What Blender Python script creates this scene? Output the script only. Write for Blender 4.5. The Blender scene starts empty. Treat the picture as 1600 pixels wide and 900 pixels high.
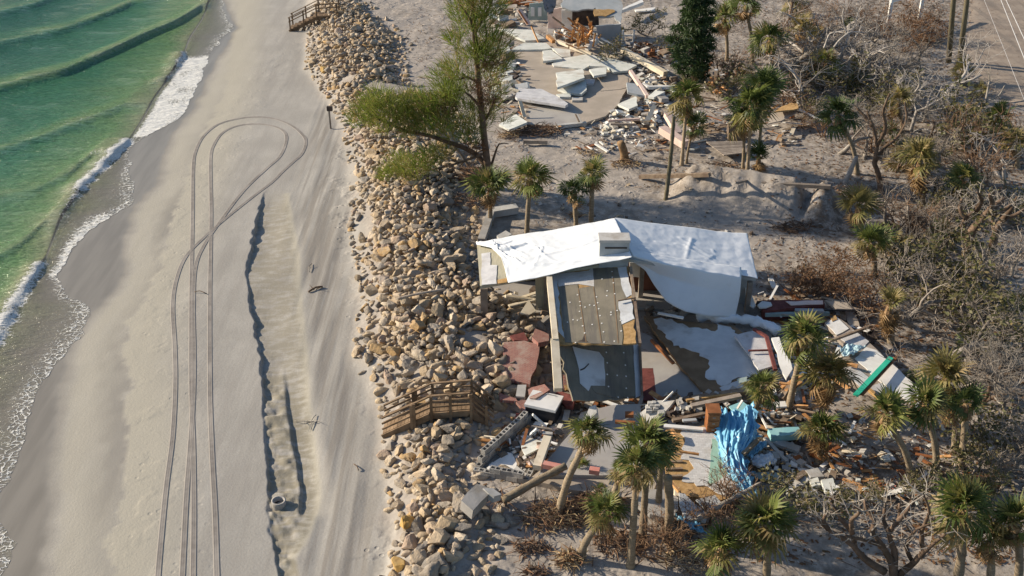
import bpy, math, random
import numpy as np
from mathutils import Vector, Matrix
from mathutils import noise as mnoise

SC = bpy.context.scene
COL = SC.collection
R = math.radians

# ---------------------------------------------------------------- camera, sky, sun, exposure
FPX, HORIZ, CAMH = 1750.0, -550.0, 26.0            # focal length and horizon row in 1600x900 pixels, height in m
PITCH = math.atan((450 - HORIZ) / FPX)
cam_data = bpy.data.cameras.new('camera')
cam_data.sensor_width = 36.0
cam_data.lens = 36.0 * FPX / 1600.0
cam_data.clip_end = 3000
cam = bpy.data.objects.new('camera', cam_data)
COL.objects.link(cam)
cam.location = (0, 0, CAMH)
cam.rotation_euler = (math.pi / 2 - PITCH, 0, 0)
SC.camera = cam

SUN_EL = R(23.5)
SUN_FROM = Vector((-1.0, 0.27, 0)).normalized()      # horizontal direction the light comes from
sun_vec = (SUN_FROM * math.cos(SUN_EL) + Vector((0, 0, math.sin(SUN_EL)))).normalized()
sd = bpy.data.lights.new('sun', 'SUN')
sd.energy = 5.0
sd.angle = R(0.55)
sd.color = (1.0, 0.86, 0.68)
sun = bpy.data.objects.new('sun', sd)
COL.objects.link(sun)
sun.rotation_euler = (-sun_vec).to_track_quat('-Z', 'Y').to_euler()
sun.location = (-40, 20, 60)

w = bpy.data.worlds.new('World')
SC.world = w
w.use_nodes = True
nt = w.node_tree
nt.nodes.clear()
sky = nt.nodes.new('ShaderNodeTexSky')
sky.sky_type = 'NISHITA'
sky.sun_disc = False
sky.ozone_density = 2.0
sky.dust_density = 0.8
sky.sun_elevation = SUN_EL
sky.sun_rotation = math.atan2(sun_vec.x, sun_vec.y)
bg = nt.nodes.new('ShaderNodeBackground')
bg.inputs['Strength'].default_value = 0.095
wo = nt.nodes.new('ShaderNodeOutputWorld')
nt.links.new(sky.outputs[0], bg.inputs[0])
nt.links.new(bg.outputs[0], wo.inputs[0])
SC.view_settings.view_transform = 'Standard'
SC.view_settings.look = 'None'
SC.view_settings.exposure = 0.48
SC.view_settings.gamma = 1.0

# ---------------------------------------------------------------- numeric noise
def _hash(ix, iy, seed):
    h = (ix.astype(np.int64) * 374761393 + iy.astype(np.int64) * 668265263 + seed * 974711) & 0xffffffff
    h = ((h ^ (h >> 13)) * 1274126177) & 0xffffffff
    return ((h ^ (h >> 16)) & 0xffff) / 65535.0

def vnoise(x, y, seed=0):
    x = np.asarray(x, float); y = np.asarray(y, float)
    ix, iy = np.floor(x), np.floor(y)
    fx, fy = x - ix, y - iy
    fx = fx * fx * (3 - 2 * fx); fy = fy * fy * (3 - 2 * fy)
    a = _hash(ix, iy, seed); b = _hash(ix + 1, iy, seed)
    c = _hash(ix, iy + 1, seed); d = _hash(ix + 1, iy + 1, seed)
    return (a * (1 - fx) + b * fx) * (1 - fy) + (c * (1 - fx) + d * fx) * fy

def fbm(x, y, seed=0, octv=4):
    s, a, t = 0, 0.5, 0
    for i in range(octv):
        s = s + a * vnoise(x * 2 ** i, y * 2 ** i, seed + i); t += a; a *= 0.5
    return s / t * 2 - 1

def sstep(a, b, x):
    t = np.clip((np.asarray(x, float) - a) / (b - a), 0, 1)
    return t * t * (3 - 2 * t)

# ---------------------------------------------------------------- pixels of the photograph to points of the place
CP, SP = math.cos(PITCH), math.sin(PITCH)
def ray(px, py):
    u, v = (px - 800) / FPX, (450 - py) / FPX
    return Vector((u, CP + v * SP, -SP + v * CP))
def P(px, py, z=0.0):                       # on the level z
    d = ray(px, py); t = (z - CAMH) / d.z
    return Vector((d.x * t, d.y * t, z))
def atY(px, py, Y):                         # on the upright plane y = Y
    d = ray(px, py); t = Y / d.y
    return Vector((d.x * t, Y, CAMH + d.z * t))
def curve(pts, z):
    w_ = sorted(((P(a, b, z).y, P(a, b, z).x) for a, b in pts))
    ys = np.array([q[0] for q in w_]); xs = np.array([q[1] for q in w_])
    s0 = (xs[1] - xs[0]) / (ys[1] - ys[0]); s1 = (xs[-1] - xs[-2]) / (ys[-1] - ys[-2])
    s0 = max(-0.6, min(0.6, s0)); s1 = max(-0.6, min(0.6, s1))
    ys = np.concatenate([[ys[0] - 60], ys, [ys[-1] + 400]]); xs = np.concatenate([[xs[0] - 60 * s0], xs, [xs[-1] + 400 * s1]])
    yy = np.arange(ys[0], min(ys[-1], 260), 0.25)
    xx = np.interp(yy, ys, xs)
    k = np.ones(5) / 5
    xx[4:-4] = np.convolve(np.convolve(xx, k, 'same'), k, 'same')[4:-4]
    return lambda y: np.interp(y, yy, xx)

E1 = curve([(330, 0), (316, 30), (296, 60), (284, 95), (262, 125), (240, 155), (224, 185), (201, 222), (165, 258), (125, 300), (92, 350), (70, 410), (30, 470), (0, 525), (-40, 600), (-90, 700), (-180, 900)], 0.0)
E2 = curve([(348, 0), (352, 25), (368, 45), (345, 62), (324, 95), (316, 120), (305, 150), (278, 188), (242, 206), (216, 218), (204, 228), (200, 245), (210, 290), (204, 325), (165, 342), (135, 362), (108, 398), (88, 430), (100, 458), (146, 485), (140, 505), (118, 532), (96, 568), (60, 605), (46, 632), (47, 655), (30, 712), (0, 775), (-15, 810), (30, 835), (22, 870), (5, 900)], 0.1)
WET = curve([(352, 0), (372, 45), (335, 100), (318, 140), (290, 190), (262, 212), (258, 250), (245, 290), (202, 340), (190, 390), (196, 412), (180, 452), (163, 475), (130, 512), (110, 545), (105, 575), (92, 640), (82, 700), (78, 770), (80, 830), (74, 900)], 0.2)
CREAM = curve([(372, 0), (345, 150), (310, 230), (285, 290), (262, 360), (238, 420), (215, 480), (200, 540), (190, 575), (200, 630), (205, 680), (200, 730), (188, 790), (182, 840), (175, 900)], 0.3)
S1 = curve([(470, 180), (440, 240), (417, 290), (402, 325), (391, 380), (383, 430), (388, 470), (398, 520), (406, 560), (408, 600), (411, 650), (415, 730), (414, 770), (417, 800), (423, 850), (432, 900)], 0.5)
S2 = curve([(500, 150), (478, 230), (452, 300), (470, 400), (474, 470), (484, 560), (486, 620), (494, 680), (504, 760), (502, 800), (482, 850), (455, 880), (446, 900)], 0.5)
S3 = curve([(440, 560), (447, 640), (456, 690), (465, 735), (470, 760), (468, 800), (460, 900)], 0.4)
RL = curve([(480, 20), (478, 100), (505, 140), (535, 190), (545, 240), (552, 300), (548, 350), (555, 400), (562, 470), (552, 550), (580, 600), (592, 640), (600, 700), (604, 760), (615, 830), (600, 900)], 0.8)
RR = curve([(570, 10), (630, 70), (618, 125), (690, 160), (735, 240), (742, 290), (722, 340), (742, 390), (760, 450), (835, 488), (868, 540), (868, 600), (820, 640), (775, 660), (738, 700), (715, 750), (770, 800), (765, 840), (740, 900)], 1.2)
LIT = curve([(1110, 0), (1130, 100), (1200, 180), (1250, 260), (1230, 340), (1190, 420), (1200, 480), (1250, 600), (1210, 680), (1180, 760), (1240, 830), (1230, 900)], 1.2)
Y_SC0, Y_SC1 = P(410, 292, .5).y, P(410, 330, .5).y
Y_G0, Y_G1 = P(420, 560, .5).y, P(420, 620, .5).y
Y_P0, Y_P1 = -P(460, 812, .5).y, -P(460, 795, .5).y
BERM0, BERM1 = P(1052, 300, 1.2), P(1300, 338, 1.2)

def H(x, y):
    x = np.asarray(x, float); y = np.asarray(y, float)
    e = x - E1(y)
    beach = np.where(e < 0, np.maximum(0.05 * e, -3.0), 0.95 * (1 - np.exp(-np.maximum(e, 0) * 0.058)))
    z = beach + np.where(e > 3, 0.012, 0.0) * fbm(x * 0.9, y * 0.35, 3)
    # scarp cut by the tide: a sharp step down, filling up again to the right
    js = 0.16 * fbm(y * 1.8, y * 0.3, 11) + 0.07 * fbm(y * 6, y * 0, 12) * (1 - .5 * sstep(Y_G0, Y_G1, -y))
    s1 = x - S1(y) - js
    wdt = np.maximum(S2(y) - S1(y), 0.8)
    low = 1 - sstep(Y_G1, Y_G0, y)
    prof = sstep(0, 0.12, s1) * (1 - sstep(0.25, 1.0, s1 / wdt))
    amp1 = (1 - sstep(Y_SC1, Y_SC0, y)) * (0.18 * (1 - low) + 0.10 * low) * (.30 + 1.15 * vnoise(y * .55, y * 0, 18))
    z = z - amp1 * prof
    s3 = x - S3(y) - 0.08 * fbm(y * 1.7, y * 0.1, 14)
    z = z - low * 0.11 * (.5 + .9 * vnoise(y * .7, y * 0, 19)) * (1 - sstep(Y_P1, Y_P0, -y)) * sstep(0, 0.12, s3) * (1 - sstep(0.35, 1.3, s3))
    between = sstep(0.05, 0.2, s1) * (1 - sstep(-0.25, 0.0, s3)) * low
    z = z + between * 0.13 * fbm(x * 2.2, y * 3.6, 15, 3)
    between2 = sstep(0.1, 0.3, s1) * (1 - sstep(0.2, 0.6, s1)) * (1 - low) * amp1 / 0.18
    z = z + between2 * 0.05 * fbm(x * 1.5, y * 3.0, 16, 3)
    z = z + 0.042 * sstep(0.6, 1.1, s1 / wdt) * fbm(x * 2.4, y * 0.14, 17, 3) * (1 - sstep(-1, 1, x - RL(y)))
    # upland
    rl, rr = RL(y), RR(y)
    up = sstep(-0.6, 3.4, x - rl)
    land = 1.25 + 0.16 * fbm(x * 0.16, y * 0.16, 21) + 0.07 * fbm(x * 0.9, y * 0.9, 22) + 0.025 * fbm(x * 3.1, y * 3.1, 23, 2)
    z = z * (1 - up) + land * up
    mid = (x - rl) / np.maximum(rr - rl, 0.5)
    z = z + 0.35 * np.clip(1 - (2 * mid - 0.95) ** 2, 0, 1) * (y < 130)
    # bulldozed sand berm with gullied face
    bx, by = BERM1.x - BERM0.x, BERM1.y - BERM0.y
    L = math.hypot(bx, by); tx, ty = bx / L, by / L
    a = (x - BERM0.x) * tx + (y - BERM0.y) * ty
    n_ = -(x - BERM0.x) * ty + (y - BERM0.y) * tx
    along = sstep(-0.5, 1.0, a) * (1 - sstep(L - 0.6, L + 0.6, a))
    gul = 1 - np.abs(np.sin(a * 2.6 + n_ * .5 + 2.2 * fbm(a * 0.6, a * 0, 31)))
    notch = 1 - 0.8 * np.exp(-((a - L * 0.83) / 0.35) ** 2)
    hh = 1.55 * notch * (1 - 0.24 * gul * gul * np.exp(-((n_ + .45) / .8) ** 2) - .06 * vnoise(a * .9, a * 0, 33))
    z = z + along * hh * np.where(n_ < 0.5, sstep(-2.0, 0.6, n_), 1 - sstep(0.5, 3.0, n_))
    return z

_gx, _gy = np.arange(-62, 72, .2), np.arange(18, 136, .2)
_HG = H(*np.meshgrid(_gx, _gy))
def Hs(x, y):                               # height from a lookup table, for single points
    fx = min(max((x + 62) / .2, 0), len(_gx) - 1.001); fy = min(max((y - 18) / .2, 0), len(_gy) - 1.001)
    i, j = int(fx), int(fy); fx -= i; fy -= j
    return float((_HG[j, i] * (1 - fx) + _HG[j, i + 1] * fx) * (1 - fy) + (_HG[j + 1, i] * (1 - fx) + _HG[j + 1, i + 1] * fx) * fy)
def G(px, py, dz=0.0):                      # where the line of sight meets the ground (or dz above it)
    z = 1.0 + dz
    for i in range(6):
        p = P(px, py, z)
        z = 0.2 * z + 0.8 * (Hs(p.x, p.y) + dz)
    return P(px, py, z)
def mpp(p):                                 # metres for one photograph pixel at point p
    v = p - Vector((0, 0, CAMH))
    return (v.y * CP - v.z * SP) / FPX

# ---------------------------------------------------------------- materials
MATS = {}
def nd(nt, typ, **kw):
    n = nt.nodes.new(typ)
    for k, v in kw.items():
        setattr(n, k, v)
    return n
def mixcol(nt, fac, a, b, blend='MIX'):
    m = nd(nt, 'ShaderNodeMix', data_type='RGBA', blend_type=blend)
    for sock, v in ((m.inputs[0], fac), (m.inputs[6], a), (m.inputs[7], b)):
        if isinstance(v, bpy.types.NodeSocket):
            nt.links.new(v, sock)
        elif isinstance(v, (int, float)):
            sock.default_value = v
        else:
            sock.default_value = (*v[:3], 1)
    return m.outputs[2]
def mathn(nt, op, a, b=0.0, c=None, clamp=False):
    m = nd(nt, 'ShaderNodeMath', operation=op, use_clamp=clamp)
    for i, v in enumerate((a, b) if c is None else (a, b, c)):
        if isinstance(v, bpy.types.NodeSocket):
            nt.links.new(v, m.inputs[i])
        else:
            m.inputs[i].default_value = v
    return m.outputs[0]
def maprange(nt, v, a, b, c=0.0, d=1.0):
    m = nd(nt, 'ShaderNodeMapRange', interpolation_type='SMOOTHSTEP')
    nt.links.new(v, m.inputs[0])
    for i, q in enumerate((a, b, c, d)):
        m.inputs[i + 1].default_value = q
    return m.outputs[0]
def noise_tex(nt, scale, detail=4, rough=0.55, vec=None, stretch=None):
    if vec is None:
        vec = nd(nt, 'ShaderNodeNewGeometry').outputs['Position']
    if stretch:
        mp = nd(nt, 'ShaderNodeMapping')
        mp.inputs['Scale'].default_value = stretch
        nt.links.new(vec, mp.inputs[0]); vec = mp.outputs[0]
    n = nd(nt, 'ShaderNodeTexNoise')
    n.inputs['Scale'].default_value = scale
    n.inputs['Detail'].default_value = detail
    n.inputs['Roughness'].default_value = rough
    nt.links.new(vec, n.inputs['Vector'])
    return n.outputs[0]
def start(name):
    m = bpy.data.materials.new(name)
    m.use_nodes = True
    nt = m.node_tree
    nt.nodes.clear()
    out = nd(nt, 'ShaderNodeOutputMaterial')
    b = nd(nt, 'ShaderNodeBsdfPrincipled')
    nt.links.new(b.outputs[0], out.inputs[0])
    MATS[name] = m
    return m, nt, b, out
def setc(nt, b, col):
    if isinstance(col, bpy.types.NodeSocket):
        nt.links.new(col, b.inputs['Base Color'])
    else:
        b.inputs['Base Color'].default_value = (*col, 1)
def bump(nt, b, h, strength=0.3, dist=0.05):
    n = nd(nt, 'ShaderNodeBump')
    n.inputs['Strength'].default_value = strength
    n.inputs['Distance'].default_value = dist
    nt.links.new(h, n.inputs['Height'])
    nt.links.new(n.outputs[0], b.inputs['Normal'])

def plain(name, c1, c2, scale=3.0, rough=0.85, bscale=12, bstr=0.35, lo=0.35, hi=0.65, dirt=None, rnd=0.0, stretch=None, spec=0.3):
    m, nt, b, out = start(name)
    n = noise_tex(nt, scale, 5, 0.6, stretch=stretch)
    col = mixcol(nt, maprange(nt, n, lo, hi), c1, c2)
    if dirt:
        n2 = noise_tex(nt, scale * 0.37 + 0.3, 5, 0.65)
        col = mixcol(nt, maprange(nt, n2, 0.52, 0.68, 0, 0.75), col, dirt)
    if rnd:
        oi = nd(nt, 'ShaderNodeObjectInfo')
        col = mixcol(nt, 1.0, col, mixcol(nt, oi.outputs['Random'], (1 - rnd,) * 3, (1 + rnd * 0.6,) * 3), 'MULTIPLY')
    setc(nt, b, col)
    b.inputs['Roughness'].default_value = rough
    b.inputs['Specular IOR Level'].default_value = spec
    if bstr:
        bump(nt, b, noise_tex(nt, bscale, 4, 0.6, stretch=stretch), bstr, 0.03)
    return m

def foliage(name, c1, c2, c3, trans=0.25):
    m, nt, b, out = start(name)
    at = nd(nt, 'ShaderNodeAttribute', attribute_name='rnd')
    oi = nd(nt, 'ShaderNodeObjectInfo')
    r = mathn(nt, 'FRACT', mathn(nt, 'ADD', at.outputs['Fac'], oi.outputs['Random']))
    col = mixcol(nt, maprange(nt, r, 0.0, 0.55), c1, c2)
    col = mixcol(nt, maprange(nt, r, 0.62, 1.0), col, c3)
    setc(nt, b, col)
    b.inputs['Roughness'].default_value = 0.55
    b.inputs['Specular IOR Level'].default_value = 0.35
    tr = nd(nt, 'ShaderNodeBsdfTranslucent')
    nt.links.new(col, tr.inputs[0])
    mx = nd(nt, 'ShaderNodeMixShader')
    mx.inputs[0].default_value = trans
    nt.links.new(b.outputs[0], mx.inputs[1]); nt.links.new(tr.outputs[0], mx.inputs[2])
    nt.links.new(mx.outputs[0], out.inputs[0])
    return m

plain('concrete', (.40, .39, .36), (.52, .51, .48), 1.3, .9, 9, .25, dirt=(.33, .29, .24))
plain('grey_concrete', (.30, .29, .27), (.40, .38, .35), 1.1, .9, 9, .3, dirt=(.24, .21, .17))
plain('pale_concrete', (.55, .57, .52), (.66, .67, .62), 1.6, .85, 9, .2, dirt=(.42, .38, .32))
plain('floor_concrete', (.33, .31, .29), (.42, .40, .36), 0.5, .8, 5, .15, dirt=(.36, .31, .25))
plain('sand_dusted', (.36, .31, .25), (.43, .37, .30), 0.8, .95, 9, .2)
plain('block', (.30, .29, .27), (.44, .42, .38), 4, .95, 25, .5, rnd=.25)
plain('white_paint', (.72, .71, .67), (.80, .79, .75), 2, .6, 6, .1, dirt=(.60, .56, .48))
plain('cream_paint', (.62, .54, .40), (.70, .62, .48), 2, .75, 8, .15, dirt=(.45, .38, .28))
plain('pink_paint', (.68, .50, .42), (.76, .60, .52), 2, .75, 8, .15, dirt=(.55, .45, .38))
plain('coral_paint', (.55, .22, .17), (.62, .30, .24), 2, .75, 8, .2)
plain('grey_paint', (.34, .37, .38), (.42, .44, .44), 1.2, .75, 8, .15, dirt=(.3, .29, .26))
plain('aqua_paint', (.25, .50, .54), (.33, .58, .60), 2, .6, 8, .1)
plain('teal_paint', (.28, .36, .34), (.36, .43, .40), 2, .7, 8, .1)
plain('green_paint', (.03, .42, .27), (.05, .50, .33), 2, .5, 8, .1)
plain('fresh_lumber', (.45, .22, .08), (.60, .34, .15), 3, .8, 20, .25, rnd=.35)
plain('old_lumber', (.17, .12, .085), (.27, .21, .15), 3, .9, 20, .35, rnd=.3)
plain('grey_lumber', (.24, .20, .165), (.34, .29, .24), 3, .9, 20, .35, rnd=.3)
plain('boardwalk_wood', (.16, .105, .06), (.26, .18, .11), 2.5, .85, 20, .35, rnd=.3)
plain('osb', (.36, .22, .085), (.48, .31, .14), 6, .9, 30, .3, dirt=(.24, .15, .07))
plain('brown_felt', (.19, .125, .07), (.25, .17, .10), 2, .9, 14, .3)
plain('beige_siding', (.36, .34, .25), (.43, .40, .30), 2, .8, 8, .2, stretch=(6, 1, 1))
plain('shingle_grey', (.48, .48, .49), (.60, .60, .60), 2.2, .95, 30, .35, dirt=(.36, .34, .31))
plain('membrane', (.52, .54, .55), (.64, .66, .66), 1.0, .75, 7, .4, dirt=(.38, .37, .35))
plain('pale_green_felt', (.27, .42, .33), (.33, .50, .39), 2, .9, 14, .25)
plain('dark_red', (.12, .035, .03), (.19, .06, .05), 4, .8, 20, .3)
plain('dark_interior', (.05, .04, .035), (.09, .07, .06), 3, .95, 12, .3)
plain('red_brown_wall', (.13, .05, .03), (.18, .075, .05), 2, .8, 12, .2)
plain('black_plastic', (.02, .02, .022), (.035, .035, .04), 3, .5, 10, .1)
plain('rust_brown', (.20, .075, .025), (.30, .12, .045), 3, .6, 14, .25)
plain('bluegrey_tarp', (.10, .14, .19), (.15, .19, .25), 2, .6, 10, .3)
plain('pole_wood', (.13, .115, .07), (.20, .17, .11), 1.5, .9, 14, .4, stretch=(6, 6, .6))
plain('palm_trunk', (.24, .185, .12), (.36, .29, .20), 2.5, .95, 9, .8, rnd=.25, stretch=(2, 2, 9))
plain('palm_boots', (.20, .12, .06), (.32, .21, .11), 5, .95, 16, .8)
plain('bark_grey', (.22, .195, .165), (.34, .31, .27), 3, .95, 14, .6, rnd=.25)
plain('bark_pale', (.34, .31, .28), (.46, .43, .39), 3, .95, 14, .6, rnd=.15)
plain('bark_brown', (.11, .075, .05), (.19, .13, .09), 3, .95, 14, .6, rnd=.25)
plain('twig_grey', (.21, .18, .15), (.33, .29, .245), 3, .95, 0, 0, rnd=.25)
plain('twig_brown', (.17, .10, .06), (.28, .18, .11), 3, .95, 0, 0, rnd=.25)
plain('root_brown', (.15, .075, .04), (.28, .17, .10), 4, .95, 0, 0)
plain('straw', (.38, .27, .14), (.50, .38, .22), 4, .95, 0, 0)
plain('wire_grey', (.45, .45, .45), (.5, .5, .5), 1, .6, 0, 0)
plain('white_plastic', (.66, .66, .65), (.72, .72, .70), 2, .4, 6, .05, dirt=(.5, .48, .44))
plain('metal_grey', (.30, .30, .30), (.38, .38, .37), 2, .45, 6, .1)
foliage('palm_green', (.085, .12, .028), (.15, .185, .045), (.30, .27, .08), .35)
foliage('palm_dark', (.045, .072, .022), (.08, .115, .030), (.13, .15, .04))
foliage('palm_yellow', (.15, .15, .045), (.24, .20, .07), (.34, .25, .12), .35)
foliage('palm_dead', (.20, .125, .055), (.32, .21, .10), (.26, .15, .06), .15)
foliage('casuarina_leaf', (.125, .19, .026), (.215, .255, .045), (.32, .23, .09), .38)
foliage('pine_dark', (.028, .055, .018), (.045, .08, .024), (.065, .10, .032))
foliage('brown_leaf', (.15, .075, .035), (.22, .115, .055), (.12, .085, .04))
foliage('shrub_olive', (.09, .095, .03), (.14, .13, .05), (.20, .15, .07))
# ---------------------------------------------------------------- mesh and object helpers
def set_props(o, label=None, cat=None, group=None, kind=None):
    if label: o['label'] = label
    if cat: o['category'] = cat
    if group: o['group'] = group
    if kind or cat: o['kind'] = kind or 'thing'
    return o

class MB:
    def __init__(s):
        s.v, s.f, s.m, s.rnd = [], [], [], []
    def add(s, verts, faces, mi=0, r=None):
        b = len(s.v)
        s.v.extend([tuple(q) for q in verts])
        s.f.extend([tuple(i + b for i in f) for f in faces])
        s.m.extend([mi] * len(faces))
        if r is not None:
            s.rnd.extend([r] * len(verts))
    def box(s, c, ax, hx, hy, hz, mi=0):     # centre, 3 axes, half sizes
        X, Y, Z = ax
        vs = [c + X * (a * hx) + Y * (b * hy) + Z * (d * hz) for d in (-1, 1) for b in (-1, 1) for a in (-1, 1)]
        s.add(vs, [(0, 2, 3, 1), (4, 5, 7, 6), (0, 1, 5, 4), (2, 6, 7, 3), (0, 4, 6, 2), (1, 3, 7, 5)], mi)
    def bar(s, a, b, wd, ht, up=Vector((0, 0, 1)), mi=0):
        a, b = Vector(a), Vector(b)
        X = (b - a)
        L = X.length
        if L < 1e-6: return
        X = X / L
        Y = up.cross(X)
        if Y.length < 1e-3: Y = Vector((0, 1, 0)).cross(X)
        Y.normalize(); Z = X.cross(Y)
        s.box((a + b) / 2, (X, Y, Z), L / 2, wd / 2, ht / 2, mi)
    def tube(s, pts, rad, n=6, cap=True, mi=0, r=None):
        pts = [Vector(p) for p in pts]
        if not hasattr(rad, '__len__'): rad = [rad] * len(pts)
        vs, fs = [], []
        ref = Vector((0.31, 0.92, 0.23)).normalized()
        for i, p in enumerate(pts):
            t = (pts[min(i + 1, len(pts) - 1)] - pts[max(i - 1, 0)])
            if t.length < 1e-9: t = Vector((0, 0, 1))
            t.normalize()
            a = t.cross(ref)
            if a.length < 0.05: a = t.cross(Vector((1, 0, 0)))
            a.normalize(); b = t.cross(a)
            for k in range(n):
                an = 2 * math.pi * k / n
                vs.append(p + (a * math.cos(an) + b * math.sin(an)) * rad[i])
        for i in range(len(pts) - 1):
            for k in range(n):
                k2 = (k + 1) % n
                fs.append((i * n + k, i * n + k2, (i + 1) * n + k2, (i + 1) * n + k))
        if cap:
            fs.append(tuple(range(n))[::-1]); fs.append(tuple((len(pts) - 1) * n + k for k in range(n)))
        s.add(vs, fs, mi, r)
    def mesh(s, name, mats, smooth=False, off=None):
        me = bpy.data.meshes.new(name)
        vs = s.v
        if off is not None:
            vs = [(q[0] - off[0], q[1] - off[1], q[2] - off[2]) for q in vs]
        me.from_pydata(vs, [], s.f)
        mats = mats if isinstance(mats, (list, tuple)) else [mats]
        for q in mats: me.materials.append(MATS[q])
        if len(mats) > 1: me.polygons.foreach_set('material_index', s.m)
        if smooth: me.polygons.foreach_set('use_smooth', [True] * len(s.f))
        if len(s.rnd) == len(s.v) and s.v:
            at = me.attributes.new('rnd', 'FLOAT', 'POINT')
            at.data.foreach_set('value', s.rnd)
        me.update()
        return me
    def build(s, name, mats, parent=None, smooth=False, origin=None):
        """One object; its origin at ORIGIN (world) or, under a parent, at the parent's own origin."""
        if parent is not None:
            off = Vector(parent.location) + (Vector(parent.parent.location) if parent.parent else Vector())
            o = bpy.data.objects.new(name, s.mesh(name, mats, smooth, off))
            o.parent = parent
        else:
            if origin is None:
                a = np.array(s.v); origin = Vector((a[:, 0].mean(), a[:, 1].mean(), a[:, 2].min()))
            o = bpy.data.objects.new(name, s.mesh(name, mats, smooth, origin))
            o.location = origin
        COL.objects.link(o)
        return o

ORD = 'first second third fourth fifth sixth seventh eighth ninth tenth eleventh twelfth thirteenth fourteenth fifteenth sixteenth seventeenth eighteenth nineteenth twentieth'.split()
def rank_labels(items, key, fmt):
    """items: (object, text before, text after); alike texts get a rank by KEY so that each label singles one out."""
    by = {}
    for it in items: by.setdefault(it[1:], []).append(it[0])
    for (a, b_), os_ in by.items():
        os_.sort(key=key)
        for i, o in enumerate(os_):
            o['label'] = a + ' ' + b_ if len(os_) == 1 else a + (', %s %s, ' % (ORD[i % 20], fmt)) + b_
def screen_x(o): return o.location.x / (o.location.y * CP + (CAMH - o.location.z) * SP)
def empty(name, loc, label=None, cat=None, group=None):
    o = bpy.data.objects.new(name, None)
    o.empty_display_size = 0.3
    o.location = loc
    COL.objects.link(o)
    return set_props(o, label, cat, group)

def grid_object(name, X, Y, Z, mat, attrs, smooth=True, keep=None):
    ny, nx = X.shape
    co = np.stack([X, Y, Z], -1).reshape(-1, 3).astype(np.float32)
    i = np.arange(ny * nx).reshape(ny, nx)
    q = np.stack([i[:-1, :-1], i[:-1, 1:], i[1:, 1:], i[1:, :-1]], -1).reshape(-1, 4)
    if keep is not None: q = q[keep.reshape(-1)]
    me = bpy.data.meshes.new(name)
    me.vertices.add(len(co)); me.vertices.foreach_set('co', co.reshape(-1))
    me.loops.add(q.size); me.loops.foreach_set('vertex_index', q.reshape(-1).astype(np.int32))
    me.polygons.add(len(q))
    me.polygons.foreach_set('loop_start', np.arange(0, q.size, 4, dtype=np.int32))
    me.polygons.foreach_set('loop_total', np.full(len(q), 4, np.int32))
    me.update(calc_edges=True)
    if smooth: me.polygons.foreach_set('use_smooth', np.ones(len(q), bool))
    for k, a in attrs.items():
        at = me.attributes.new(k, 'FLOAT', 'POINT')
        at.data.foreach_set('value', np.broadcast_to(a, X.shape).reshape(-1).astype(np.float32))
    me.materials.append(MATS[mat])
    o = bpy.data.objects.new(name, me)
    COL.objects.link(o)
    return o

# ---------------------------------------------------------------- ground and water materials
def attr(nt, name):
    return nd(nt, 'ShaderNodeAttribute', attribute_name=name).outputs['Fac']

m, nt, b, out = start('ground')
n_big = noise_tex(nt, 0.35, 5, 0.6)
n_mid = noise_tex(nt, 2.2, 5, 0.62)
n_fine = noise_tex(nt, 11, 4, 0.65)
n_long = noise_tex(nt, 1.0, 4, 0.6, stretch=(1.6, 0.16, 1))
sandc = mixcol(nt, maprange(nt, n_big, .35, .65), (.340, .326, .294), (.402, .385, .348))
sandc = mixcol(nt, maprange(nt, n_long, .40, .66, 0, .7), sandc, (.305, .290, .262))
sandc = mixcol(nt, maprange(nt, n_fine, .35, .75, 0, .30), sandc, (.27, .24, .21))
sandc = mixcol(nt, attr(nt, 'cream'), sandc, (.435, .405, .325))
land = mixcol(nt, maprange(nt, n_mid, .35, .7), (.385, .345, .300), (.310, .275, .236))
land = mixcol(nt, maprange(nt, n_fine, .52, .74, 0, .38), land, (.18, .15, .12))
sandc = mixcol(nt, attr(nt, 'land'), sandc, land)
lane = maprange(nt, noise_tex(nt, 1.0, 4, .6, stretch=(3.2, .10, 1)), .42, .62)
sandc = mixcol(nt, mathn(nt, 'MULTIPLY', mathn(nt, 'MULTIPLY', attr(nt, 'lane'), lane), .75), sandc, (.235, .214, .186))
lit_n = mathn(nt, 'MULTIPLY', attr(nt, 'litter'), maprange(nt, mathn(nt, 'ADD', mathn(nt, 'MULTIPLY', n_mid, .6), mathn(nt, 'MULTIPLY', n_fine, .4)), .40, .58))
litc = mixcol(nt, maprange(nt, n_fine, .35, .65), (.095, .075, .056), (.185, .148, .112))
sandc = mixcol(nt, lit_n, sandc, litc)
sandc = mixcol(nt, mathn(nt, 'MULTIPLY', attr(nt, 'gully'), maprange(nt, noise_tex(nt, 1.6, 4, .6, stretch=(1, 2.2, 1)), .30, .60)), sandc, (.250, .228, .175))
wetc = mixcol(nt, maprange(nt, n_long, .35, .65), (.205, .188, .158), (.250, .230, .195))
wet_f = attr(nt, 'wet')
sandc = mixcol(nt, wet_f, sandc, wetc)
setc(nt, b, sandc)
nt.links.new(maprange(nt, wet_f, 0.2, 1.0, .95, .32), b.inputs['Roughness'])
b.inputs['Specular IOR Level'].default_value = 0.3
v = nd(nt, 'ShaderNodeTexVoronoi'); v.inputs['Scale'].default_value = 2.6
nt.links.new(nd(nt, 'ShaderNodeNewGeometry').outputs['Position'], v.inputs['Vector'])
foot = mathn(nt, 'MULTIPLY', maprange(nt, v.outputs['Distance'], .10, .26, 0, 1), 1.0)
footm = mathn(nt, 'MULTIPLY', attr(nt, 'foot'), maprange(nt, noise_tex(nt, .8, 3, .5), .46, .60))
hgt = mathn(nt, 'ADD', mathn(nt, 'MULTIPLY', n_fine, .35), mathn(nt, 'MULTIPLY', mathn(nt, 'MULTIPLY', foot, footm), 2.2))
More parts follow.
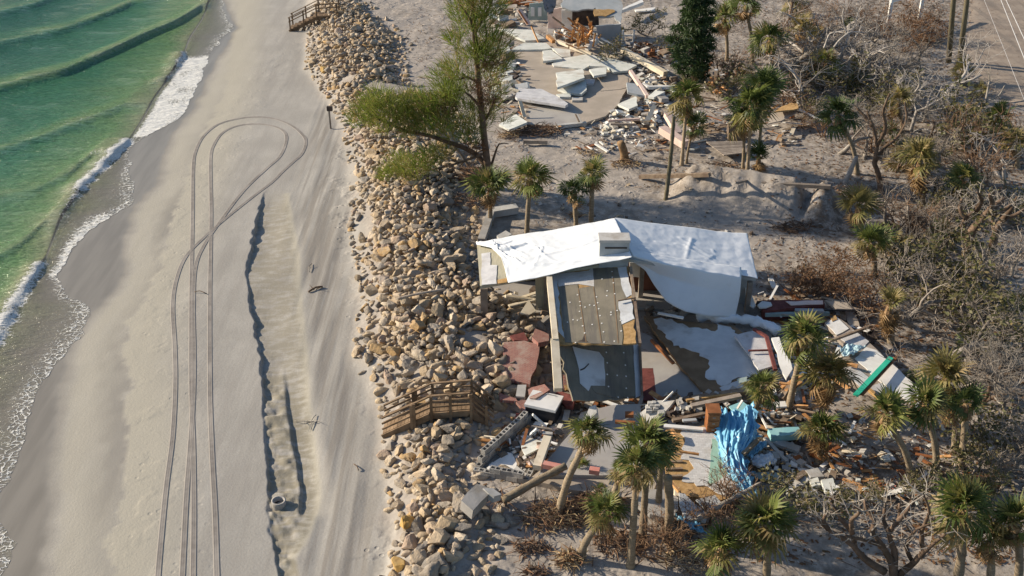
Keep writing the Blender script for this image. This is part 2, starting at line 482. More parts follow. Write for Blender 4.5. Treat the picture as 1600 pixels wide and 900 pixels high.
hgt = mathn(nt, 'ADD', hgt, mathn(nt, 'MULTIPLY', mathn(nt, 'MULTIPLY', n_mid, attr(nt, 'land')), .8))
hgt = mathn(nt, 'MULTIPLY', hgt, mathn(nt, 'SUBTRACT', 1.0, mathn(nt, 'MULTIPLY', wet_f, .93)))
bump(nt, b, hgt, .7, .055)

m, nt, b, out = start('track_sand')
n1 = noise_tex(nt, 3.0, 4, .6)
tread = nd(nt, 'ShaderNodeTexWave', wave_type='BANDS', bands_direction='Y')
tread.inputs['Scale'].default_value = 2.4
nt.links.new(nd(nt, 'ShaderNodeNewGeometry').outputs['Position'], tread.inputs['Vector'])
c = mixcol(nt, maprange(nt, n1, .35, .65), (.190, .172, .154), (.245, .224, .202))
c = mixcol(nt, mathn(nt, 'MULTIPLY', attr(nt, 'edge'), .75), c, (.36, .330, .29))
c = mixcol(nt, maprange(nt, noise_tex(nt, .45, 4, .6), .42, .66, 0, .7), c, (.345, .318, .282))
setc(nt, b, c)
b.inputs['Roughness'].default_value = .95
bump(nt, b, n1, .4, .03)

m, nt, b, out = start('road_sand')
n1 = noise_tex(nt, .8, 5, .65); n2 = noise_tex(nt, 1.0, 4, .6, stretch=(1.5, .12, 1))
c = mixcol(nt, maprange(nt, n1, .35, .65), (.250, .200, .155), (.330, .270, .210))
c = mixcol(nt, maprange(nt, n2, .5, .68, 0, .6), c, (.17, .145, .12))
setc(nt, b, c)
b.inputs['Roughness'].default_value = .93
bump(nt, b, noise_tex(nt, 9, 4, .6), .4, .03)

m, nt, b, out = start('sea_water')
dep = attr(nt, 'depth'); fo = attr(nt, 'foam')
wn = noise_tex(nt, .5, 5, .6, stretch=(.35, 1.2, 1))
dd = mathn(nt, 'ADD', dep, mathn(nt, 'MULTIPLY', mathn(nt, 'SUBTRACT', wn, .5), .35))
cr = nd(nt, 'ShaderNodeValToRGB')
nt.links.new(dd, cr.inputs[0])
el = cr.color_ramp.elements
el[0].position = 0.0; el[0].color = (.24, .22, .175, 1)
el[1].position = 1.0; el[1].color = (.022, .108, .062, 1)
for pos, cc in ((.16, (.25, .275, .15)), (.34, (.13, .235, .090)), (.62, (.050, .165, .080))):
    e_ = el.new(pos); e_.color = (*cc, 1)
vor = nd(nt, 'ShaderNodeTexVoronoi', feature='DISTANCE_TO_EDGE')
vor.inputs['Scale'].default_value = 3.2
geo = nd(nt, 'ShaderNodeNewGeometry')
warp = nd(nt, 'ShaderNodeVectorMath', operation='ADD')
nz = nd(nt, 'ShaderNodeTexNoise'); nz.inputs['Scale'].default_value = 1.3; nz.inputs['Detail'].default_value = 4
nt.links.new(geo.outputs['Position'], nz.inputs['Vector'])
nt.links.new(geo.outputs['Position'], warp.inputs[0]); nt.links.new(nz.outputs['Color'], warp.inputs[1])
nt.links.new(warp.outputs[0], vor.inputs['Vector'])
lace = maprange(nt, vor.outputs['Distance'], .015, .09, 1, 0)
speck = noise_tex(nt, 7, 5, .7)
fm = mathn(nt, 'ADD', mathn(nt, 'MULTIPLY', lace, .26), mathn(nt, 'MULTIPLY', speck, .95))
foam_f = maprange(nt, mathn(nt, 'ADD', fm, fo), .98, 1.28)
col = mixcol(nt, foam_f, cr.outputs[0], (.72, .72, .68))
setc(nt, b, col)
nt.links.new(maprange(nt, foam_f, 0, 1, .10, .7), b.inputs['Roughness'])
b.inputs['IOR'].default_value = 1.33
rip = mathn(nt, 'ADD', noise_tex(nt, 1.7, 5, .65, stretch=(.28, 1.5, 1)), mathn(nt, 'MULTIPLY', noise_tex(nt, 4.5, 3, .6, stretch=(.45, 1.4, 1)), .45))
bump(nt, b, rip, 1.0, .30)
tr = nd(nt, 'ShaderNodeBsdfTransparent')
mx = nd(nt, 'ShaderNodeMixShader')
op = mathn(nt, 'MAXIMUM', maprange(nt, dep, 0.0, .20, .22, 1.0), foam_f)
nt.links.new(op, mx.inputs[0]); nt.links.new(tr.outputs[0], mx.inputs[1]); nt.links.new(b.outputs[0], mx.inputs[2])
nt.links.new(mx.outputs[0], out.inputs[0])

# ---------------------------------------------------------------- the ground, one sheet
def spaced(a, b_, d):
    return list(np.arange(a, b_ - 1e-6, d))
offs = [-400, -250, -160, -110] + spaced(-80, -30, 2.5) + spaced(-30, -13, .5) + spaced(-13, -1, .16) + spaced(-1, -.25, .06) + spaced(-.25, .5, .03) + spaced(.5, 3.5, .07) + spaced(3.5, 10, .16) + spaced(10, 45, .22) + spaced(45, 75, .7) + spaced(75, 130, 5) + [160, 220, 300, 420]
ys = spaced(-60, 20, 5) + spaced(20, 25, .5) + spaced(25, 42, .12) + spaced(42, 60, .17) + spaced(60, 80, .24) + spaced(80, 112, .42) + spaced(112, 140, 1.5) + spaced(140, 200, 6) + [220, 260, 320, 420, 600]
Y = np.array(ys)[:, None] + np.zeros((1, len(offs)))
X = np.array(offs)[None, :] + S1(np.array(ys))[:, None]
Z = H(X, Y)
rl, rr = RL(Y), RR(Y)
wj = .35 * fbm(Y * .6, X * .4, 41) + .12 * fbm(Y * 2.2, X * 1.2, 42)
wet = 1 - sstep(-.35, .45, X - WET(Y) - wj)
s1 = (X - S1(Y)); wd = np.maximum(S2(Y) - S1(Y), .8)
creamj = .35 * fbm(Y * .5, X * .3, 43)
cream = .6 * sstep(0, .6, X - WET(Y) - wj) * (1 - sstep(.8, 3.4, X - WET(Y) - creamj))
cj = X - CREAM(Y) - creamj * 1.8 - .25 * fbm(Y * 1.9, X * .6, 47)
cream = np.maximum(cream, .8 * sstep(-.04, .08, cj) * (1 - sstep(.5, 3.4, X - CREAM(Y))))
wetz = sstep(.9, 2.2, X - WET(Y)) * (1 - sstep(-.08, .05, cj)) * (.22 + .40 * sstep(.4, .65, .6 * vnoise(X * .9, Y * .45, 44) + .4 * vnoise(X * 2.6, Y * 1.4, 48)))
low = 1 - sstep(Y_G1, Y_G0, Y)
cstrip = np.exp(-((X - S2(Y) + .15) / np.where(X < S2(Y) - .15, .26, .14)) ** 2) * (Y < P(450, 300, .5).y)
cream = np.maximum(cream, .75 * cstrip)
lanem = sstep(-.1, .5, X - S2(Y)) * (1 - sstep(-1.2, .2, X - rl))
landm = sstep(-.6, 1.0, X - rl + .8 * fbm(X * .8, Y * .8, 45))
gully = sstep(.02, .12, s1) * (1 - sstep(.8, 1.0, s1 / wd)) * (1 - sstep(Y_SC1, Y_SC0, Y)) * (.75 + .25 * low)
litter = sstep(-2.5, 3.5, X - LIT(Y) + 3 * fbm(X * .3, Y * .3, 46)) * (.25 + .75 * sstep(.38, .6, vnoise(X * .3, Y * .3, 50)))
dr = P(1500, 455, 1.2)
litter = np.maximum(litter, .55 * sstep(.5, 3, X - RR(Y)) * sstep(.42, .68, vnoise(X * .22, Y * .22, 49)))
litter = litter * (1 - .85 * np.exp(-((Y - dr.y - .02 * (X - dr.x)) / 1.3) ** 2) * sstep(14, 19, X))
dr2 = P(1350, 850, 1.2)
litter = litter * (1 - .7 * np.exp(-((Y - dr2.y) / 1.3) ** 2))
foot = np.maximum(sstep(1.2, 3.5, X - S2(Y)) * (1 - landm), .15 * sstep(-6.5, -4, X - S1(Y)) * (1 - sstep(-3, -1, s1)))
foot = np.maximum(foot, .5 * landm)
ground = grid_object('ground', X, Y, Z, 'ground', dict(wet=np.maximum(wet, wetz), cream=cream, land=landm, gully=gully, litter=litter, foot=foot, lane=lanem))
set_props(ground, 'pale beach sand rising to the littered sandy lots', 'ground', kind='structure')

# ---------------------------------------------------------------- the sea
neg = [-500, -300, -180, -110, -80, -60] + spaced(-48, -24, .6) + spaced(-24, -6, .3) + spaced(-6, 0, .14)
frac = np.linspace(0, 1, 30)
yw = spaced(-60, 20, 5) + spaced(20, 26, .5) + spaced(26, 60, .16) + spaced(60, 100, .26) + spaced(100, 130, .8) + spaced(130, 200, 5) + [230, 300, 420, 600]
ya = np.array(yw)
e1 = E1(ya)[:, None]
lobes = .30 * fbm(ya * .9, ya * .1, 51) + .16 * fbm(ya * 3.1, ya * .1, 52)
e2 = np.maximum(E2(ya) + lobes, E1(ya) + .5)[:, None]
X = np.concatenate([e1 + np.array(neg)[None, :], e1 + (e2 - e1) * frac[None, :]], 1)
Y = ya[:, None] + np.zeros_like(X)
e = X - e1
fr = np.clip(e / np.maximum(e2 - e1, .1), 0, 1)
Zg = H(X, Y)
def crest_line(pts):
    w_ = sorted((P(a, b_, .1).x, P(a, b_, .1).y) for a, b_ in pts)
    xs = np.array([q[0] for q in w_]); yy = np.array([q[1] for q in w_])
    k0 = (yy[1] - yy[0]) / (xs[1] - xs[0])
    xs = np.concatenate([[xs[0] - 60], xs]); yy = np.concatenate([[yy[0] - 60 * k0 * .6], yy])
    return lambda x: np.interp(x, xs, yy), xs[-1]
Zw = np.zeros_like(X)
for pts, am, wf, wb in (([(0, 68), (100, 46), (165, 22), (215, 0)], .34, 1.0, 3.0), ([(0, 138), (100, 113), (165, 84), (225, 56), (280, 32), (318, 8)], .42, .8, 2.6),
                        ([(0, 232), (60, 212), (140, 184), (200, 160)], .22, 1.0, 2.4), ([(0, 305), (60, 292), (110, 268), (150, 236)], .20, .9, 2.0),
                        ([(0, 395), (40, 372), (80, 335)], .16, .8, 1.6), ([(0, 20), (60, 5), (120, -20)], .3, 1.2, 3)):
    f, xm = crest_line(pts)
    d = (Y - f(X) + .35 * fbm(X * .3, Y * .1, 55)) * .8
    Zw += .75 * am * np.where(d < 0, np.exp(-(d / wf) ** 2), np.exp(-(d / wb) ** 2)) * (1 - sstep(xm - .5, xm + 2.5, X)) * (.75 + .5 * vnoise(X * .12, Y * .12, 57))
Zw += .05 * fbm(X * .35, Y * .8, 56, 4) * sstep(0, 3, -e)
rowY = lambda r_: P(150, r_, 0).y
brk = (sstep(rowY(305), rowY(292), Y) * (1 - sstep(rowY(222), rowY(214), Y)) + sstep(rowY(560), rowY(535), Y) * (1 - sstep(rowY(425), rowY(395), Y)) + .7 * sstep(rowY(400), rowY(300), Y) * (1 - sstep(rowY(250), rowY(230), Y)))
brk = np.clip(brk, 0, 1)
brk2 = sstep(rowY(135), rowY(122), Y) * (1 - sstep(rowY(85), rowY(78), Y))
ej = e + .30 * fbm(Y * 1.3, X * .2, 59) + .12 * fbm(Y * 4.5, X * .6, 60)
lump = .55 + .7 * vnoise(Y * 1.1, X * .4, 62)
Zw += .22 * lump * np.clip(brk + brk2, 0, 1) * np.exp(-((ej + .15) / np.where(ej < -.15, .8, .35)) ** 2)
Zw = Zw * 1.0
Zf = np.where(e < 0, Zw + .012, np.maximum(Zg + .014, Zw * (1 - fr) + .012))
Zf = np.maximum(Zf, np.where(e < 0, -9, Zg + .010))
depth = np.clip(-e / 15.0, 0, 1) ** .62 * .92 + .10 * (e < 0) - 1.5 * Zw * sstep(.05, .2, Zw)  # crests shifted to lighter green: light through thin water put into the colour
depth = np.where(e < 0, np.maximum(depth, np.minimum(.30, .12 + .10 * -e)), depth)
depth = np.where(e > 0, .12 * (1 - fr), depth)
foam = brk * (.62 + .6 * vnoise(Y * 1.7, X * .8, 63)) * np.exp(-((ej + .05) / np.where(ej < 0, .50, .55)) ** 2)
foam = np.maximum(foam, .8 * lump * brk2 * np.exp(-((ej - .1) / .30) ** 2))
fan = sstep(rowY(222), rowY(212), Y) * (1 - sstep(rowY(96), rowY(80), Y))
foam = np.maximum(foam, fan * sstep(-.05, .2, fr) * (.66 + .35 * vnoise(X * 1.3, Y * .9, 64)))
sheet = 1 - fan
foam = np.maximum(foam, (e > 0) * sheet * (.26 + .32 * sstep(.55, .95, fr)))
foam = np.maximum(foam, (e > 0) * .55 * sstep(.88, .99, fr) * vnoise(Y * .7, X * .2, 65) * 1.3)
mid2 = sstep(rowY(455), rowY(430), Y) * (1 - sstep(rowY(345), rowY(320), Y))
foam = np.maximum(foam, mid2 * (e > 0) * (.30 + .45 * sstep(.35, .8, fr)))
foam = np.maximum(foam, .42 * sstep(.05, .16, Zw) * (e < 0) * sstep(-14, -3, e) * vnoise(X * .4, Y * .8, 58))
sea = grid_object('sea_water', X, Y, Zf, 'sea_water', dict(depth=depth, foam=foam))
set_props(sea, 'green sea with foam washing up the beach', 'sea', kind='structure')

# ---------------------------------------------------------------- tyre tracks pressed into the beach
def resample(pts, step):
    pts = [Vector(p) for p in pts]
    sm = []
    n = len(pts)
    for i in range(n - 1):                                   # Catmull-Rom
        p0, p1, p2, p3 = pts[max(i - 1, 0)], pts[i], pts[i + 1], pts[min(i + 2, n - 1)]
        k = max(2, int((p2 - p1).length / step))
        for j in range(k):
            t = j / k
            sm.append(.5 * ((2 * p1) + (p2 - p0) * t + (2 * p0 - 5 * p1 + 4 * p2 - p3) * t * t + (3 * p1 - p0 - 3 * p2 + p3) * t ** 3))
    sm.append(pts[-1])
    return sm
TRK = [[(303, 960), (302, 900), (303, 800), (302, 700), (299, 600), (299, 450), (301, 330), (302, 260), (306, 236), (318, 213), (340, 195), (370, 186), (400, 183), (430, 186), (455, 196), (472, 210), (478, 222), (472, 240), (455, 256), (440, 270), (425, 285), (392, 310), (352, 342), (318, 372), (290, 402), (275, 440), (270, 480), (273, 540), (274, 600), (270, 680), (260, 760), (252, 840), (247, 900), (244, 960)],
       [(341, 960), (339, 900), (336, 800), (331, 700), (328, 600), (328, 450), (330, 330), (329, 250), (335, 225), (350, 206), (375, 196), (405, 194), (430, 198), (445, 207), (447, 222), (437, 245), (415, 265), (380, 299), (345, 345), (318, 385), (305, 420), (302, 480), (303, 550), (302, 620), (297, 700), (291, 780), (285, 900), (282, 960)]]
for pts, lab in zip(TRK, ('outer wheel rut of the looping tyre tracks on the beach', 'inner wheel rut of the looping tyre tracks on the beach')):
    c = resample([G(*q) for q in pts], .22)
    c = np.array([[q.x, q.y] for q in c])
    t = np.gradient(c, axis=0); t /= np.linalg.norm(t, axis=1)[:, None] + 1e-9
    nrm = np.stack([-t[:, 1], t[:, 0]], 1)
    prof = [(-.105, -.014, 1), (-.078, .006, .8), (-.055, -.006, 0), (-.02, .0, 0), (.02, .0, 0), (.055, -.006, 0), (.078, .006, .8), (.105, -.014, 1)]
    X = np.stack([c[:, 0] + nrm[:, 0] * o for o, h, g in prof], 1)
    Y = np.stack([c[:, 1] + nrm[:, 1] * o for o, h, g in prof], 1)
    Z = np.stack([np.full(len(c), h) for o, h, g in prof], 1) + .016 + H(X, Y)
    E = np.stack([np.full(len(c), g) for o, h, g in prof], 1)
    o = grid_object('tyre_track', X, Y, Z, 'track_sand', dict(edge=E))
    set_props(o, lab, 'track', kind='structure')

# ---------------------------------------------------------------- the road
ra, rb = P(1503, 93, 1.25), P(1513, 0, 1.25)
dx = (rb.x - ra.x) / (rb.y - ra.y)
yr = np.array(spaced(52, 120, .5) + spaced(120, 300, 6))
of = np.arange(0, 8.6, .5)
X = ra.x + (yr[:, None] - ra.y) * dx + .030 * np.maximum(77 - yr[:, None], 0) ** 2 + of[None, :] + .25 * fbm(yr * .7, yr * 0, 61)[:, None] * (of[None, :] < .4)
Y = yr[:, None] + np.zeros_like(X)
Z = H(X, Y) + .05 - .08 * ((of[None, :] == of[0]) | (of[None, :] == of[-1]))
set_props(grid_object('road', X, Y, Z, 'road_sand', {}), 'sand covered road crossed by long tree shadows', 'road', kind='structure')
# ---------------------------------------------------------------- revetment boulders
m, nt, b, out = start('boulder')
at = nd(nt, 'ShaderNodeAttribute', attribute_name='rnd')
oi = nd(nt, 'ShaderNodeObjectInfo')
sepc = nd(nt, 'ShaderNodeSeparateColor'); nt.links.new(oi.outputs['Color'], sepc.inputs[0])
r = mathn(nt, 'FRACT', mathn(nt, 'ADD', at.outputs['Fac'], sepc.outputs[0]))
cr = nd(nt, 'ShaderNodeValToRGB')
cr.color_ramp.interpolation = 'CONSTANT'
nt.links.new(r, cr.inputs[0])
el = cr.color_ramp.elements
stops = [(0, (.49, .39, .265)), (.16, (.41, .32, .21)), (.30, (.56, .475, .36)), (.44, (.33, .285, .23)), (.56, (.46, .365, .255)), (.68, (.23, .21, .185)), (.77, (.46, .31, .15)), (.86, (.55, .45, .335)), (.93, (.44, .335, .255))]
el[0].position, el[0].color = 0, (*stops[0][1], 1)
el[1].position, el[1].color = stops[1][0], (*stops[1][1], 1)
for p_, c_ in stops[2:]:
    q = el.new(p_); q.color = (*c_, 1)
n1 = noise_tex(nt, 3.0, 5, .65); n2 = noise_tex(nt, 1.2, 4, .6)
c = mixcol(nt, maprange(nt, n1, .38, .68, 0, .55), cr.outputs[0], (.24, .195, .145))
c = mixcol(nt, maprange(nt, n2, .56, .70, 0, .45), c, (.44, .31, .16))
c = mixcol(nt, maprange(nt, n2, .46, .30, 0, .55), c, (.34, .325, .30))
setc(nt, b, c)
b.inputs['Roughness'].default_value = .95
b.inputs['Specular IOR Level'].default_value = .2
bump(nt, b, mathn(nt, 'ADD', n1, noise_tex(nt, 9, 4, .65)), .75, .07)
plain('ochre_rock', (.42, .25, .07), (.52, .36, .15), 3, .95, 9, .7, dirt=(.28, .18, .09))

def icosphere(sub):
    t = (1 + 5 ** .5) / 2
    v = [Vector(q).normalized() for q in ((-1, t, 0), (1, t, 0), (-1, -t, 0), (1, -t, 0), (0, -1, t), (0, 1, t), (0, -1, -t), (0, 1, -t), (t, 0, -1), (t, 0, 1), (-t, 0, -1), (-t, 0, 1))]
    f = [(0, 11, 5), (0, 5, 1), (0, 1, 7), (0, 7, 10), (0, 10, 11), (1, 5, 9), (5, 11, 4), (11, 10, 2), (10, 7, 6), (7, 1, 8), (3, 9, 4), (3, 4, 2), (3, 2, 6), (3, 6, 8), (3, 8, 9), (4, 9, 5), (2, 4, 11), (6, 2, 10), (8, 6, 7), (9, 8, 1)]
    for _ in range(sub):
        mid = {}; nf = []
        def md(a, b_):
            k = (min(a, b_), max(a, b_))
            if k not in mid:
                v.append(((v[a] + v[b_]) / 2).normalized()); mid[k] = len(v) - 1
            return mid[k]
        for a, b_, c_ in f:
            x, y, z = md(a, b_), md(b_, c_), md(c_, a)
            nf += [(a, x, z), (b_, y, x), (c_, z, y), (x, y, z)]
        f = nf
    return v, f
ICO2 = icosphere(2)
ICO1 = icosphere(1)
def rock_shape(seed, ico=ICO2):
    rg = random.Random(seed)
    cuts = [(Vector((rg.gauss(0, 1), rg.gauss(0, 1), rg.gauss(0, 1))).normalized(), rg.uniform(.42, .78)) for _ in range(12)]
    sc = (rg.uniform(.95, 1.3), rg.uniform(.75, 1.0), rg.uniform(.6, .85))
    o = Vector((seed * 3.7, seed * 1.3, seed * 2.1))
    vs = []
    for q in ico[0]:
        k = 1 +   .42 * mnoise.noise(q * 1.2 + o) + .26 * mnoise.noise(q * 3.0 + o) + .10 * mnoise.noise(q * 7 + o)
        p = q * k
        for n_, d_ in cuts:
            e_ = p.dot(n_) - d_
            if e_ > 0: p = p - n_ * (e_ * .96)
        vs.append(Vector((p.x * sc[0], p.y * sc[1], p.z * sc[2])))
    mx_ = max(v_.length for v_ in vs)
    return [v_ / mx_ for v_ in vs]
ROCKS = [rock_shape(i + 1) for i in range(20)]
def rock_mesh(i, mat='boulder'):
    b_ = MB(); b_.add(ROCKS[i], ICO2[1])
    return b_.mesh('boulder', mat, False)
ROCKME = [rock_mesh(i) for i in range(20)]

rg = random.Random(7)
spots = []                                   # x, y, z, radius
cell = {}
def free(x, y, r_, k):
    cx, cy = int(x // 1), int(y // 1)
    for i in (-1, 0, 1):
        for j in (-1, 0, 1):
            for (a, c_, q) in cell.get((cx + i, cy + j, k), ()):
                if (a - x) ** 2 + (c_ - y) ** 2 < ((r_ + q) * .72) ** 2: return False
    return True
def put(x, y, z, r_, k):
    cell.setdefault((int(x // 1), int(y // 1), k), []).append((x, y, r_))
    spots.append((x, y, z, r_))
KEEP_OUT = []                                # (x0, x1, y0, y1) where something else stands
def blocked(x, y):
    return any(a < x < b_ and c_ < y < d_ for a, b_, c_, d_ in KEEP_OUT)
YA, YB = P(650, 905, 1).y - 1.0, P(560, 5, 1).y
bw = G(612, 684)
KEEP_OUT.append((bw.x - .5, bw.x + .75, bw.y - .05, bw.y + 1.2))
band = [(.46, .32, 700), (.32, .21, 6000), (.21, .11, 24000)]
for k in (0, 1, 2):
    for r1, r0, n_ in band:
        for _ in range(int(n_ * (1 if k == 0 else .6 if k == 1 else .3))):
            y = rg.uniform(YA, YB)
            x0, x1 = float(RL(y)), float(RR(y))
            x0 += .3
            x = rg.uniform(x0 - .35, x1 + .7)
            u = (x - x0) / max(x1 - x0, .5)
            edge = min(x - x0, x1 - x)
            if edge < .7 and rg.random() > (.22 if edge < 0 else .55): continue
            if k and edge < (.8 if k == 1 else 1.5): continue
            far = (y - YA) / (YB - YA)
            if rg.random() < far * .35 * (k + 1): continue
            gap = float(vnoise(np.array([x * .55]), np.array([y * .55]), 88)[0])
            if gap < .03 + .20 * far + .05 * k: continue
            if blocked(x, y): continue
            if bw.x - .4 < x < bw.x + 4.6 and bw.y - .25 < y < bw.y + 1.0 and (k or r1 > .3): continue
            r_ = rg.uniform(r0, r1) * (1 - .18 * far)
            if r_ > .34 and edge < .6: continue
            if not free(x, y, r_, k): continue
            z = k * .19 + r_ * .12
            put(x, y, z, r_, k)
xs = np.array([s[0] for s in spots]); yy = np.array([s[1] for s in spots])
zz = H(xs, yy)
spots = [(a, c_, float(h) + q, r_) for (a, c_, q, r_), h in zip(spots, zz)]
def px_size(s):
    return s[3] / (s[1] * CP + (CAMH - s[2]) * SP)
vis = lambda s: (s[1] > P(650, 897, 1.2).y)
order = sorted(range(len(spots)), key=lambda i: -px_size(spots[i]) * (1 if vis(spots[i]) else 0) * (1 + .6 * (spots[i][2] - zz[i])))
big = order[:288]
bigset = set(big)
TONES = [(.05, 'tan'), (.2, 'brown'), (.35, 'cream'), (.5, 'grey brown'), (.6, 'tan'), (.72, 'dark grey'), (.8, 'ochre'), (.9, 'cream'), (.96, 'pinkish brown')]
Y_BR = G(602, 684).y
BL = []
for i in big:
    x, y, z, r_ = spots[i]
    o = bpy.data.objects.new('boulder', ROCKME[i % 20])
    o.location = (x, y, z)
    o.rotation_euler = (rg.uniform(-.5, .5), rg.uniform(-.5, .5), rg.uniform(0, 6.28))
    o.scale = (r_ * rg.uniform(1.0, 1.55), r_ * rg.uniform(.95, 1.35), r_ * rg.uniform(.85, 1.3))
    COL.objects.link(o)
    tone, tname = TONES[rg.randrange(9)]
    o.color = (tone, tone, tone, 1)
    zone = 'below the wooden footbridge' if y < Y_BR - 3 else 'beside the wooden footbridge' if y < Y_BR + 2 else 'between footbridge and tarped house'
    side = 'beach edge' if x - float(RL(y)) < 1.6 else 'inland edge' if float(RR(y)) - x < 1.6 else 'revetment middle'
    size = 'large ' if r_ > .38 else 'medium ' if r_ > .31 else 'small '
    set_props(o, size + tname + ' boulder', 'boulder', 'boulders of the rock revetment along the beach')
    BL.append((o, size + tname + ' boulder', 'in the ' + side + ' ' + zone))
rank_labels(BL, lambda o: -o.location.y, 'from top')
mb_v, mb_f, mb_r = [], [], []
base = 0
RA = [np.array([list(q) for q in rk]) for rk in ROCKS]
FA = np.array(ICO2[1])
RB_ = [np.array([list(q) for q in rock_shape(i + 1, ICO1)]) for i in range(20)]
FB_ = np.array(ICO1[1])
for i, (x, y, z, r_) in enumerate(spots):
    if i in bigset: continue
    a = rg.uniform(0, 6.28); t = rg.uniform(-.6, .6)
    ca, sa, ct, st = math.cos(a), math.sin(a), math.cos(t), math.sin(t)
    Mx = np.array([[ca, -sa, 0], [sa, ca, 0], [0, 0, 1]]) @ np.array([[1, 0, 0], [0, ct, -st], [0, st, ct]])
    small = r_ < .21
    v_ = (RB_ if small else RA)[i % 20] * np.array([rg.uniform(1.0, 1.6), rg.uniform(.9, 1.35), rg.uniform(.8, 1.3)]) @ Mx.T * r_ + np.array([x, y, z])
    mb_v.append(v_); mb_f.append((FB_ if small else FA) + base); base += len(v_)
    mb_r.append(np.full(len(v_), rg.random()))
V = np.concatenate(mb_v).astype(np.float32); F = np.concatenate(mb_f).astype(np.int32); RN = np.concatenate(mb_r).astype(np.float32)
def tri_object(name, V, F, mat, rnd=None, smooth=True):
    me = bpy.data.meshes.new(name)
    me.vertices.add(len(V)); me.vertices.foreach_set('co', V.reshape(-1))
    me.loops.add(F.size); me.loops.foreach_set('vertex_index', F.reshape(-1))
    me.polygons.add(len(F)); me.polygons.foreach_set('loop_start', np.arange(0, F.size, F.shape[1], dtype=np.int32))
    me.polygons.foreach_set('loop_total', np.full(len(F), F.shape[1], np.int32))
    me.update(calc_edges=True)
    if smooth: me.polygons.foreach_set('use_smooth', np.ones(len(F), bool))
    if rnd is not None:
        at = me.attributes.new('rnd', 'FLOAT', 'POINT'); at.data.foreach_set('value', rnd)
    me.materials.append(MATS[mat])
    o = bpy.data.objects.new(name, me); COL.objects.link(o)
    return o
set_props(tri_object('revetment_rocks', V, F, 'boulder', RN, False), 'smaller rocks filling the revetment between beach and houses', 'rocks', kind='stuff')
print('rocks', len(spots))

def single_rock(px, py, rpx, i, label, mat='boulder', name='boulder'):
    p = G(px, py)
    r_ = rpx * mpp(p)
    o = bpy.data.objects.new(name, ROCKME[i] if mat == 'boulder' else rock_mesh(i, mat))
    o.location = p + Vector((0, 0, r_ * .4))
    o.rotation_euler = (0, 0, i * 1.7)
    o.scale = (r_,) * 3
    COL.objects.link(o)
    return set_props(o, label, 'boulder')
single_rock(634, 823, 17, 1, 'ochre yellow boulder at the beach edge, upper of two near the bottom', 'ochre_rock')
single_rock(624, 884, 17, 4, 'ochre yellow boulder at the beach edge, lower of two at the bottom', 'ochre_rock')
single_rock(507, 113, 10, 2, 'bright yellow boulder on the sand near the far beach stairs', 'ochre_rock')
single_rock(488, 100, 11, 3, 'dark boulder alone on the sand, leftmost near the far beach stairs')
single_rock(560, 437, 9, 6, 'small dark boulder alone on the sand left of the revetment')
single_rock(557, 555, 10, 8, 'small tan boulder alone on the sand above the wooden footbridge')
single_rock(566, 376, 12, 5, 'squat boulder jutting onto the beach beside the middle revetment')
single_rock(786, 740, 14, 9, 'rounded tan boulder beside the roots at the lower lot', 'boulder')
single_rock(776, 818, 15, 9, 'round brown boulder on sand between revetment and root tangle')
# ---------------------------------------------------------------- wooden footbridge over the revetment
def wood_walk(label, y0, depth, deck, rail_h, posts, zlow, name, steps=None, bar=.09):
    """deck: (x, z) profile of the walking surface on the plane y = y0 .. y0 + depth."""
    root = empty(name, (deck[0][0], y0 + depth / 2, zlow), label, 'footbridge' if steps is None else 'stairs')
    for a, b_ in zip(deck[:-1], deck[1:]):
        L = math.hypot(b_[0] - a[0], b_[1] - a[1])
        n_ = max(3, int(L / .15))
        d = Vector((b_[0] - a[0], 0, b_[1] - a[1])) / L
        if steps and abs(d.z) > .2:
            n_ = steps
            for i in range(n_):
                x = a[0] + (b_[0] - a[0]) * (i + .5) / n_; z = a[1] + (b_[1] - a[1]) * (i + .5) / n_
                mb = MB(); mb.box(Vector((x, y0 + depth / 2, z)), (Vector((1, 0, 0)), Vector((0, 1, 0)), Vector((0, 0, 1))), .15, depth / 2 - .03, .03); mb.build('step', 'boardwalk_wood', root)
        else:
            for i in range(n_):
                c_ = Vector((a[0], y0 + depth / 2, a[1])) + d * (L * (i + .5) / n_)
                mb = MB(); mb.box(c_, (d, Vector((0, 1, 0)), d.cross(Vector((0, 1, 0)))), L / n_ * .46, depth / 2 - .03, .022); mb.build('plank', 'boardwalk_wood', root)
        for s_, y in ((0, y0), (1, y0 + depth)):
            mb = MB(); mb.bar(Vector((a[0], y, a[1] - .14)), Vector((b_[0], y, b_[1] - .14)), .06, .26); mb.build('stringer', 'boardwalk_wood', root)
            for h, ww in ((rail_h, .05), (rail_h * .66, .035), (rail_h * .33, .035))[:2 if steps else 3]:
                mb = MB(); mb.bar(Vector((a[0], y, a[1] + h)), Vector((b_[0], y, b_[1] + h)), bar if h == rail_h else .04, ww if h == rail_h else .07); mb.build('handrail' if h == rail_h else 'rail', 'boardwalk_wood', root)
    px_ = [q[0] for q in deck]; pz_ = [q[1] for q in deck]
    for x in posts:
        z = float(np.interp(x, px_, pz_))
        for y in (y0 - .055, y0 + depth + .055):
            g = Hs(x, y) - .1
            mb = MB(); mb.bar(Vector((x, y, g)), Vector((x, y, z + rail_h + .02)), .10, .10); mb.build('post', 'boardwalk_wood', root)
    return root
b0 = G(602, 684)
Y0 = b0.y
def xz(px, py):
    p = atY(px, py, Y0); return (p.x, p.z)
d0, d1, d2, d3 = xz(598, 679), xz(673, 645), xz(735, 640), xz(772, 669)
wood_walk('brown wooden footbridge with railings crossing the boulder revetment', Y0, .80, [d0, d1, d2, d3], .74, [xz(613, 0)[0] + .0, xz(643, 650)[0], xz(674, 640)[0], xz(704, 637)[0], xz(736, 634)[0], xz(760, 650)[0]], b0.z, 'wooden_footbridge')
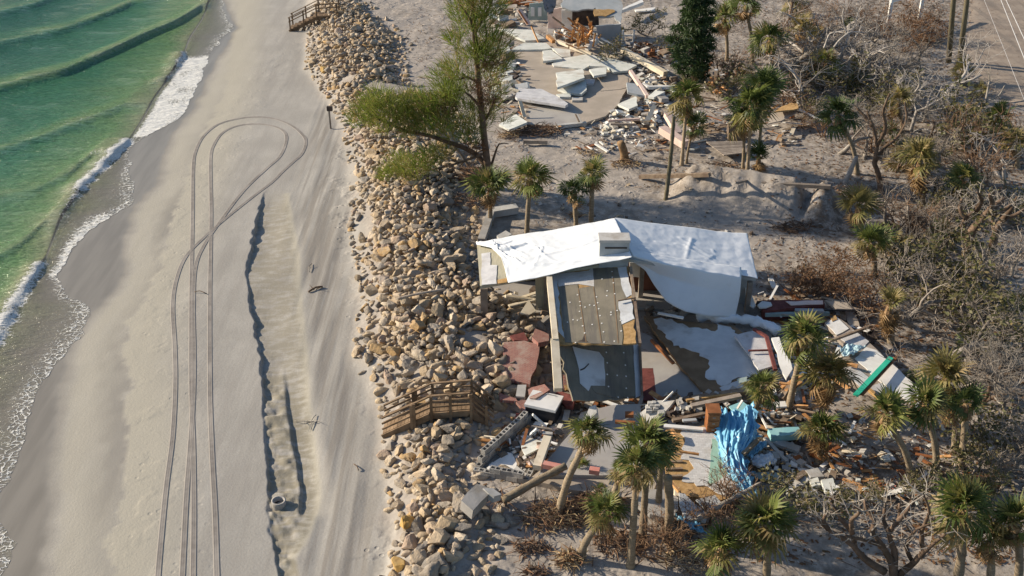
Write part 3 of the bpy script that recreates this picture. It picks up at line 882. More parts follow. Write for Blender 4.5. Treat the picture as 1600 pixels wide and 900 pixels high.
b1 = G(455, 49)
Y0 = b1.y
d0, d1, d2 = xz(452, 47), xz(494, 26), xz(530, 24)
wood_walk('wooden beach stairs with handrails at the far end of the revetment', Y0, 1.1, [d0, d1, d2], .95, [xz(454, 47)[0], xz(475, 36)[0], xz(495, 26)[0], xz(527, 24)[0]], b1.z, 'beach_stairs', steps=7)

# ---------------------------------------------------------------- small things on the beach
p = G(436, 788) - Vector((0, 0, .16))
root = empty('concrete_pipe', p, 'concrete pipe standing upright in the eroded beach channel', 'pipe')
mb = MB()
n = 20
vs, fs = [], []
for i in range(n):
    a = 2 * math.pi * i / n
    for r_, z in ((.24, -.05), (.24, .26), (.25, .34), (.19, .34), (.18, .0), (.18, -.05)):
        vs.append(p + Vector((r_ * math.cos(a), r_ * math.sin(a), z)))
for i in range(n):
    j = (i + 1) % n
    for k in range(5):
        fs.append((i * 6 + k, j * 6 + k, j * 6 + k + 1, i * 6 + k + 1))
mb.add(vs, fs); mb.build('pipe_wall', 'grey_concrete', root, True)
mb = MB(); mb.tube([p + Vector((0, 0, .14)), p + Vector((0, 0, .16))], .185, 16); mb.build('pipe_bottom', 'dark_interior', root)

p = G(517, 201)
root = empty('sign_post', p, 'thin post with a small box on top standing on the beach', 'post')
top = atY(514, 172, p.y)
mb = MB(); mb.bar(p - Vector((0, 0, .1)), top, .09, .09, up=Vector((0, 1, 0))); mb.build('post', 'grey_lumber', root)
mb = MB(); mb.box(top + Vector((.05, 0, .1)), (Vector((1, 0, 0)), Vector((0, 1, 0)), Vector((0, 0, 1))), .17, .10, .14); mb.build('post_box', 'dark_interior', root)

def stick(px0, py0, px1, py1, r_, label, mat='bark_grey', name='driftwood', forks=2, lift=.05):
    a, b_ = G(px0, py0, lift), G(px1, py1, lift)
    rg_ = random.Random(int(px0 * 7 + py0))
    mid = (a + b_) / 2 + Vector((rg_.uniform(-.1, .1), rg_.uniform(-.1, .1), .06))
    mb = MB(); mb.tube(resample([a, mid, b_], .15), r_, 6)
    for i in range(forks):
        s_ = a.lerp(b_, rg_.uniform(.3, .8))
        mb.tube([s_, s_ + Vector((rg_.uniform(-.5, .5), rg_.uniform(-.5, .5), .12))], [r_ * .6, r_ * .2], 4)
    return set_props(mb.build(name, mat, None, True), label, 'driftwood' if name == 'driftwood' else 'branch')
stick(482, 456, 504, 448, .045, 'short dark driftwood stick lying on the middle of the beach', 'bark_brown')
stick(460, 658, 496, 660, .016, 'thin forked twig lying on the cream sand strip', 'bark_grey', 'twig', 4)
stick(486, 672, 494, 648, .016, 'thin upright curved twig beside the forked twig on cream sand', 'bark_grey', 'twig', 2)
stick(304, 456, 323, 459, .02, 'thin straight stick between the wheel ruts', 'bark_brown', 'twig', 0)
stick(553, 725, 560, 735, .02, 'tiny dark stick on the sand right of the cream strip', 'bark_brown', 'twig', 0)
stick(484, 425, 487, 412, .02, 'tiny curled twig above the short dark driftwood', 'bark_grey', 'twig', 1)
stick(622, 466, 696, 452, .06, 'long weathered timber lying across the middle boulders', 'grey_lumber', 'driftwood', 0, .75)
# ---------------------------------------------------------------- slabs, boards, tarps
UP = Vector((0, 0, 1))
RNG = random.Random(21)
class Plane:
    def __init__(s, p, n): s.p, s.n = p, n.normalized()
    def hit(s, px, py, off=0.0):
        d = ray(px, py); c_ = Vector((0, 0, CAMH)); q = s.p + s.n * off
        return c_ + d * ((q - c_).dot(s.n) / d.dot(s.n))
def plane3(a, b_, c_):
    a, b_, c_ = G(*a), G(*b_), G(*c_)
    n_ = (b_ - a).cross(c_ - a)
    if n_.z < 0: n_ = -n_
    return Plane(a, n_)
def flat(px, py, z=.15, tilt=(0, 0)):
    return Plane(G(px, py, z), Vector((-tilt[0], -tilt[1], 1)))
def mapk(K, pts):
    if K is None: return [tuple(q) for q in pts]
    ox, oy, s_ = K
    return [(ox + q[0] / s_, oy + q[1] / s_) + tuple(q[2:]) for q in pts]
def ragged(poly, amp, n_, rgn):
    """Break the outline up: extra points pushed in and out within the plane."""
    if amp <= 0: return poly
    out = []
    m_ = len(poly)
    N = (poly[1] - poly[0]).cross(poly[2] - poly[0]).normalized()
    for i in range(m_):
        a, b_ = poly[i], poly[(i + 1) % m_]
        L = (b_ - a).length
        k = max(1, int(L / n_))
        side = (b_ - a).cross(N); side = side / max(side.length, 1e-6)
        for j in range(k):
            q = a.lerp(b_, (j + (rgn.uniform(-.3, .3) if j else 0)) / k)
            out.append(q + side * (rgn.uniform(-amp, amp) if j else rgn.uniform(-amp, amp) * .3))
    return out
def prism(poly, thick, N):
    n_ = len(poly)
    vs = [q for q in poly] + [q - N * thick for q in poly]
    cen = sum(poly, Vector()) / n_
    area = sum(((poly[i] - cen).cross(poly[(i + 1) % n_] - cen)).dot(N) for i in range(n_))
    top = tuple(range(n_)) if area > 0 else tuple(range(n_))[::-1]
    fs = [top, tuple(n_ + i for i in top[::-1])]
    for i in range(n_):
        j = (i + 1) % n_
        fs.append((i, i + n_, j + n_, j) if area > 0 else (j, j + n_, i + n_, i))
    mb = MB(); mb.add(vs, fs)
    return mb
CAT = {}
def slab(name, pts, mat, label=None, cat=None, z=.16, tilt=(0, 0), thick=.13, K=None, rag=.035, step=.35, pl=None, off=0.0, parent=None, group=None):
    pts = mapk(K, pts)
    if pl is None:
        cx = sum(q[0] for q in pts) / len(pts); cy = sum(q[1] for q in pts) / len(pts)
        pl = flat(cx, cy, z, tilt)
    poly = [pl.hit(q[0], q[1], off) for q in pts]
    poly = ragged(poly, rag, step, RNG)
    mb = prism(poly, thick, pl.n)
    o = mb.build(name, mat, parent)
    if parent is None: set_props(o, label, cat or name.split('_')[-1], group)
    return o
def board(name, a, b_, wd, ht, mat, label=None, cat='board', K=None, parent=None, group=None, roll=0.0):
    (a,), (b_,) = mapk(K, [a]), mapk(K, [b_])
    A = G(*a); B = G(*b_)
    up = (UP + Vector((B - A).cross(UP)).normalized() * math.tan(roll)).normalized() if roll else UP
    mb = MB(); mb.bar(A, B, wd, ht, up)
    o = mb.build(name, mat, parent)
    if parent is None: set_props(o, label, cat, group)
    return o
def upright(name, pts, mat, thick=.1, K=None, label=None, cat=None, parent=None, Yat=None, rag=0.0, slope=0.0):
    """A wall standing on the plane through its first point, facing the camera (slope: dy per dx)."""
    pts = mapk(K, pts)
    p0 = G(*Yat) if Yat else G(pts[0][0], pts[0][1], pts[0][2] if len(pts[0]) > 2 else 0)
    pl = Plane(p0, Vector((slope, -1, 0)))
    poly = ragged([pl.hit(q[0], q[1]) for q in pts], rag, .35, RNG)
    o = prism(poly, thick, pl.n).build(name, mat, parent)
    if parent is None: set_props(o, label, cat or name.split('_')[-1])
    return o
def rubble(name, poly, n_, size, mats, label, K=None, lift=.3, flatness=.5, cat='rubble'):
    poly = mapk(K, poly)
    xs_ = [q[0] for q in poly]; ys_ = [q[1] for q in poly]
    def inside(x, y):
        c_ = False
        for i in range(len(poly)):
            (x1, y1), (x2, y2) = poly[i][:2], poly[i - 1][:2]
            if (y1 > y) != (y2 > y) and x < (x2 - x1) * (y - y1) / (y2 - y1) + x1: c_ = not c_
        return c_
    mb = MB(); k = 0
    pts = []
    while len(pts) < n_:
        x, y = RNG.uniform(min(xs_), max(xs_)), RNG.uniform(min(ys_), max(ys_))
        if inside(x, y): pts.append((x, y))
    W = [P(x, y, 1.25) for x, y in pts]
    hz = H(np.array([q.x for q in W]), np.array([q.y for q in W]))
    for q, h in zip(W, hz):
        s_ = size * RNG.choice((.35, .5, .5, .7, 1.0, 1.4))
        ax = Matrix.Rotation(RNG.uniform(0, 6.28), 3, 'Z') @ Matrix.Rotation(RNG.uniform(-.45, .45), 3, 'X') @ Matrix.Rotation(RNG.uniform(-.35, .35), 3, 'Y')
        X_, Y_, Z_ = (ax @ Vector(v_) for v_ in ((1, 0, 0), (0, 1, 0), (0, 0, 1)))
        hx, hy, hz_ = s_ * RNG.uniform(.5, 1.2), s_ * RNG.uniform(.35, .8), s_ * RNG.uniform(.12, flatness)
        c_ = Vector((q.x, q.y, h + hz_ * .6 + RNG.random() ** 2 * lift))
        vs = [c_ + X_ * (a * hx * RNG.uniform(.75, 1.1)) + Y_ * (b_ * hy * RNG.uniform(.75, 1.1)) + Z_ * (d_ * hz_) for d_ in (-1, 1) for b_ in (-1, 1) for a in (-1, 1)]
        mb.add(vs, [(0, 2, 3, 1), (4, 5, 7, 6), (0, 1, 5, 4), (2, 6, 7, 3), (0, 4, 6, 2), (1, 3, 7, 5)], RNG.randrange(len(mats)))
    o = mb.build(name, mats)
    return set_props(o, label, cat, kind='stuff')
def cloth(name, rows, mat, label=None, cat='tarp', parent=None, amp=.06, nu=40, nv=24, freq=(1.2, 3.0), seed=0, fold=0.0, foldn=6, ridge=.9, crease=(), edge_j=0.0):
    """A sheet through rows of control points (each row a list of world points), wrinkled."""
    def along(row, t):
        d = [0]
        for a, b_ in zip(row[:-1], row[1:]): d.append(d[-1] + (b_ - a).length)
        t *= d[-1]
        for i in range(len(row) - 1):
            if t <= d[i + 1] or i == len(row) - 2:
                return row[i].lerp(row[i + 1], (t - d[i]) / max(d[i + 1] - d[i], 1e-6))
    vs, fs = [], []
    m_ = len(rows)
    for j in range(nv + 1):
        v_ = j / nv * (m_ - 1); k = min(int(v_), m_ - 2); f = v_ - k
        for i in range(nu + 1):
            u = i / nu
            p = along(rows[k], u).lerp(along(rows[k + 1], u), f)
            w_ = mnoise.noise(Vector((u * freq[0] * 4 + seed, j / nv * freq[1] * 2, seed * 1.7))) + .5 * abs(mnoise.noise(Vector((u * freq[0] * 9 + seed, j / nv * freq[1] * 4.5, 3.1)))) + .10 * mnoise.noise(Vector((u * 31 + seed, j / nv * 19, 1)))
            w_ += ridge * (1 - 2.6 * abs(mnoise.noise(Vector((u * 5 + j / nv * 3.2 + seed, j / nv * 3 - u * 2.5, seed + 7))))) + ridge * .6 * (1 - 2.6 * abs(mnoise.noise(Vector((u * 10 - j / nv * 5 + seed, j / nv * 8 + u * 3, seed + 4)))))
            p = p + Vector((0, 0, amp * w_ * 1.0))
            if fold: p = p + Vector((fold * .4, -fold * .5, fold)) * (.55 + 1.1 * abs(mnoise.noise(Vector((u * 2.2, j / nv * 4, seed + 5))))) * math.sin(u * foldn * 6.28 + 2.5 * mnoise.noise(Vector((u * 3, j / nv * 3.5, seed))) + 5 * mnoise.noise(Vector((.3, j / nv * 2.2, seed + 2))))
            for (u0, v0, u1, v1, h_, w0) in crease:
                ex, ey = u1 - u0, v1 - v0; tt = max(0, min(1, ((u - u0) * ex + (j / nv - v0) * ey) / (ex * ex + ey * ey)))
                dd_ = math.hypot(u - u0 - tt * ex, (j / nv - v0 - tt * ey) * .6)
                if dd_ < w0 * 3: p = p + Vector((0, 0, h_ * math.exp(-(dd_ / w0) ** 2) * (1 - .6 * tt)))
            if edge_j and (i < 2 or i > nu - 2): p = p + Vector((edge_j * mnoise.noise(Vector((j * .35, seed, i * .01))), edge_j * mnoise.noise(Vector((j * .5, seed + 3, 0))), 0))
            vs.append(p)
    for j in range(nv):
        for i in range(nu):
            a = j * (nu + 1) + i
            fs.append((a, a + 1, a + nu + 2, a + nu + 1))
    mb = MB(); mb.add(vs, fs)
    o = mb.build(name, mat, parent, True)
    sol = o.modifiers.new('thickness', 'SOLIDIFY'); sol.thickness = .015
    if parent is None: set_props(o, label, cat)
    return o
def tarp_mat(name, c1, c2, c3, rough=.45):
    m, nt, b, out = start(name)
    n1 = noise_tex(nt, .9, 4, .55)
    c = mixcol(nt, maprange(nt, n1, .35, .65), c1, c2)
    c = mixcol(nt, maprange(nt, noise_tex(nt, 2.7, 5, .7), .56, .72, 0, .5), c, c3)
    setc(nt, b, c)
    b.inputs['Roughness'].default_value = rough
    bump(nt, b, noise_tex(nt, 3, 3, .5), .15, .05)
tarp_mat('white_tarp', (.72, .76, .79), (.78, .81, .83), (.68, .70, .70))
tarp_mat('blue_tarp', (.16, .42, .62), (.24, .52, .70), (.40, .62, .74), .4)
tarp_mat('pale_blue_tarp', (.42, .60, .66), (.50, .66, .70), (.60, .70, .72), .5)

# roof felt with its weld seams
m, nt, b, out = start('roof_felt')
n1 = noise_tex(nt, .9, 5, .6)
c = mixcol(nt, maprange(nt, n1, .35, .65), (.165, .148, .108), (.235, .208, .155))
c = mixcol(nt, maprange(nt, noise_tex(nt, 1.2, 4, .7, stretch=(3, .25, 1)), .46, .64, 0, .7), c, (.115, .105, .092))
setc(nt, b, c); b.inputs['Roughness'].default_value = .8
bump(nt, b, noise_tex(nt, 22, 4, .6), .3, .02)
# brick pavers
m, nt, b, out = start('red_paver')
br = nd(nt, 'ShaderNodeTexBrick')
br.inputs['Scale'].default_value = 4.0
br.inputs['Color1'].default_value = (.24, .085, .07, 1); br.inputs['Color2'].default_value = (.32, .13, .10, 1); br.inputs['Mortar'].default_value = (.30, .25, .21, 1)
br.inputs['Mortar Size'].default_value = .02
nt.links.new(nd(nt, 'ShaderNodeNewGeometry').outputs['Position'], br.inputs['Vector'])
c = mixcol(nt, maprange(nt, noise_tex(nt, 1.4, 5, .65), .48, .66, 0, .7), br.outputs['Color'], (.38, .31, .26))
setc(nt, b, c); b.inputs['Roughness'].default_value = .9
bump(nt, b, br.outputs['Fac'], .4, -.02)
# shingles in courses
m, nt, b, out = start('shingle_courses')
br = nd(nt, 'ShaderNodeTexBrick')
br.inputs['Scale'].default_value = 3.2
br.inputs['Color1'].default_value = (.50, .49, .47, 1); br.inputs['Color2'].default_value = (.60, .59, .57, 1); br.inputs['Mortar'].default_value = (.40, .39, .37, 1)
br.inputs['Mortar Size'].default_value = .012
nt.links.new(nd(nt, 'ShaderNodeNewGeometry').outputs['Position'], br.inputs['Vector'])
c = mixcol(nt, maprange(nt, noise_tex(nt, 1.1, 5, .7), .5, .7, 0, .7), br.outputs['Color'], (.44, .40, .35))
setc(nt, b, c); b.inputs['Roughness'].default_value = .95
bump(nt, b, mathn(nt, 'ADD', noise_tex(nt, 2.5, 4, .6), br.outputs['Fac']), .4, .04)

# ================================================================ the tarped house in the middle
hroot = empty('tarped_house', G(960, 480), 'low broken house under a white roof tarp with its front roof fallen', 'house')
LB, LF = (745, 380, 2.05), (750, 447, 1.75)
PB, PF = (960, 343, 3.35), (985, 405, 3.05)
RB, RF = (1165, 367, 2.2), (1182, 435, 1.9)
lp = plane3(LB, PB, LF); rp = plane3(RB, PB, RF)
def quad_slab(name, c4, thick, mat, parent=None, **kw):
    q = [G(*c_) for c_ in c4]
    N = (q[1] - q[0]).cross(q[3] - q[0]).normalized()
    if N.z < 0: N = -N
    o = prism(q, thick, N).build(name, mat, parent)
    if parent is None: set_props(o, **kw)
    return o
quad_slab('roof_deck', [LB, PB, PF, LF], .14, 'beige_siding', hroot)
quad_slab('roof_deck', [PB, RB, RF, PF], .14, 'grey_paint', hroot)
slab('roof_felt_sheet', [(752, 396), (766, 394), (766, 414), (777, 414), (776, 443), (752, 445)], 'shingle_grey', pl=lp, off=.03, thick=.02, parent=hroot, rag=.03)
slab('roof_osb_patch', [(777, 437), (793, 434), (792, 441), (778, 443)], 'osb', pl=lp, off=.03, thick=.02, parent=hroot)
# walls and posts below
for px, py0, py1, wdt in ((757, 493, 449, .30), (852, 488, 430, .16), (1166, 492, 440, .2), (1000, 470, 408, .2), (905, 470, 420, .2)):
    a = G(px, py0); b_ = atY(px + 1, py1, a.y)
    mb = MB(); mb.bar(a, Vector((a.x, a.y, b_.z)), wdt, wdt, Vector((0, 1, 0))); mb.build('post', 'grey_lumber', hroot)
upright('wall_panel', [(838, 488), (859, 487), (860, 429), (836, 433)], 'beige_siding', .08, parent=hroot, Yat=(848, 488))
upright('inner_wall', [(975, 470), (1050, 474), (1048, 420), (975, 410)], 'red_brown_wall', .1, parent=hroot, Yat=(1010, 458))
upright('inner_wall', [(984, 432), (1005, 434), (1005, 412), (984, 410)], 'white_paint', .1, parent=hroot, Yat=(995, 462))
upright('end_wall', [(1100, 490), (1172, 490), (1172, 428), (1100, 424)], 'grey_paint', .12, parent=hroot, Yat=(1130, 478))
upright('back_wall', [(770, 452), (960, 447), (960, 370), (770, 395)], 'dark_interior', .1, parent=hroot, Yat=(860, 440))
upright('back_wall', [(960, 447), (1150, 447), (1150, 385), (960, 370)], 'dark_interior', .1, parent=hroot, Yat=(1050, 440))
slab('floor', [(760, 492), (1000, 480), (1165, 492), (1150, 440), (770, 440)], 'floor_concrete', z=.12, thick=.2, parent=hroot, rag=0)
# chimney
cb = atY(959, 411, G(959, 411, 2.92).y)
chim = MB(); AX = (Vector((1, 0, 0)), Vector((0, 1, 0)), UP)
w_ = 46 * mpp(cb) / 2
chim.box(cb + Vector((0, .32, .34)), AX, w_, .32, .62)
ch = chim.build('chimney', 'grey_paint', hroot)
mb = MB(); mb.box(cb + Vector((0, .32, 1.0)), AX, w_ + .03, .35, .055); mb.build('chimney_cap', 'concrete', ch)
mb = MB(); mb.box(cb + Vector((.06, -.006, .70)), AX, w_ * .74, .012, .035); mb.build('chimney_slot', 'dark_interior', ch)
# tarp over the roof, left slope and right slope, and the part hanging over the front
def on(pl, pts, off): return [pl.hit(a, b_, off) for a, b_ in pts]
rgk = random.Random(3)
CR_L = [(.14 + rgk.gauss(0, .03), .75 + rgk.gauss(0, .1), .14 + .30 * math.cos(a), .75 - .55 * abs(math.sin(a)), rgk.uniform(.05, .12), rgk.uniform(.006, .012)) for a in [rgk.uniform(0, 3.1) for _ in range(10)]]
CR_L += [(rgk.uniform(.3, .6), rgk.uniform(.4, .8), rgk.uniform(.5, .95), rgk.uniform(.3, .9), rgk.uniform(.03, .07), .007) for _ in range(9)]
CR_R = [(.02 + .03 * k, .55 + .1 * k, .30 + .06 * k, .75 + .06 * k, .045, .016) for k in range(4)] + [(rgk.uniform(.1, .7), rgk.uniform(.3, .7), rgk.uniform(.4, .95), rgk.uniform(.6, .98), rgk.uniform(.02, .035), .014) for _ in range(8)]
top_l = on(lp, [(744, 379), (800, 369), (860, 360), (920, 350), (961, 342)], .06)
bot_l = on(lp, [(745, 383), (768, 388), (783, 402), (789, 420), (794, 443), (812, 440), (830, 437), (862, 430), (900, 420), (935, 413), (988, 402)], .10)
mid_l = [a.lerp(b_, .5) for a, b_ in zip(on(lp, [(744, 380), (790, 384), (850, 390), (910, 386), (975, 372)], .08), on(lp, [(744, 380), (790, 384), (850, 390), (910, 386), (975, 372)], .08))]
cloth('roof_tarp', [top_l, mid_l, bot_l], 'white_tarp', parent=hroot, amp=.05, nu=130, nv=70, freq=(1.2, .6), seed=2, ridge=.3, crease=CR_L)
top_r = on(rp, [(961, 342), (1030, 351), (1100, 359), (1167, 366)], .06)
eave = on(rp, [(988, 402), (1040, 412), (1100, 421), (1156, 430), (1184, 436)], .06)
cloth('roof_tarp', [top_r, eave], 'white_tarp', parent=hroot, amp=.045, nu=130, nv=60, freq=(1.0, .6), seed=5, ridge=.2, crease=CR_R)
drop00 = on(rp, [(983, 390), (1040, 401), (1100, 410), (1158, 419)], .10)
drop0 = on(rp, [(988, 400), (1040, 413), (1100, 424), (1158, 435)], .12)
drop2 = [G(990, 410, 2.7), G(1008, 422, 2.4), G(1022, 446, 1.9), G(1040, 472, 1.35), G(1070, 488, .95), G(1105, 495, .65), G(1148, 497, .45)]
drop1 = [G(988, 405, 2.85), G(1030, 428, 2.3), G(1090, 448, 1.85), G(1156, 462, 1.4)]
cloth('hanging_tarp', [drop00, drop0, drop1, drop2], 'white_tarp', parent=hroot, amp=.05, nu=60, nv=36, freq=(1.2, .6), seed=9, ridge=.3)
tail = resample([G(1090, 494, .35), G(1120, 496, .4), G(1150, 498, .42), G(1180, 502, .4), G(1205, 512, .35), G(1216, 519, .25)], .12)
mb = MB(); mb.tube(tail, [.20 + .09 * mnoise.noise(Vector((i * .45, 2, 3))) for i in range(len(tail))], 10); mb.v = [tuple(Vector(q) + Vector((mnoise.noise(Vector(q) * 3.1), mnoise.noise(Vector(q) * 3.1 + Vector((7, 0, 0))), mnoise.noise(Vector(q) * 3.1 + Vector((0, 9, 0))))) * .16 + Vector((0, 0, .07 * mnoise.noise(Vector(q) * 9)))) for q in mb.v]
mb.build('tarp_roll', 'white_tarp', hroot, True)
# fallen front roof: an upper and a lower sheet
up_pl = plane3((862, 425, 2.5), (980, 412, 2.8), (872, 538, 2.15))
TLp, TRp, MLp, MRp = (on(up_pl, [q], 0)[0] for q in ((860, 426), (981, 413), (872, 538), (994, 536)))
fall = empty('fallen_roof_sheet', G(935, 600), 'long grey felted roof panel fallen forward from the tarped house', 'roof panel')
prism(ragged([TLp, TRp, MRp, MLp], .06, .3, RNG), .07, up_pl.n).build('panel_deck', 'osb', fall)
MLp, MRp, BRp = G(872, 538, 2.12), G(994, 538, 1.0), G(1003, 622, .08)
Nl = (BRp - MLp).cross(MRp - MLp).normalized(); Nl = Nl if Nl.z > 0 else -Nl
lo_pl = Plane(MLp, (MRp - MLp).cross(BRp - MLp) if ((MRp - MLp).cross(BRp - MLp)).z > 0 else -(MRp - MLp).cross(BRp - MLp))
BLp = lo_pl.hit(896, 626)
prism(ragged([MLp, MRp, BRp, BLp], .07, .3, RNG), .07, lo_pl.n).build('panel_deck', 'roof_felt', fall)
K2 = (840, 400, 3.75)
slab('felt_layer', [(125, 180), (235, 165), (238, 190), (325, 175), (320, 62), (470, 70), (487, 160), (520, 245), (470, 265), (485, 370), (500, 470), (495, 520), (160, 505), (140, 330)], 'roof_felt', K=K2, pl=up_pl, off=.02, thick=.018, parent=fall, rag=.02)
slab('shingle_layer', [(105, 105), (300, 85), (322, 62), (330, 178), (235, 162), (122, 178)], 'shingle_courses', K=K2, pl=up_pl, off=.025, thick=.018, parent=fall, rag=.03)
slab('membrane_layer', [(468, 66), (520, 62), (552, 225), (520, 243), (488, 160)], 'membrane', K=K2, pl=up_pl, off=.02, thick=.018, parent=fall, rag=.04)
slab('membrane_layer', [(472, 266), (545, 250), (568, 365), (492, 400)], 'membrane', K=K2, pl=up_pl, off=.02, thick=.018, parent=fall, rag=.04)
slab('membrane_layer', [(85, 110), (112, 105), (140, 400), (172, 500), (150, 470), (120, 440)], 'membrane', K=K2, pl=up_pl, off=.02, thick=.018, parent=fall, rag=.04)
slab('felt_layer', [(205, 528), (500, 526), (560, 530), (575, 820), (450, 832), (340, 800), (310, 760), (395, 755), (388, 600), (360, 560)], 'roof_felt', K=K2, pl=lo_pl, off=.02, thick=.018, parent=fall, rag=.03)
slab('membrane_layer', [(205, 530), (360, 562), (390, 600), (395, 760), (312, 758), (300, 790), (250, 745), (245, 660)], 'membrane', K=K2, pl=lo_pl, off=.025, thick=.018, parent=fall, rag=.05)
slab('membrane_layer', [(560, 515), (598, 520), (606, 815), (575, 830), (570, 700)], 'membrane', K=K2, pl=lo_pl, off=.02, thick=.018, parent=fall, rag=.03)
for (x0, y0, x1, y1) in ((236, 192, 282, 505), (325, 180, 372, 508), (436, 80, 470, 510)):
    slab('felt_seam', [(x0, y0), (x0 + 5, y0), (x1 + 5, y1), (x1, y1)], 'brown_felt', K=K2, pl=up_pl, off=.03, thick=.02, parent=fall, rag=0)
slab('felt_tear', [(232, 500), (262, 490), (275, 455), (283, 490), (298, 505), (270, 503)], 'dark_interior', K=K2, pl=up_pl, off=.026, thick=.02, parent=fall, rag=0)
slab('felt_tear', [(250, 664), (272, 655), (300, 628), (303, 633), (276, 662), (252, 672)], 'dark_interior', K=K2, pl=lo_pl, off=.035, thick=.02, parent=fall, rag=0)
# fastener discs on the felt
disc = MB(); disc.tube([Vector((0, 0, 0)), Vector((0, 0, .012))], .032, 8)
dme = disc.mesh('fastener', 'white_paint')
pts = [(190, 272), (248, 268), (250, 292), (278, 300), (305, 288), (332, 290), (352, 275), (358, 310), (366, 350), (376, 395), (386, 445), (390, 505), (234, 228), (246, 325), (255, 365), (264, 410), (276, 452), (175, 388), (208, 374), (234, 377), (320, 402), (405, 233), (378, 135), (436, 92), (438, 125), (444, 158), (452, 222), (466, 320), (486, 378), (490, 440), (408, 205), (345, 240), (430, 330), (450, 500), (222, 508), (430, 345)]
for q in pts:
    a = mapk(K2, [q])[0]
    o = bpy.data.objects.new('fastener', dme); o.parent = fall
    o.location = up_pl.hit(*a, .022) - Vector(fall.location); o.rotation_euler = up_pl.n.to_track_quat('Z', 'Y').to_euler(); COL.objects.link(o)
for q in [(402, 565), (504, 567), (408, 626), (514, 640), (408, 694), (466, 700), (518, 705), (415, 765), (519, 775), (472, 828), (527, 830)]:
    a = mapk(K2, [q])[0]
    o = bpy.data.objects.new('fastener', dme); o.parent = fall
    o.location = lo_pl.hit(*a, .022) - Vector(fall.location); o.rotation_euler = lo_pl.n.to_track_quat('Z', 'Y').to_euler(); COL.objects.link(o)
board('fascia_beam', (68, 130, 2.6), (105, 500, 2.3), .22, .24, 'cream_paint', K=K2, parent=fall)
board('fascia_beam', (100, 490, 2.3), (120, 785, 1.5), .30, .24, 'cream_paint', K=K2, parent=fall)
board('edge_board', (545, 70, 2.85), (600, 520, 2.3), .10, .16, 'old_lumber', K=K2, parent=fall)
board('edge_board', (600, 520, 1.0), (612, 830, .15), .08, .14, 'old_lumber', K=K2, parent=fall)
board('roof_strap', (470, 262, 2.7), (575, 244, 2.75), .05, .05, 'old_lumber', K=K2, parent=fall)

# floor and collapsed roof right of the panel
K3 = (980, 330, 2.904)
slab('patio_floor', [(60, 545), (110, 570), (200, 680), (330, 770), (365, 850), (300, 865), (60, 855)], 'floor_concrete', 'bare grey floor strip between the fallen roof panel and collapsed membrane roof', 'floor', K=K3, z=.08, thick=.1, rag=.02)
slab('red_floor_strip', [(62, 712), (118, 712), (135, 860), (66, 858)], 'dark_red', 'dark red floor strip along the right edge of the fallen roof panel', 'floor', K=K3, z=.11, thick=.05, rag=.02)
cr_pl = plane3((1010, 500, .40), (1200, 570, .45), (1110, 620, .22))
croot = empty('membrane_roof_wreck', G(1100, 600), 'collapsed roof with white membrane and torn brown strip right of the felted panel', 'roof')
slab('roof_deck', [(75, 475), (150, 480), (260, 500), (480, 520), (640, 640), (640, 720), (520, 790), (370, 850), (230, 690)], 'brown_felt', K=K3, pl=cr_pl, thick=.12, parent=croot, rag=.04)
slab('membrane_layer', [(120, 490), (200, 490), (280, 530), (400, 545), (400, 500), (470, 525), (600, 690), (590, 740), (490, 760), (430, 790), (350, 740), (370, 690), (330, 640), (240, 620), (170, 570)], 'membrane', K=K3, pl=cr_pl, off=.03, thick=.025, parent=croot, rag=.13, step=.16)
slab('membrane_layer', [(420, 800), (500, 770), (560, 760), (540, 820), (440, 830)], 'membrane', K=K3, pl=cr_pl, off=.03, thick=.025, parent=croot, rag=.06)
board('batten', (110, 585, .35), (210, 690, .3), .12, .10, 'rust_brown', K=K3, parent=croot)
slab('broken_gable', [(485, 565), (575, 540), (625, 555), (665, 700), (600, 720), (545, 640)], 'shingle_grey', 'grey panel framed in dark red beside the tarp roll', 'panel', K=K3, z=.75, thick=.08)
board('dark_red_trim', (575, 535, .92), (632, 570, .9), .12, .10, 'dark_red', 'dark red trim board at the top of the grey framed panel', K=K3)
board('dark_red_trim', (632, 570, .9), (672, 720, .7), .14, .10, 'dark_red', 'dark red trim board down the right side of the grey framed panel', K=K3)
board('dark_red_trim', (550, 633, .85), (648, 630, .85), .06, .06, 'dark_red', 'thin dark red trim across the middle of the grey framed panel', K=K3)
slab('white_sheet', [(655, 575), (690, 570), (748, 715), (722, 760), (700, 720)], 'white_paint', 'torn white panel leaning right of the grey framed panel', 'panel', K=K3, z=.85, tilt=(.1, .25), thick=.1, rag=.06)
slab('white_sheet', [(534, 345), (552, 350), (582, 425), (572, 440), (545, 420)], 'white_paint', 'narrow white panel leaning at the right end of the tarped house', 'panel', K=K3, z=.7, tilt=(.2, .5), thick=.08)
board('pale_board', (140, 462, .9), (255, 485, .9), .14, .06, 'white_paint', 'pale board lying under the hanging tarp', K=K3)
rubble('roof_rubble', [(70, 430), (200, 430), (260, 490), (120, 490)], 60, .16, ['grey_concrete', 'old_lumber', 'concrete'], 'broken bits heaped under the hanging tarp', K=K3)
board('splintered_beam', (260, 858, .4), (640, 800, .55), .26, .16, 'old_lumber', 'long splintered roof edge beam below the collapsed membrane roof', 'beam', K=K3)
board('osb_edge_board', (270, 860, .5), (500, 830, .6), .10, .12, 'osb', 'yellow splintered board lying along the long roof edge beam', 'board', K=K3)
for i, (a, b_) in enumerate((((700, 800, .4), (800, 740, .6)), ((690, 780, .5), (760, 790, .5)), ((720, 815, .45), (790, 775, .5)))):
    board('splintered_board', a, b_, .12, .07, 'fresh_lumber', 'splintered orange board under the two leaning palms', K=K3, group='splintered boards under the leaning palms')
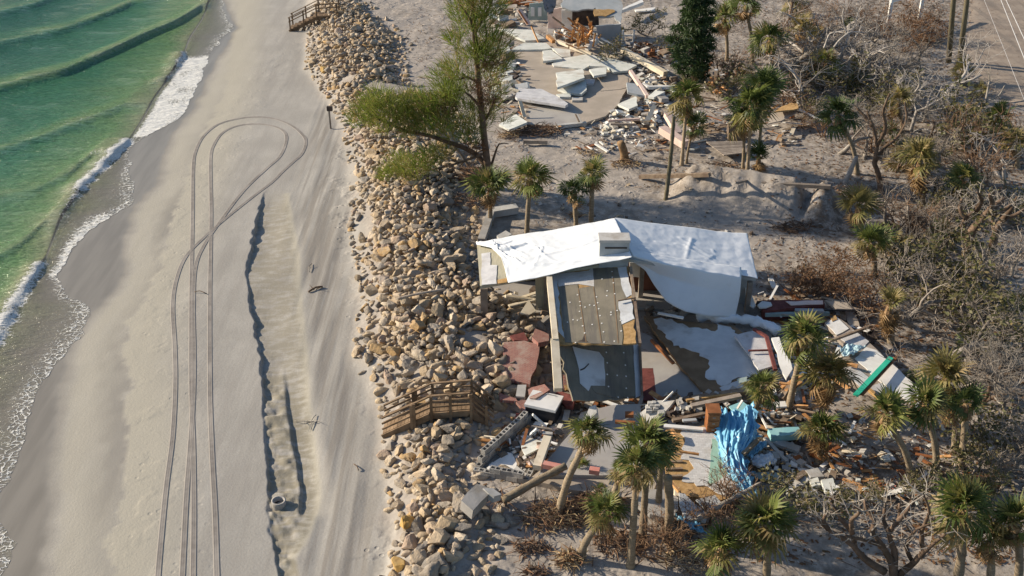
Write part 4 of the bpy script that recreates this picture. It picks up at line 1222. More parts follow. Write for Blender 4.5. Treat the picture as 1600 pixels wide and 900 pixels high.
slab('teal_sheet', [(498, 760), (545, 750), (540, 775), (510, 778)], 'teal_paint', 'small dark teal panel on the collapsed membrane roof', 'panel', K=K3, z=.72, thick=.05)
rubble('dark_debris', [(640, 700), (760, 700), (820, 860), (660, 880), (560, 870)], 110, .24, ['dark_interior', 'old_lumber', 'membrane', 'grey_concrete', 'white_paint'], 'dark splintered debris below the palms right of the collapsed roof', K=K3)

# dark low wall remains at the right, behind
K7 = (1180, 440, 4.5)
root = empty('brown_wall_remains', G(1250, 500), 'low brown framed wall remains with a metal gutter beside the tarp end', 'wall')
slab('wall_top', [(50, 130), (480, 128), (490, 160), (480, 165), (60, 205)], 'dark_red', K=K7, z=.55, thick=.5, parent=root)
slab('wall_panel', [(215, 138), (475, 132), (478, 158), (250, 165)], 'pink_paint', K=K7, z=.60, thick=.03, parent=root)
slab('wall_panel', [(490, 128), (650, 150), (680, 195), (570, 190)], 'sand_dusted', K=K7, z=.58, thick=.1, parent=root)
board('gutter', (70, 232, .35), (520, 225, .35), .16, .14, 'teal_paint', K=K7, parent=root)
board('gutter', (280, 205, .5), (480, 208, .5), .22, .12, 'metal_grey', K=K7, parent=root)
board('rail_pipe', (480, 200, .55), (850, 205, .5), .07, .07, 'black_plastic', K=K7, parent=root)
slab('white_plate', [(15, 165), (50, 135), (110, 145), (120, 165), (75, 182), (35, 182)], 'white_paint', 'small white six sided panel beside the brown wall remains', 'panel', K=K7, z=.62, thick=.06)
slab('floor_piece', [(615, 210), (700, 215), (735, 320), (670, 325)], 'sand_dusted', 'tan floor strip leading from the brown wall to the long white panel', 'floor', K=K7, z=.2, thick=.1)
# the long white roof panel
root = empty('long_roof_sheet', G(1370, 590), 'long white and grey roof panel lying between the right hand palms', 'roof panel')
wp = plane3((1290, 500, .55), (1345, 530, .55), (1400, 640, .35))
slab('panel_deck', [(490, 290), (560, 240), (640, 290), (850, 470), (1080, 690), (1190, 790), (1130, 900), (930, 870), (720, 720), (560, 600), (620, 440)], 'grey_lumber', K=K7, pl=wp, thick=.14, parent=root, rag=.03)
slab('white_sheet', [(700, 540), (780, 460), (850, 480), (1085, 690), (1190, 790), (1130, 900), (1060, 830), (860, 690)], 'white_paint', K=K7, pl=wp, off=.03, thick=.025, parent=root, rag=.04)
slab('grey_sheet', [(600, 400), (690, 340), (800, 420), (760, 460), (660, 445)], 'shingle_grey', K=K7, pl=wp, off=.03, thick=.025, parent=root)
slab('grey_sheet', [(600, 610), (700, 590), (820, 690), (740, 740)], 'shingle_grey', K=K7, pl=wp, off=.03, thick=.025, parent=root)
slab('grey_sheet', [(800, 740), (880, 710), (960, 780), (940, 840), (880, 810)], 'shingle_grey', K=K7, pl=wp, off=.03, thick=.025, parent=root)
slab('white_sheet', [(500, 300), (570, 245), (660, 330), (570, 375)], 'white_paint', K=K7, pl=wp, off=.03, thick=.025, parent=root)
slab('osb_patch', [(530, 255), (565, 235), (580, 265), (545, 280)], 'osb', K=K7, pl=wp, off=.05, thick=.05, parent=root)
board('osb_edge', (800, 760, .45), (930, 870, .4), .14, .12, 'osb', K=K7, parent=root)
board('fallen_branch_board', (520, 420, .7), (820, 310, .7), .10, .10, 'old_lumber', 'dark splintered board lying across the long roof panel', K=K7)
board('green_board', (705, 800, .75), (955, 535, .75), .20, .06, 'green_paint', 'bright green board lying across the long white roof panel', K=K7)
board('brown_board', (745, 795, .68), (985, 535, .68), .16, .06, 'rust_brown', 'brown board lying right beside the bright green board', K=K7)
board('splinter_block', (640, 575, .65), (720, 595, .65), .14, .10, 'fresh_lumber', 'short torn yellow timber below the pale blue tarp scrap', 'timber', K=K7)
board('splinter_block', (550, 550, .6), (610, 535, .65), .16, .10, 'cream_paint', 'short cream timber left of the pale blue tarp scrap', 'timber', K=K7)
rows = [[wp.hit(*mapk(K7, [q])[0], .12) for q in r_] for r_ in ([(595, 490), (640, 458), (700, 460), (775, 468)], [(600, 515), (650, 500), (700, 490), (760, 475)], [(620, 540), (660, 532), (700, 515), (745, 485)])]
cloth('tarp_scrap', rows, 'pale_blue_tarp', 'pale blue tarp scrap crumpled on the long roof panel', 'tarp', amp=.10, nu=24, nv=12, seed=4)
rubble('twig_debris', [(640, 330), (830, 330), (850, 420), (760, 420)], 40, .18, ['old_lumber', 'grey_lumber', 'dark_interior'], 'splintered sticks right of the long roof panel', K=K7)

# ================================================================ patio pieces and fridge by the revetment
K4 = (730, 480, 4.5)
slab('paver_slab', [(260, 245), (400, 235), (505, 265), (490, 380), (440, 545), (235, 490)], 'red_paver', 'large red brick paver slab sunk among the boulders', 'paver slab', K=K4, z=.55, tilt=(.05, .1), thick=.14, rag=.05)
slab('paver_slab', [(455, 210), (480, 150), (575, 190), (575, 235), (500, 250)], 'red_paver', 'small tilted red paver slab beside the cream fascia beam', 'paver slab', K=K4, z=.75, tilt=(-.1, -.25), thick=.2)
slab('paver_slab', [(300, 200), (400, 175), (430, 235), (330, 230)], 'dark_red', 'dark red paver piece just above the large paver slab', 'paver slab', K=K4, z=.62, thick=.1)
slab('paver_slab', [(425, 570), (545, 540), (580, 580), (480, 640), (440, 640)], 'red_paver', 'thick red block with a pale broken end above the white fridge', 'block', K=K4, z=.75, tilt=(.15, -.2), thick=.32)
slab('paver_slab', [(605, 620), (640, 585), (760, 625), (740, 700), (690, 690)], 'dark_red', 'dark red paver piece right above the white fridge', 'paver slab', K=K4, z=.6, tilt=(.2, .1), thick=.16)
slab('paver_slab', [(345, 665), (390, 650), (490, 665), (410, 740)], 'red_paver', 'red paver piece left of the white fridge', 'paver slab', K=K4, z=.55, tilt=(-.15, .2), thick=.12)
slab('paver_slab', [(320, 830), (345, 740), (415, 750), (380, 810)], 'dark_red', 'dark red paver piece against the block wall end', 'paver slab', K=K4, z=.35, thick=.12)
slab('paver_slab', [(225, 600), (340, 640), (355, 660), (230, 650)], 'red_paver', 'narrow red paver strip between boulders left of the pale slab', 'paver slab', K=K4, z=.5, thick=.12)
slab('pale_slab', [(355, 545), (415, 545), (405, 630), (340, 625)], 'concrete', 'small pale concrete slab between the red paver pieces', 'slab', K=K4, z=.6, tilt=(0, .2), thick=.1)
slab('brick_fragment', [(675, 475), (765, 480), (765, 560), (680, 570)], 'red_paver', 'brick red wall fragment under the fallen felted roof panel', 'wall piece', K=K4, z=.55, tilt=(0, .5), thick=.15)
slab('brick_fragment', [(680, 545), (800, 550), (805, 580), (690, 580)], 'osb', 'orange plywood piece below the fallen felted roof panel', 'plywood', K=K4, z=.45, tilt=(0, .4), thick=.1)
fr = G(855, 662)
root = empty('white_fridge', fr, 'white fridge tipped on its back with a black body', 'fridge')
A = Matrix.Rotation(-.35, 3, 'Z')
X_, Y_ = A @ Vector((1, 0, 0)), A @ Vector((0, 1, 0))
mb = MB(); mb.box(fr + Vector((-.12, .35, .42)), (X_, Y_, UP), .56, .45, .30); mb.build('body', 'black_plastic', root)  # body black all round; only the top and left side are white
mb = MB(); mb.box(fr + Vector((-.12, .35, .76)), (X_, Y_, UP), .60, .49, .055); fd = mb.build('door', 'white_plastic', root)
mb = MB(); mb.box(fr + Vector((-.12, .35, .42)) - X_ * .575, (X_, Y_, UP), .012, .44, .29); mb.build('side', 'white_plastic', root)
mb = MB(); mb.bar(fr + Vector((-.12, .35, .83)) + Y_ * .38 - X_ * .3, fr + Vector((-.12, .35, .83)) + Y_ * .38 + X_ * .35, .035, .03); mb.build('handle', 'metal_grey', fd)

# ================================================================ lower lot: block footing, floor slab, torn roof, blue tarp
K5 = (730, 600, 4.5)
def block_wall(a, b_, rows, label, K, hs=.0):
    (a,), (b_,) = mapk(K, [a]), mapk(K, [b_])
    A, B = G(a[0], a[1]), G(b_[0], b_[1])
    d = (B - A); d.z = 0; L = d.length; d = d / L
    sd_ = Vector((-d.y, d.x, 0))
    root = empty('block_wall', A, label, 'wall')
    if 'blk' not in CAT:
        q = MB()                                    # a hollow block: four walls and a web round two cells
        for (x0, x1, y0, y1) in ((-.195, .195, -.095, -.062), (-.195, .195, .062, .095), (-.195, -.162, -.062, .062), (.162, .195, -.062, .062), (-.018, .018, -.062, .062)):
            q.box(Vector(((x0 + x1) / 2, (y0 + y1) / 2, .095)), AX, (x1 - x0) / 2, (y1 - y0) / 2, .095)
        CAT['blk'] = q.mesh('block', 'block')
    n_ = int(L / .4)
    for r_ in range(rows):
        for i in range(n_):
            if r_ == rows - 1 and RNG.random() < .22: continue
            p = A + d * ((i + .5 + .5 * (r_ % 2)) * .4)
            if r_ % 2 and i == n_ - 1: continue
            o = bpy.data.objects.new('block', CAT['blk'])
            z = Hs(p.x, p.y) if r_ == 0 else None
            o.parent = root
            zz_ = (A.z + (B.z - A.z) * (i / max(n_ - 1, 1))) + r_ * .2 + hs
            o.location = Vector((p.x, p.y, zz_)) - Vector(root.location) + sd_ * RNG.uniform(-.02, .02)
            o.rotation_euler = (0, 0, math.atan2(d.y, d.x) + RNG.uniform(-.05, .05))
            COL.objects.link(o)
block_wall((455, 245), (62, 610), 3, 'broken grey block wall running from the fridge down to the revetment', K5)
block_wall((45, 625), (470, 700), 2, 'low grey block wall along the front of the lower lot', K5)
block_wall((420, 690), (585, 385), 1, 'single course of blocks along the left edge of the lower floor slab', K5)
slab('floor_slab', [(500, 640), (560, 540), (740, 330), (800, 200), (1010, 150), (1215, 140), (1260, 560), (1000, 640), (700, 640)], 'floor_concrete', 'broad bare grey concrete floor of the destroyed lower house', 'floor', K=K5, z=.40, thick=.42, rag=.02)
slab('floor_slab', [(430, 670), (520, 600), (700, 650), (1000, 650), (1260, 590), (1330, 700), (1280, 840), (1120, 800), (700, 740)], 'sand_dusted', 'lower concrete apron behind the three standing palm trunks', 'floor', K=K5, z=.22, thick=.3, rag=.03)
K6 = (1000, 600, 3.75)
slab('tilted_floor_slab', [(-10, 620), (130, 615), (225, 665), (220, 735), (190, 790), (60, 760), (-20, 700)], 'floor_concrete', 'tan grey slab corner beside the torn shingle roof', 'slab', K=K6, z=.45, tilt=(0, .12), thick=.2)
board('coral_curb', (535, 565, .62), (680, 595, .62), .22, .18, 'coral_paint', 'coral red painted kerb on the lower floor left of the palm', 'kerb', K=K5)
board('coral_curb', (860, 605, .62), (930, 615, .62), .22, .18, 'coral_paint', 'short coral red kerb piece right of the leaning palm trunk', 'kerb', K=K5)
slab('pale_sheet', [(350, 380), (390, 360), (535, 405), (530, 440), (410, 500)], 'pale_concrete', 'pale slab piece in the lot below the white fridge', 'slab', K=K5, z=.35, tilt=(.1, -.1), thick=.08)
slab('pale_sheet', [(135, 590), (285, 480), (320, 490), (350, 560), (330, 625), (180, 615)], 'white_paint', 'white triangular panel in shade inside the block wall corner', 'panel', K=K5, z=.18, tilt=(.05, 0), thick=.06)
slab('pale_sheet', [(320, 610), (350, 575), (430, 640), (400, 660)], 'concrete', 'small grey panel beside the white triangular panel', 'panel', K=K5, z=.2, thick=.06)
board('cream_column', (565, 380, .65), (490, 590, .5), .28, .22, 'cream_paint', 'cream concrete column lying on the left edge of the lower floor', 'column', K=K5)
slab('pit_cover', [(480, 670), (510, 635), (565, 660), (530, 685)], 'black_plastic', 'black square opening cover at the corner of the lower floor', 'cover', K=K5, z=.42, thick=.04)
for i, (a, b_, w1, mt, lb) in enumerate((((460, 215, .9), (555, 300, .35), .12, 'white_paint', 'white board leaning on the front of the fridge'), ((440, 360, .3), (490, 315, .6), .12, 'white_paint', 'white board lying left of the fridge front'), ((450, 300, .4), (600, 320, .4), .10, 'grey_lumber', 'grey board lying below the fridge'), ((530, 345, .3), (600, 350, .3), .16, 'concrete', 'pale pipe like piece lying below the fridge'))):
    board('loose_board', a, b_, w1, .06, mt, lb, K=K5)
rubble('rubble', [(320, 420), (470, 330), (650, 300), (680, 370), (560, 420), (480, 600), (400, 640), (300, 480)], 190, .14, ['concrete', 'white_paint', 'grey_concrete', 'old_lumber', 'block', 'pink_paint'], 'broken concrete rubble inside the block wall below the fridge', K=K5)
rubble('rubble', [(700, 120), (1000, 60), (1010, 140), (900, 200), (700, 200)], 90, .13, ['concrete', 'old_lumber', 'rust_brown', 'block', 'dark_interior'], 'dark rubble strip between the felted panel and the lower floor', K=K5)
board('rust_beam', (1040, 265, .6), (1180, 275, .6), .12, .10, 'rust_brown', 'rusty brown beam on the floor behind the palms', 'beam', K=K5)
board('brick_pile', (1110, 215, .58), (1170, 215, .58), .22, .14, 'rust_brown', 'short rusty brick stack behind the palm crowns', 'bricks', K=K5)
slab('white_lump', [(835, 225), (860, 160), (905, 145), (910, 200), (870, 240)], 'concrete', 'pale broken concrete lump standing behind the leaning palm crown', 'lump', K=K5, z=.9, tilt=(.3, .5), thick=.35)
# concrete cap slab by the boulders
cp = plane3((720, 785, .75), (770, 765, .85), (750, 800, .70))
root = empty('capping_slab', G(750, 800), 'broken grey concrete cap slab resting on boulders below the block wall', 'concrete slab')
slab('cap_top', [(0, 760), (70, 700), (150, 730), (150, 780), (40, 890), (-40, 820)], 'grey_concrete', K=K5, pl=cp, thick=.42, parent=root, rag=.05)
slab('cap_step', [(110, 730), (180, 730), (240, 775), (190, 790), (150, 770)], 'concrete', K=K5, pl=cp, off=.05, thick=.3, parent=root, rag=.04)
# concrete slab leaning with rubble on it
lp2 = plane3((1000, 650, .5), (1050, 628, 1.1), (1020, 660, .45))
slab('leaning_slab', [(0, 170), (105, 95), (205, 95), (70, 240), (0, 220)], 'concrete', 'grey slab with rubble on top leaning above the palm crowns', 'slab', K=K6, pl=lp2, thick=.14)
for i in range(10):
    q = mapk(K6, [(RNG.uniform(30, 130), RNG.uniform(110, 170))])[0]
    mb = MB(); mb.box(lp2.hit(*q, .06), AX, RNG.uniform(.06, .14), RNG.uniform(.06, .12), .06); set_props(mb.build('rubble_chunk', 'concrete'), 'pale rubble chunk lying on the leaning grey slab', 'rubble', 'rubble chunks on the leaning slab')
board('thin_stick', (135, 105, 1.0), (195, 45, 1.5), .05, .05, 'white_paint', 'thin white stick poking up from the leaning slab', 'stick', K=K6)
# torn shingle roof with its wooden deck
sp_ = plane3((1070, 670, .75), (1150, 660, .85), (1090, 790, .35))
root = empty('shingle_roof_wreck', G(1110, 750), 'torn pale shingle roof with exposed wooden deck under the blue tarp', 'roof')
slab('roof_deck', [(150, 270), (250, 260), (440, 240), (560, 400), (580, 680), (400, 670), (240, 650), (190, 560), (150, 520)], 'osb', K=K6, pl=sp_, thick=.10, parent=root, rag=.05)
slab('shingle_layer', [(250, 265), (400, 260), (445, 300), (410, 600), (330, 600), (245, 570), (250, 540), (320, 490), (245, 440), (265, 340)], 'shingle_courses', K=K6, pl=sp_, off=.03, thick=.03, parent=root, rag=.14, step=.16)
slab('green_felt', [(420, 320), (470, 330), (520, 520), (455, 570), (405, 590)], 'pale_green_felt', K=K6, pl=sp_, off=.045, thick=.02, parent=root, rag=.04)
slab('shingle_layer', [(400, 600), (460, 570), (520, 520), (575, 600), (575, 680), (460, 640)], 'shingle_courses', K=K6, pl=sp_, off=.05, thick=.03, parent=root, rag=.08, step=.3)
for i in range(7):
    y = 290 + i * 42
    board('rafter', (150, y + 4, .5), (250, y, .55), .09, .12, 'old_lumber', K=K6, parent=root)
board('rafter', (185, 270, .95), (225, 325, .85), .10, .14, 'fresh_lumber', K=K6, parent=root)
board('rafter', (235, 395, .78), (345, 412, .78), .07, .07, 'fresh_lumber', K=K6, parent=root)
sp2 = plane3((1065, 790, .45), (1110, 775, .55), (1080, 820, .25))
slab('cracked_roof_piece', [(230, 640), (260, 640), (310, 690), (400, 760), (385, 810), (270, 800), (235, 710)], 'membrane', 'cracked white roof piece below the torn shingle roof', 'roof piece', K=K6, pl=sp2, thick=.08, rag=.06)
slab('cracked_roof_piece', [(330, 680), (440, 650), (480, 700), (410, 760)], 'membrane', 'smaller cracked white roof piece right of the lower one', 'roof piece', K=K6, pl=sp2, thick=.08, rag=.08, off=.02)
board('cream_post', (180, 575, .75), (230, 630, .65), .10, .10, 'fresh_lumber', 'short yellow rafter end at the lower corner of the torn roof', 'timber', K=K6)
board('cream_post', (212, 630, .2), (216, 690, .2), .16, .5, 'cream_paint', 'short cream post under the torn roof corner', 'post', K=K6)
def crow(pts): return [sp_.hit(*mapk(K6, [q[:2]])[0], q[2]) for q in pts]
rows = [crow([(470, 150, 0.35), (520, 175, 0.275), (600, 150, 0.3), (660, 125, 0.25)]), crow([(465, 230, 0.175), (540, 240, 0.225), (620, 230, 0.3), (690, 290, 0.125)]), crow([(445, 310, 0.125), (520, 320, 0.2), (580, 330, 0.275), (680, 330, 0.06)]),
        crow([(470, 420, 0.1), (520, 420, 0.175), (570, 420, 0.225), (610, 420, 0.15)]), crow([(510, 530, 0.06), (550, 540, 0.15), (590, 520, 0.175), (630, 500, 0.075)]), crow([(570, 600, 0.06), (600, 610, 0.1), (630, 600, 0.11), (665, 590, 0.06)]), crow([(600, 705, 0.06), (630, 700, 0.06), (665, 690, 0.06), (700, 675, 0.06)])]
cloth('blue_tarp', rows, 'blue_tarp', 'bright blue tarp draped in folds over the torn shingle roof', 'tarp', amp=.075, nu=90, nv=120, freq=(2.6, 1.6), seed=3, fold=.03, foldn=6, ridge=1.2, edge_j=.35, crease=[(rgk.uniform(.1, .9), rgk.uniform(0, .8), rgk.uniform(.1, .9), rgk.uniform(.2, 1), rgk.uniform(.05, .12), .012) for _ in range(26)])
rows = [[G(*q) for q in mapk(K6, r_)] for r_ in ([(620, 430, .5), (680, 360, .45), (740, 350, .35)], [(650, 450, .4), (700, 400, .45), (740, 380, .3)])]
cloth('blue_tarp_scrap', rows, 'blue_tarp', 'small crumpled blue tarp right of the large draped one', 'tarp', amp=.12, nu=18, nv=10, seed=6)
rows = [[G(*q) for q in mapk(K6, r_)] for r_ in ([(208, 780, .5), (240, 780, .45), (300, 815, .35), (350, 830, .3)], [(220, 795, .45), (265, 830, .35), (310, 870, .2), (390, 890, .15)])]
cloth('blue_tarp_scrap', rows, 'blue_tarp', 'blue tarp scrap at the lower edge of the cracked roof piece', 'tarp', amp=.10, nu=22, nv=10, seed=8)
rows = [[G(*q) for q in mapk(K6, r_)] for r_ in ([(640, 445, .35), (700, 420, .4), (760, 420, .35), (800, 470, .15)], [(660, 490, .25), (700, 500, .3), (740, 490, .3), (780, 480, .15)])]
cloth('white_sheet', rows, 'white_tarp', 'crumpled white sheet right of the blue tarp', 'sheet', amp=.12, nu=22, nv=12, seed=11)
# wooden chest of drawers
ch = sp_.hit(*mapk(K6, [(425, 290)])[0])
root = empty('wooden_cabinet', ch, 'reddish brown wooden cabinet standing beside the blue tarp', 'cabinet')
mb = MB(); mb.box(ch + Vector((0, .28, .42)), AX, .21, .26, .42); mb.build('body', 'rust_brown', root)
mb = MB(); mb.box(ch + Vector((0, .28, .865)), AX, .24, .29, .025); mb.build('top', 'rust_brown', root)
for k in range(3):
    mb = MB(); mb.box(ch + Vector((0, .013, .16 + k * .26)), AX, .18, .012, .10); dq = mb.build('drawer', 'rust_brown', root)
    mb = MB(); mb.box(ch + Vector((0, -.006, .16 + k * .26)), AX, .05, .008, .012); mb.build('handle', 'metal_grey', dq)
# boards and panels around
for nm, a, b_, w1, h1, mt, lb in (('white_board', (140, 245, .9), (370, 265, .85), .18, .06, 'white_paint', 'long white board above the torn shingle roof'),
        ('grey_board', (250, 215, .85), (330, 210, .85), .14, .06, 'grey_paint', 'grey board above the long white board'),
        ('old_beam', (190, 215, .7), (420, 165, .8), .14, .10, 'old_lumber', 'dark beam slanting above the wooden cabinet'),
        ('old_beam', (300, 130, .7), (590, 70, .8), .20, .12, 'grey_lumber', 'weathered grey beam above the blue tarp top'),
        ('grey_timber', (730, 315, .45), (860, 455, .2), .14, .08, 'concrete', 'pale grey timber slanting below the aqua panel'),
        ('old_branch', (600, 415, .9), (690, 330, .9), .13, .13, 'palm_trunk', 'short broken branch across the blue tarp'),
        ('white_stick', (700, 175, .6), (745, 260, .6), .06, .06, 'white_paint', 'thin white stick leaning right of the small leaning palm'),
        ('white_stick', (570, 145, .9), (600, 95, 1.1), .07, .05, 'white_paint', 'white stick poking up behind the blue tarp')):
    board(nm, a, b_, w1, h1, mt, lb, nm.split('_')[-1], K=K6)
slab('aqua_sheet', [(750, 260), (930, 250), (948, 290), (770, 305)], 'aqua_paint', 'pale aqua wall panel lying right of the blue tarp', 'panel', K=K6, z=.5, thick=.25)
slab('grey_sheeting', [(770, 340), (830, 325), (945, 365), (930, 395)], 'grey_paint', 'grey panel lying below the aqua panel', 'panel', K=K6, z=.35, thick=.12)
slab('grey_sheeting', [(740, 400), (790, 390), (810, 430), (770, 445)], 'grey_paint', 'small grey panel right of the crumpled white sheet', 'panel', K=K6, z=.2, thick=.08)
slab('grey_sheeting', [(860, 420), (910, 410), (935, 430), (890, 448)], 'concrete', 'small pale slab below the grey panel by the bushy palm', 'slab', K=K6, z=.2, thick=.1)
slab('teal_sheet', [(650, 520), (780, 510), (840, 540), (800, 575), (690, 550)], 'teal_paint', 'dull teal sheet lying right of the blue tarp foot', 'sheet', K=K6, z=.15, thick=.05)
slab('teal_sheet', [(520, 130), (600, 100), (640, 130), (560, 170)], 'aqua_paint', 'aqua sheet behind the top of the blue tarp', 'sheet', K=K6, z=.7, thick=.05)
slab('white_sheet', [(780, 105), (850, 100), (860, 130), (790, 135)], 'white_paint', 'white panel lying left of the bushy palm, behind the aqua panel', 'panel', K=K6, z=.4, thick=.07)
for i, q in enumerate(([(860, 530), (960, 525), (990, 560), (960, 590), (900, 610), (870, 580)], [(990, 560), (1040, 545), (1060, 590), (1010, 600)], [(915, 640), (1020, 605), (1045, 640), (930, 655)], [(850, 610), (890, 595), (905, 635), (860, 645)], [(970, 505), (1040, 490), (1080, 540), (1000, 545)], [(1060, 560), (1130, 550), (1150, 610), (1090, 640)])):
    slab('concrete_slab', q, 'pale_concrete' if i % 2 else 'concrete', ('largest', 'right hand', 'lowest', 'smallest left hand', 'topmost', 'rightmost grey')[i] + ' slab of the broken concrete heap above the bare tree', 'slab', K=K6, z=.25 + .08 * (i % 3), tilt=(RNG.uniform(-.2, .2), RNG.uniform(-.2, .2)), thick=.13)
rubble('rubble', [(640, 150), (940, 180), (950, 480), (830, 520), (640, 520), (560, 420)], 240, .15, ['concrete', 'grey_concrete', 'old_lumber', 'dark_interior', 'white_paint', 'grey_paint'], 'mixed rubble right of the blue tarp', K=K6, lift=.25)
rubble('rubble', [(120, 100), (400, 110), (640, 60), (640, 150), (400, 210), (180, 250)], 170, .16, ['old_lumber', 'dark_interior', 'grey_concrete', 'concrete', 'old_lumber'], 'dark rubble between the two collapsed roofs', K=K6, lift=.5)
rubble('rubble', [(1325, 640), (1420, 650), (1440, 700), (1380, 730), (1320, 715)], 45, .13, ['concrete', 'pale_concrete', 'cream_paint', 'grey_concrete'], 'scattered pale chunks on sand among the right hand palms')
rubble('rubble', [(1180, 690), (1320, 700), (1450, 780), (1440, 800), (1240, 790)], 80, .10, ['concrete', 'pale_concrete', 'rust_brown', 'grey_concrete', 'coral_paint'], 'small rubble scattered around the broken concrete heap')

def planks(name, poly, n_, L, mats, label, K=None, lift=.35):
    """Splintered boards, sticks and bent strips strewn over an area."""
    poly = mapk(K, poly)
    xs_ = [q[0] for q in poly]; ys_ = [q[1] for q in poly]
    mb = MB(); cnt = 0
    while cnt < n_:
        x, y = RNG.uniform(min(xs_), max(xs_)), RNG.uniform(min(ys_), max(ys_))
        ins = False
        for i in range(len(poly)):
            (x1, y1), (x2, y2) = poly[i][:2], poly[i - 1][:2]
            if (y1 > y) != (y2 > y) and x < (x2 - x1) * (y - y1) / (y2 - y1) + x1: ins = not ins
        if not ins: continue
        cnt += 1
        p = G(x, y); p.z += .03 + RNG.random() ** 2 * lift
        a = RNG.gauss(0, .9) if RNG.random() < .6 else RNG.uniform(0, 6.28)
        l_ = L * RNG.uniform(.3, 1.3)
        q = p + Vector((math.cos(a) * l_, math.sin(a) * l_, RNG.gauss(0, .12) * l_))
        q.z = max(q.z, Hs(q.x, q.y) + .02)
        mb.bar(p, q, RNG.choice((.04, .06, .1, .14, .22)), RNG.choice((.02, .03, .05)), mi=RNG.randrange(len(mats)))
    return set_props(mb.build(name, mats), label, 'debris', kind='stuff')
WD = ['old_lumber', 'grey_lumber', 'fresh_lumber', 'white_paint', 'old_lumber', 'cream_paint', 'rust_brown']
planks('splintered_debris', [(1180, 450), (1330, 470), (1350, 560), (1280, 650), (1200, 640), (1160, 560)], 110, .9, WD, 'splintered boards strewn right of the collapsed membrane roof')
planks('splintered_debris', [(1030, 625), (1250, 600), (1250, 690), (1190, 700), (1130, 640), (1030, 660)], 110, .9, WD, 'splintered boards between the two collapsed roofs')
planks('splintered_debris', [(870, 620), (1060, 625), (1060, 660), (960, 660), (880, 650)], 70, .7, WD, 'splintered boards along the foot of the felted panel')
planks('splintered_debris', [(1180, 640), (1330, 640), (1460, 780), (1300, 790), (1190, 720)], 110, .6, WD, 'splintered boards over the rubble sand at the lower right')
planks('splintered_debris', [(990, 60), (1100, 90), (1240, 150), (1250, 230), (1090, 240), (1000, 180)], 170, .9, WD, 'splintered boards between the far slabs and the tall palms')
planks('splintered_debris', [(780, 60), (820, 100), (820, 190), (790, 200), (760, 160)], 60, .8, WD, 'splintered boards in the left rubble strip of the far floor')
planks('splintered_debris', [(860, 200), (1040, 190), (1050, 240), (900, 240)], 70, .6, WD, 'splintered boards above the broken palm stump')
planks('splintered_debris', [(755, 680), (860, 650), (880, 690), (830, 740), (760, 735)], 60, .6, WD, 'splintered boards inside the block wall')
planks('splintered_debris', [(1240, 680), (1500, 640), (1560, 720), (1480, 790), (1260, 780)], 90, .7, WD, 'splintered boards under the right hand palms')
rubble('rubble', [(1180, 460), (1340, 470), (1340, 560), (1250, 640), (1190, 600)], 120, .14, ['concrete', 'grey_concrete', 'old_lumber', 'dark_interior', 'white_paint'], 'small broken bits right of the collapsed membrane roof')
rubble('rubble', [(1000, 90), (1240, 160), (1240, 240), (1080, 250), (1010, 200)], 150, .14, ['concrete', 'grey_concrete', 'old_lumber', 'rust_brown', 'pale_concrete'], 'small broken bits between far slabs and tall palms')
rubble('rubble', [(780, 285), (1050, 290), (1200, 350), (1190, 400), (1000, 345), (800, 335)], 110, .09, ['concrete', 'grey_concrete', 'boulder', 'old_lumber'], 'small stones on the sand behind the tarped house', lift=.05)
rubble('rubble', [(640, 20), (760, 60), (740, 220), (640, 130)], 90, .08, ['boulder', 'grey_concrete', 'old_lumber'], 'small stones on the sand inland of the far revetment', lift=.03)
# ================================================================ the far destroyed house
K8 = (780, 0, 5.293)
K9 = (780, 100, 5.293)
root = empty('broken_house', G(940, 70), 'broken grey walled house at the top with its interior torn open', 'house')
upright('front_wall', [(800, 215), (1005, 200), (1000, 372), (830, 372)], 'grey_paint', .15, K=K8, parent=root, Yat=(950, 70))
bw_ = G(940, 70)
rp8 = Plane(atY(935, 39, bw_.y), Vector((-.02, -.34, 1)))
slab('roof_sheet', [(520, 60), (600, 85), (780, 75), (800, 60), (840, 100), (960, 95), (1010, 205), (900, 205), (820, 150), (800, 195), (1025, 200), (1000, -40), (520, -40)][:4] + [(820, 140), (950, 130), (1015, 203), (1010, -30), (520, -30)], 'grey_paint', K=K8, pl=rp8, thick=.12, parent=root, rag=.12)
slab('torn_soffit', [(780, 78), (950, 80), (960, 95), (880, 135), (790, 132)], 'osb', K=K8, pl=rp8, off=.06, thick=.06, parent=root, rag=.08)
upright('side_wall', [(520, 270), (600, 260), (605, 80), (515, 85)], 'white_paint', .12, K=K8, parent=root, Yat=(886, 50))
upright('inner_wall', [(405, 270), (525, 265), (520, 60), (400, 90)], 'pink_paint', .12, K=K8, parent=root, Yat=(868, 47), rag=.05)
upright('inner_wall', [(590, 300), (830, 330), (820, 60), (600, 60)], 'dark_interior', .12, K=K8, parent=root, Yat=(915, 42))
upright('back_wall', [(240, 165), (400, 170), (400, 20), (250, 30)], 'teal_paint', .12, K=K8, parent=root, Yat=(840, 34))
for k, (x0, x1) in enumerate(((262, 292), (320, 350))):
    upright('window', [(x0, 135), (x1, 135), (x1, 60), (x0, 62)], 'white_paint', .06, K=K8, parent=root, Yat=(840, 34.6))
slab('floor', [(400, 270), (840, 340), (1000, 370), (990, 200), (400, 190)], 'floor_concrete', K=K8, z=.15, thick=.2, parent=root)
rows = [[atY(*mapk(K8, [q])[0], bw_.y + 1.2) for q in r_] for r_ in ([(355, -20), (410, -30), (470, -25)], [(365, 60), (420, 70), (470, 50)], [(375, 115), (420, 125), (450, 105)])]
cloth('hanging_sheet', rows, 'bluegrey_tarp', parent=root, amp=.2, nu=16, nv=16, seed=13)
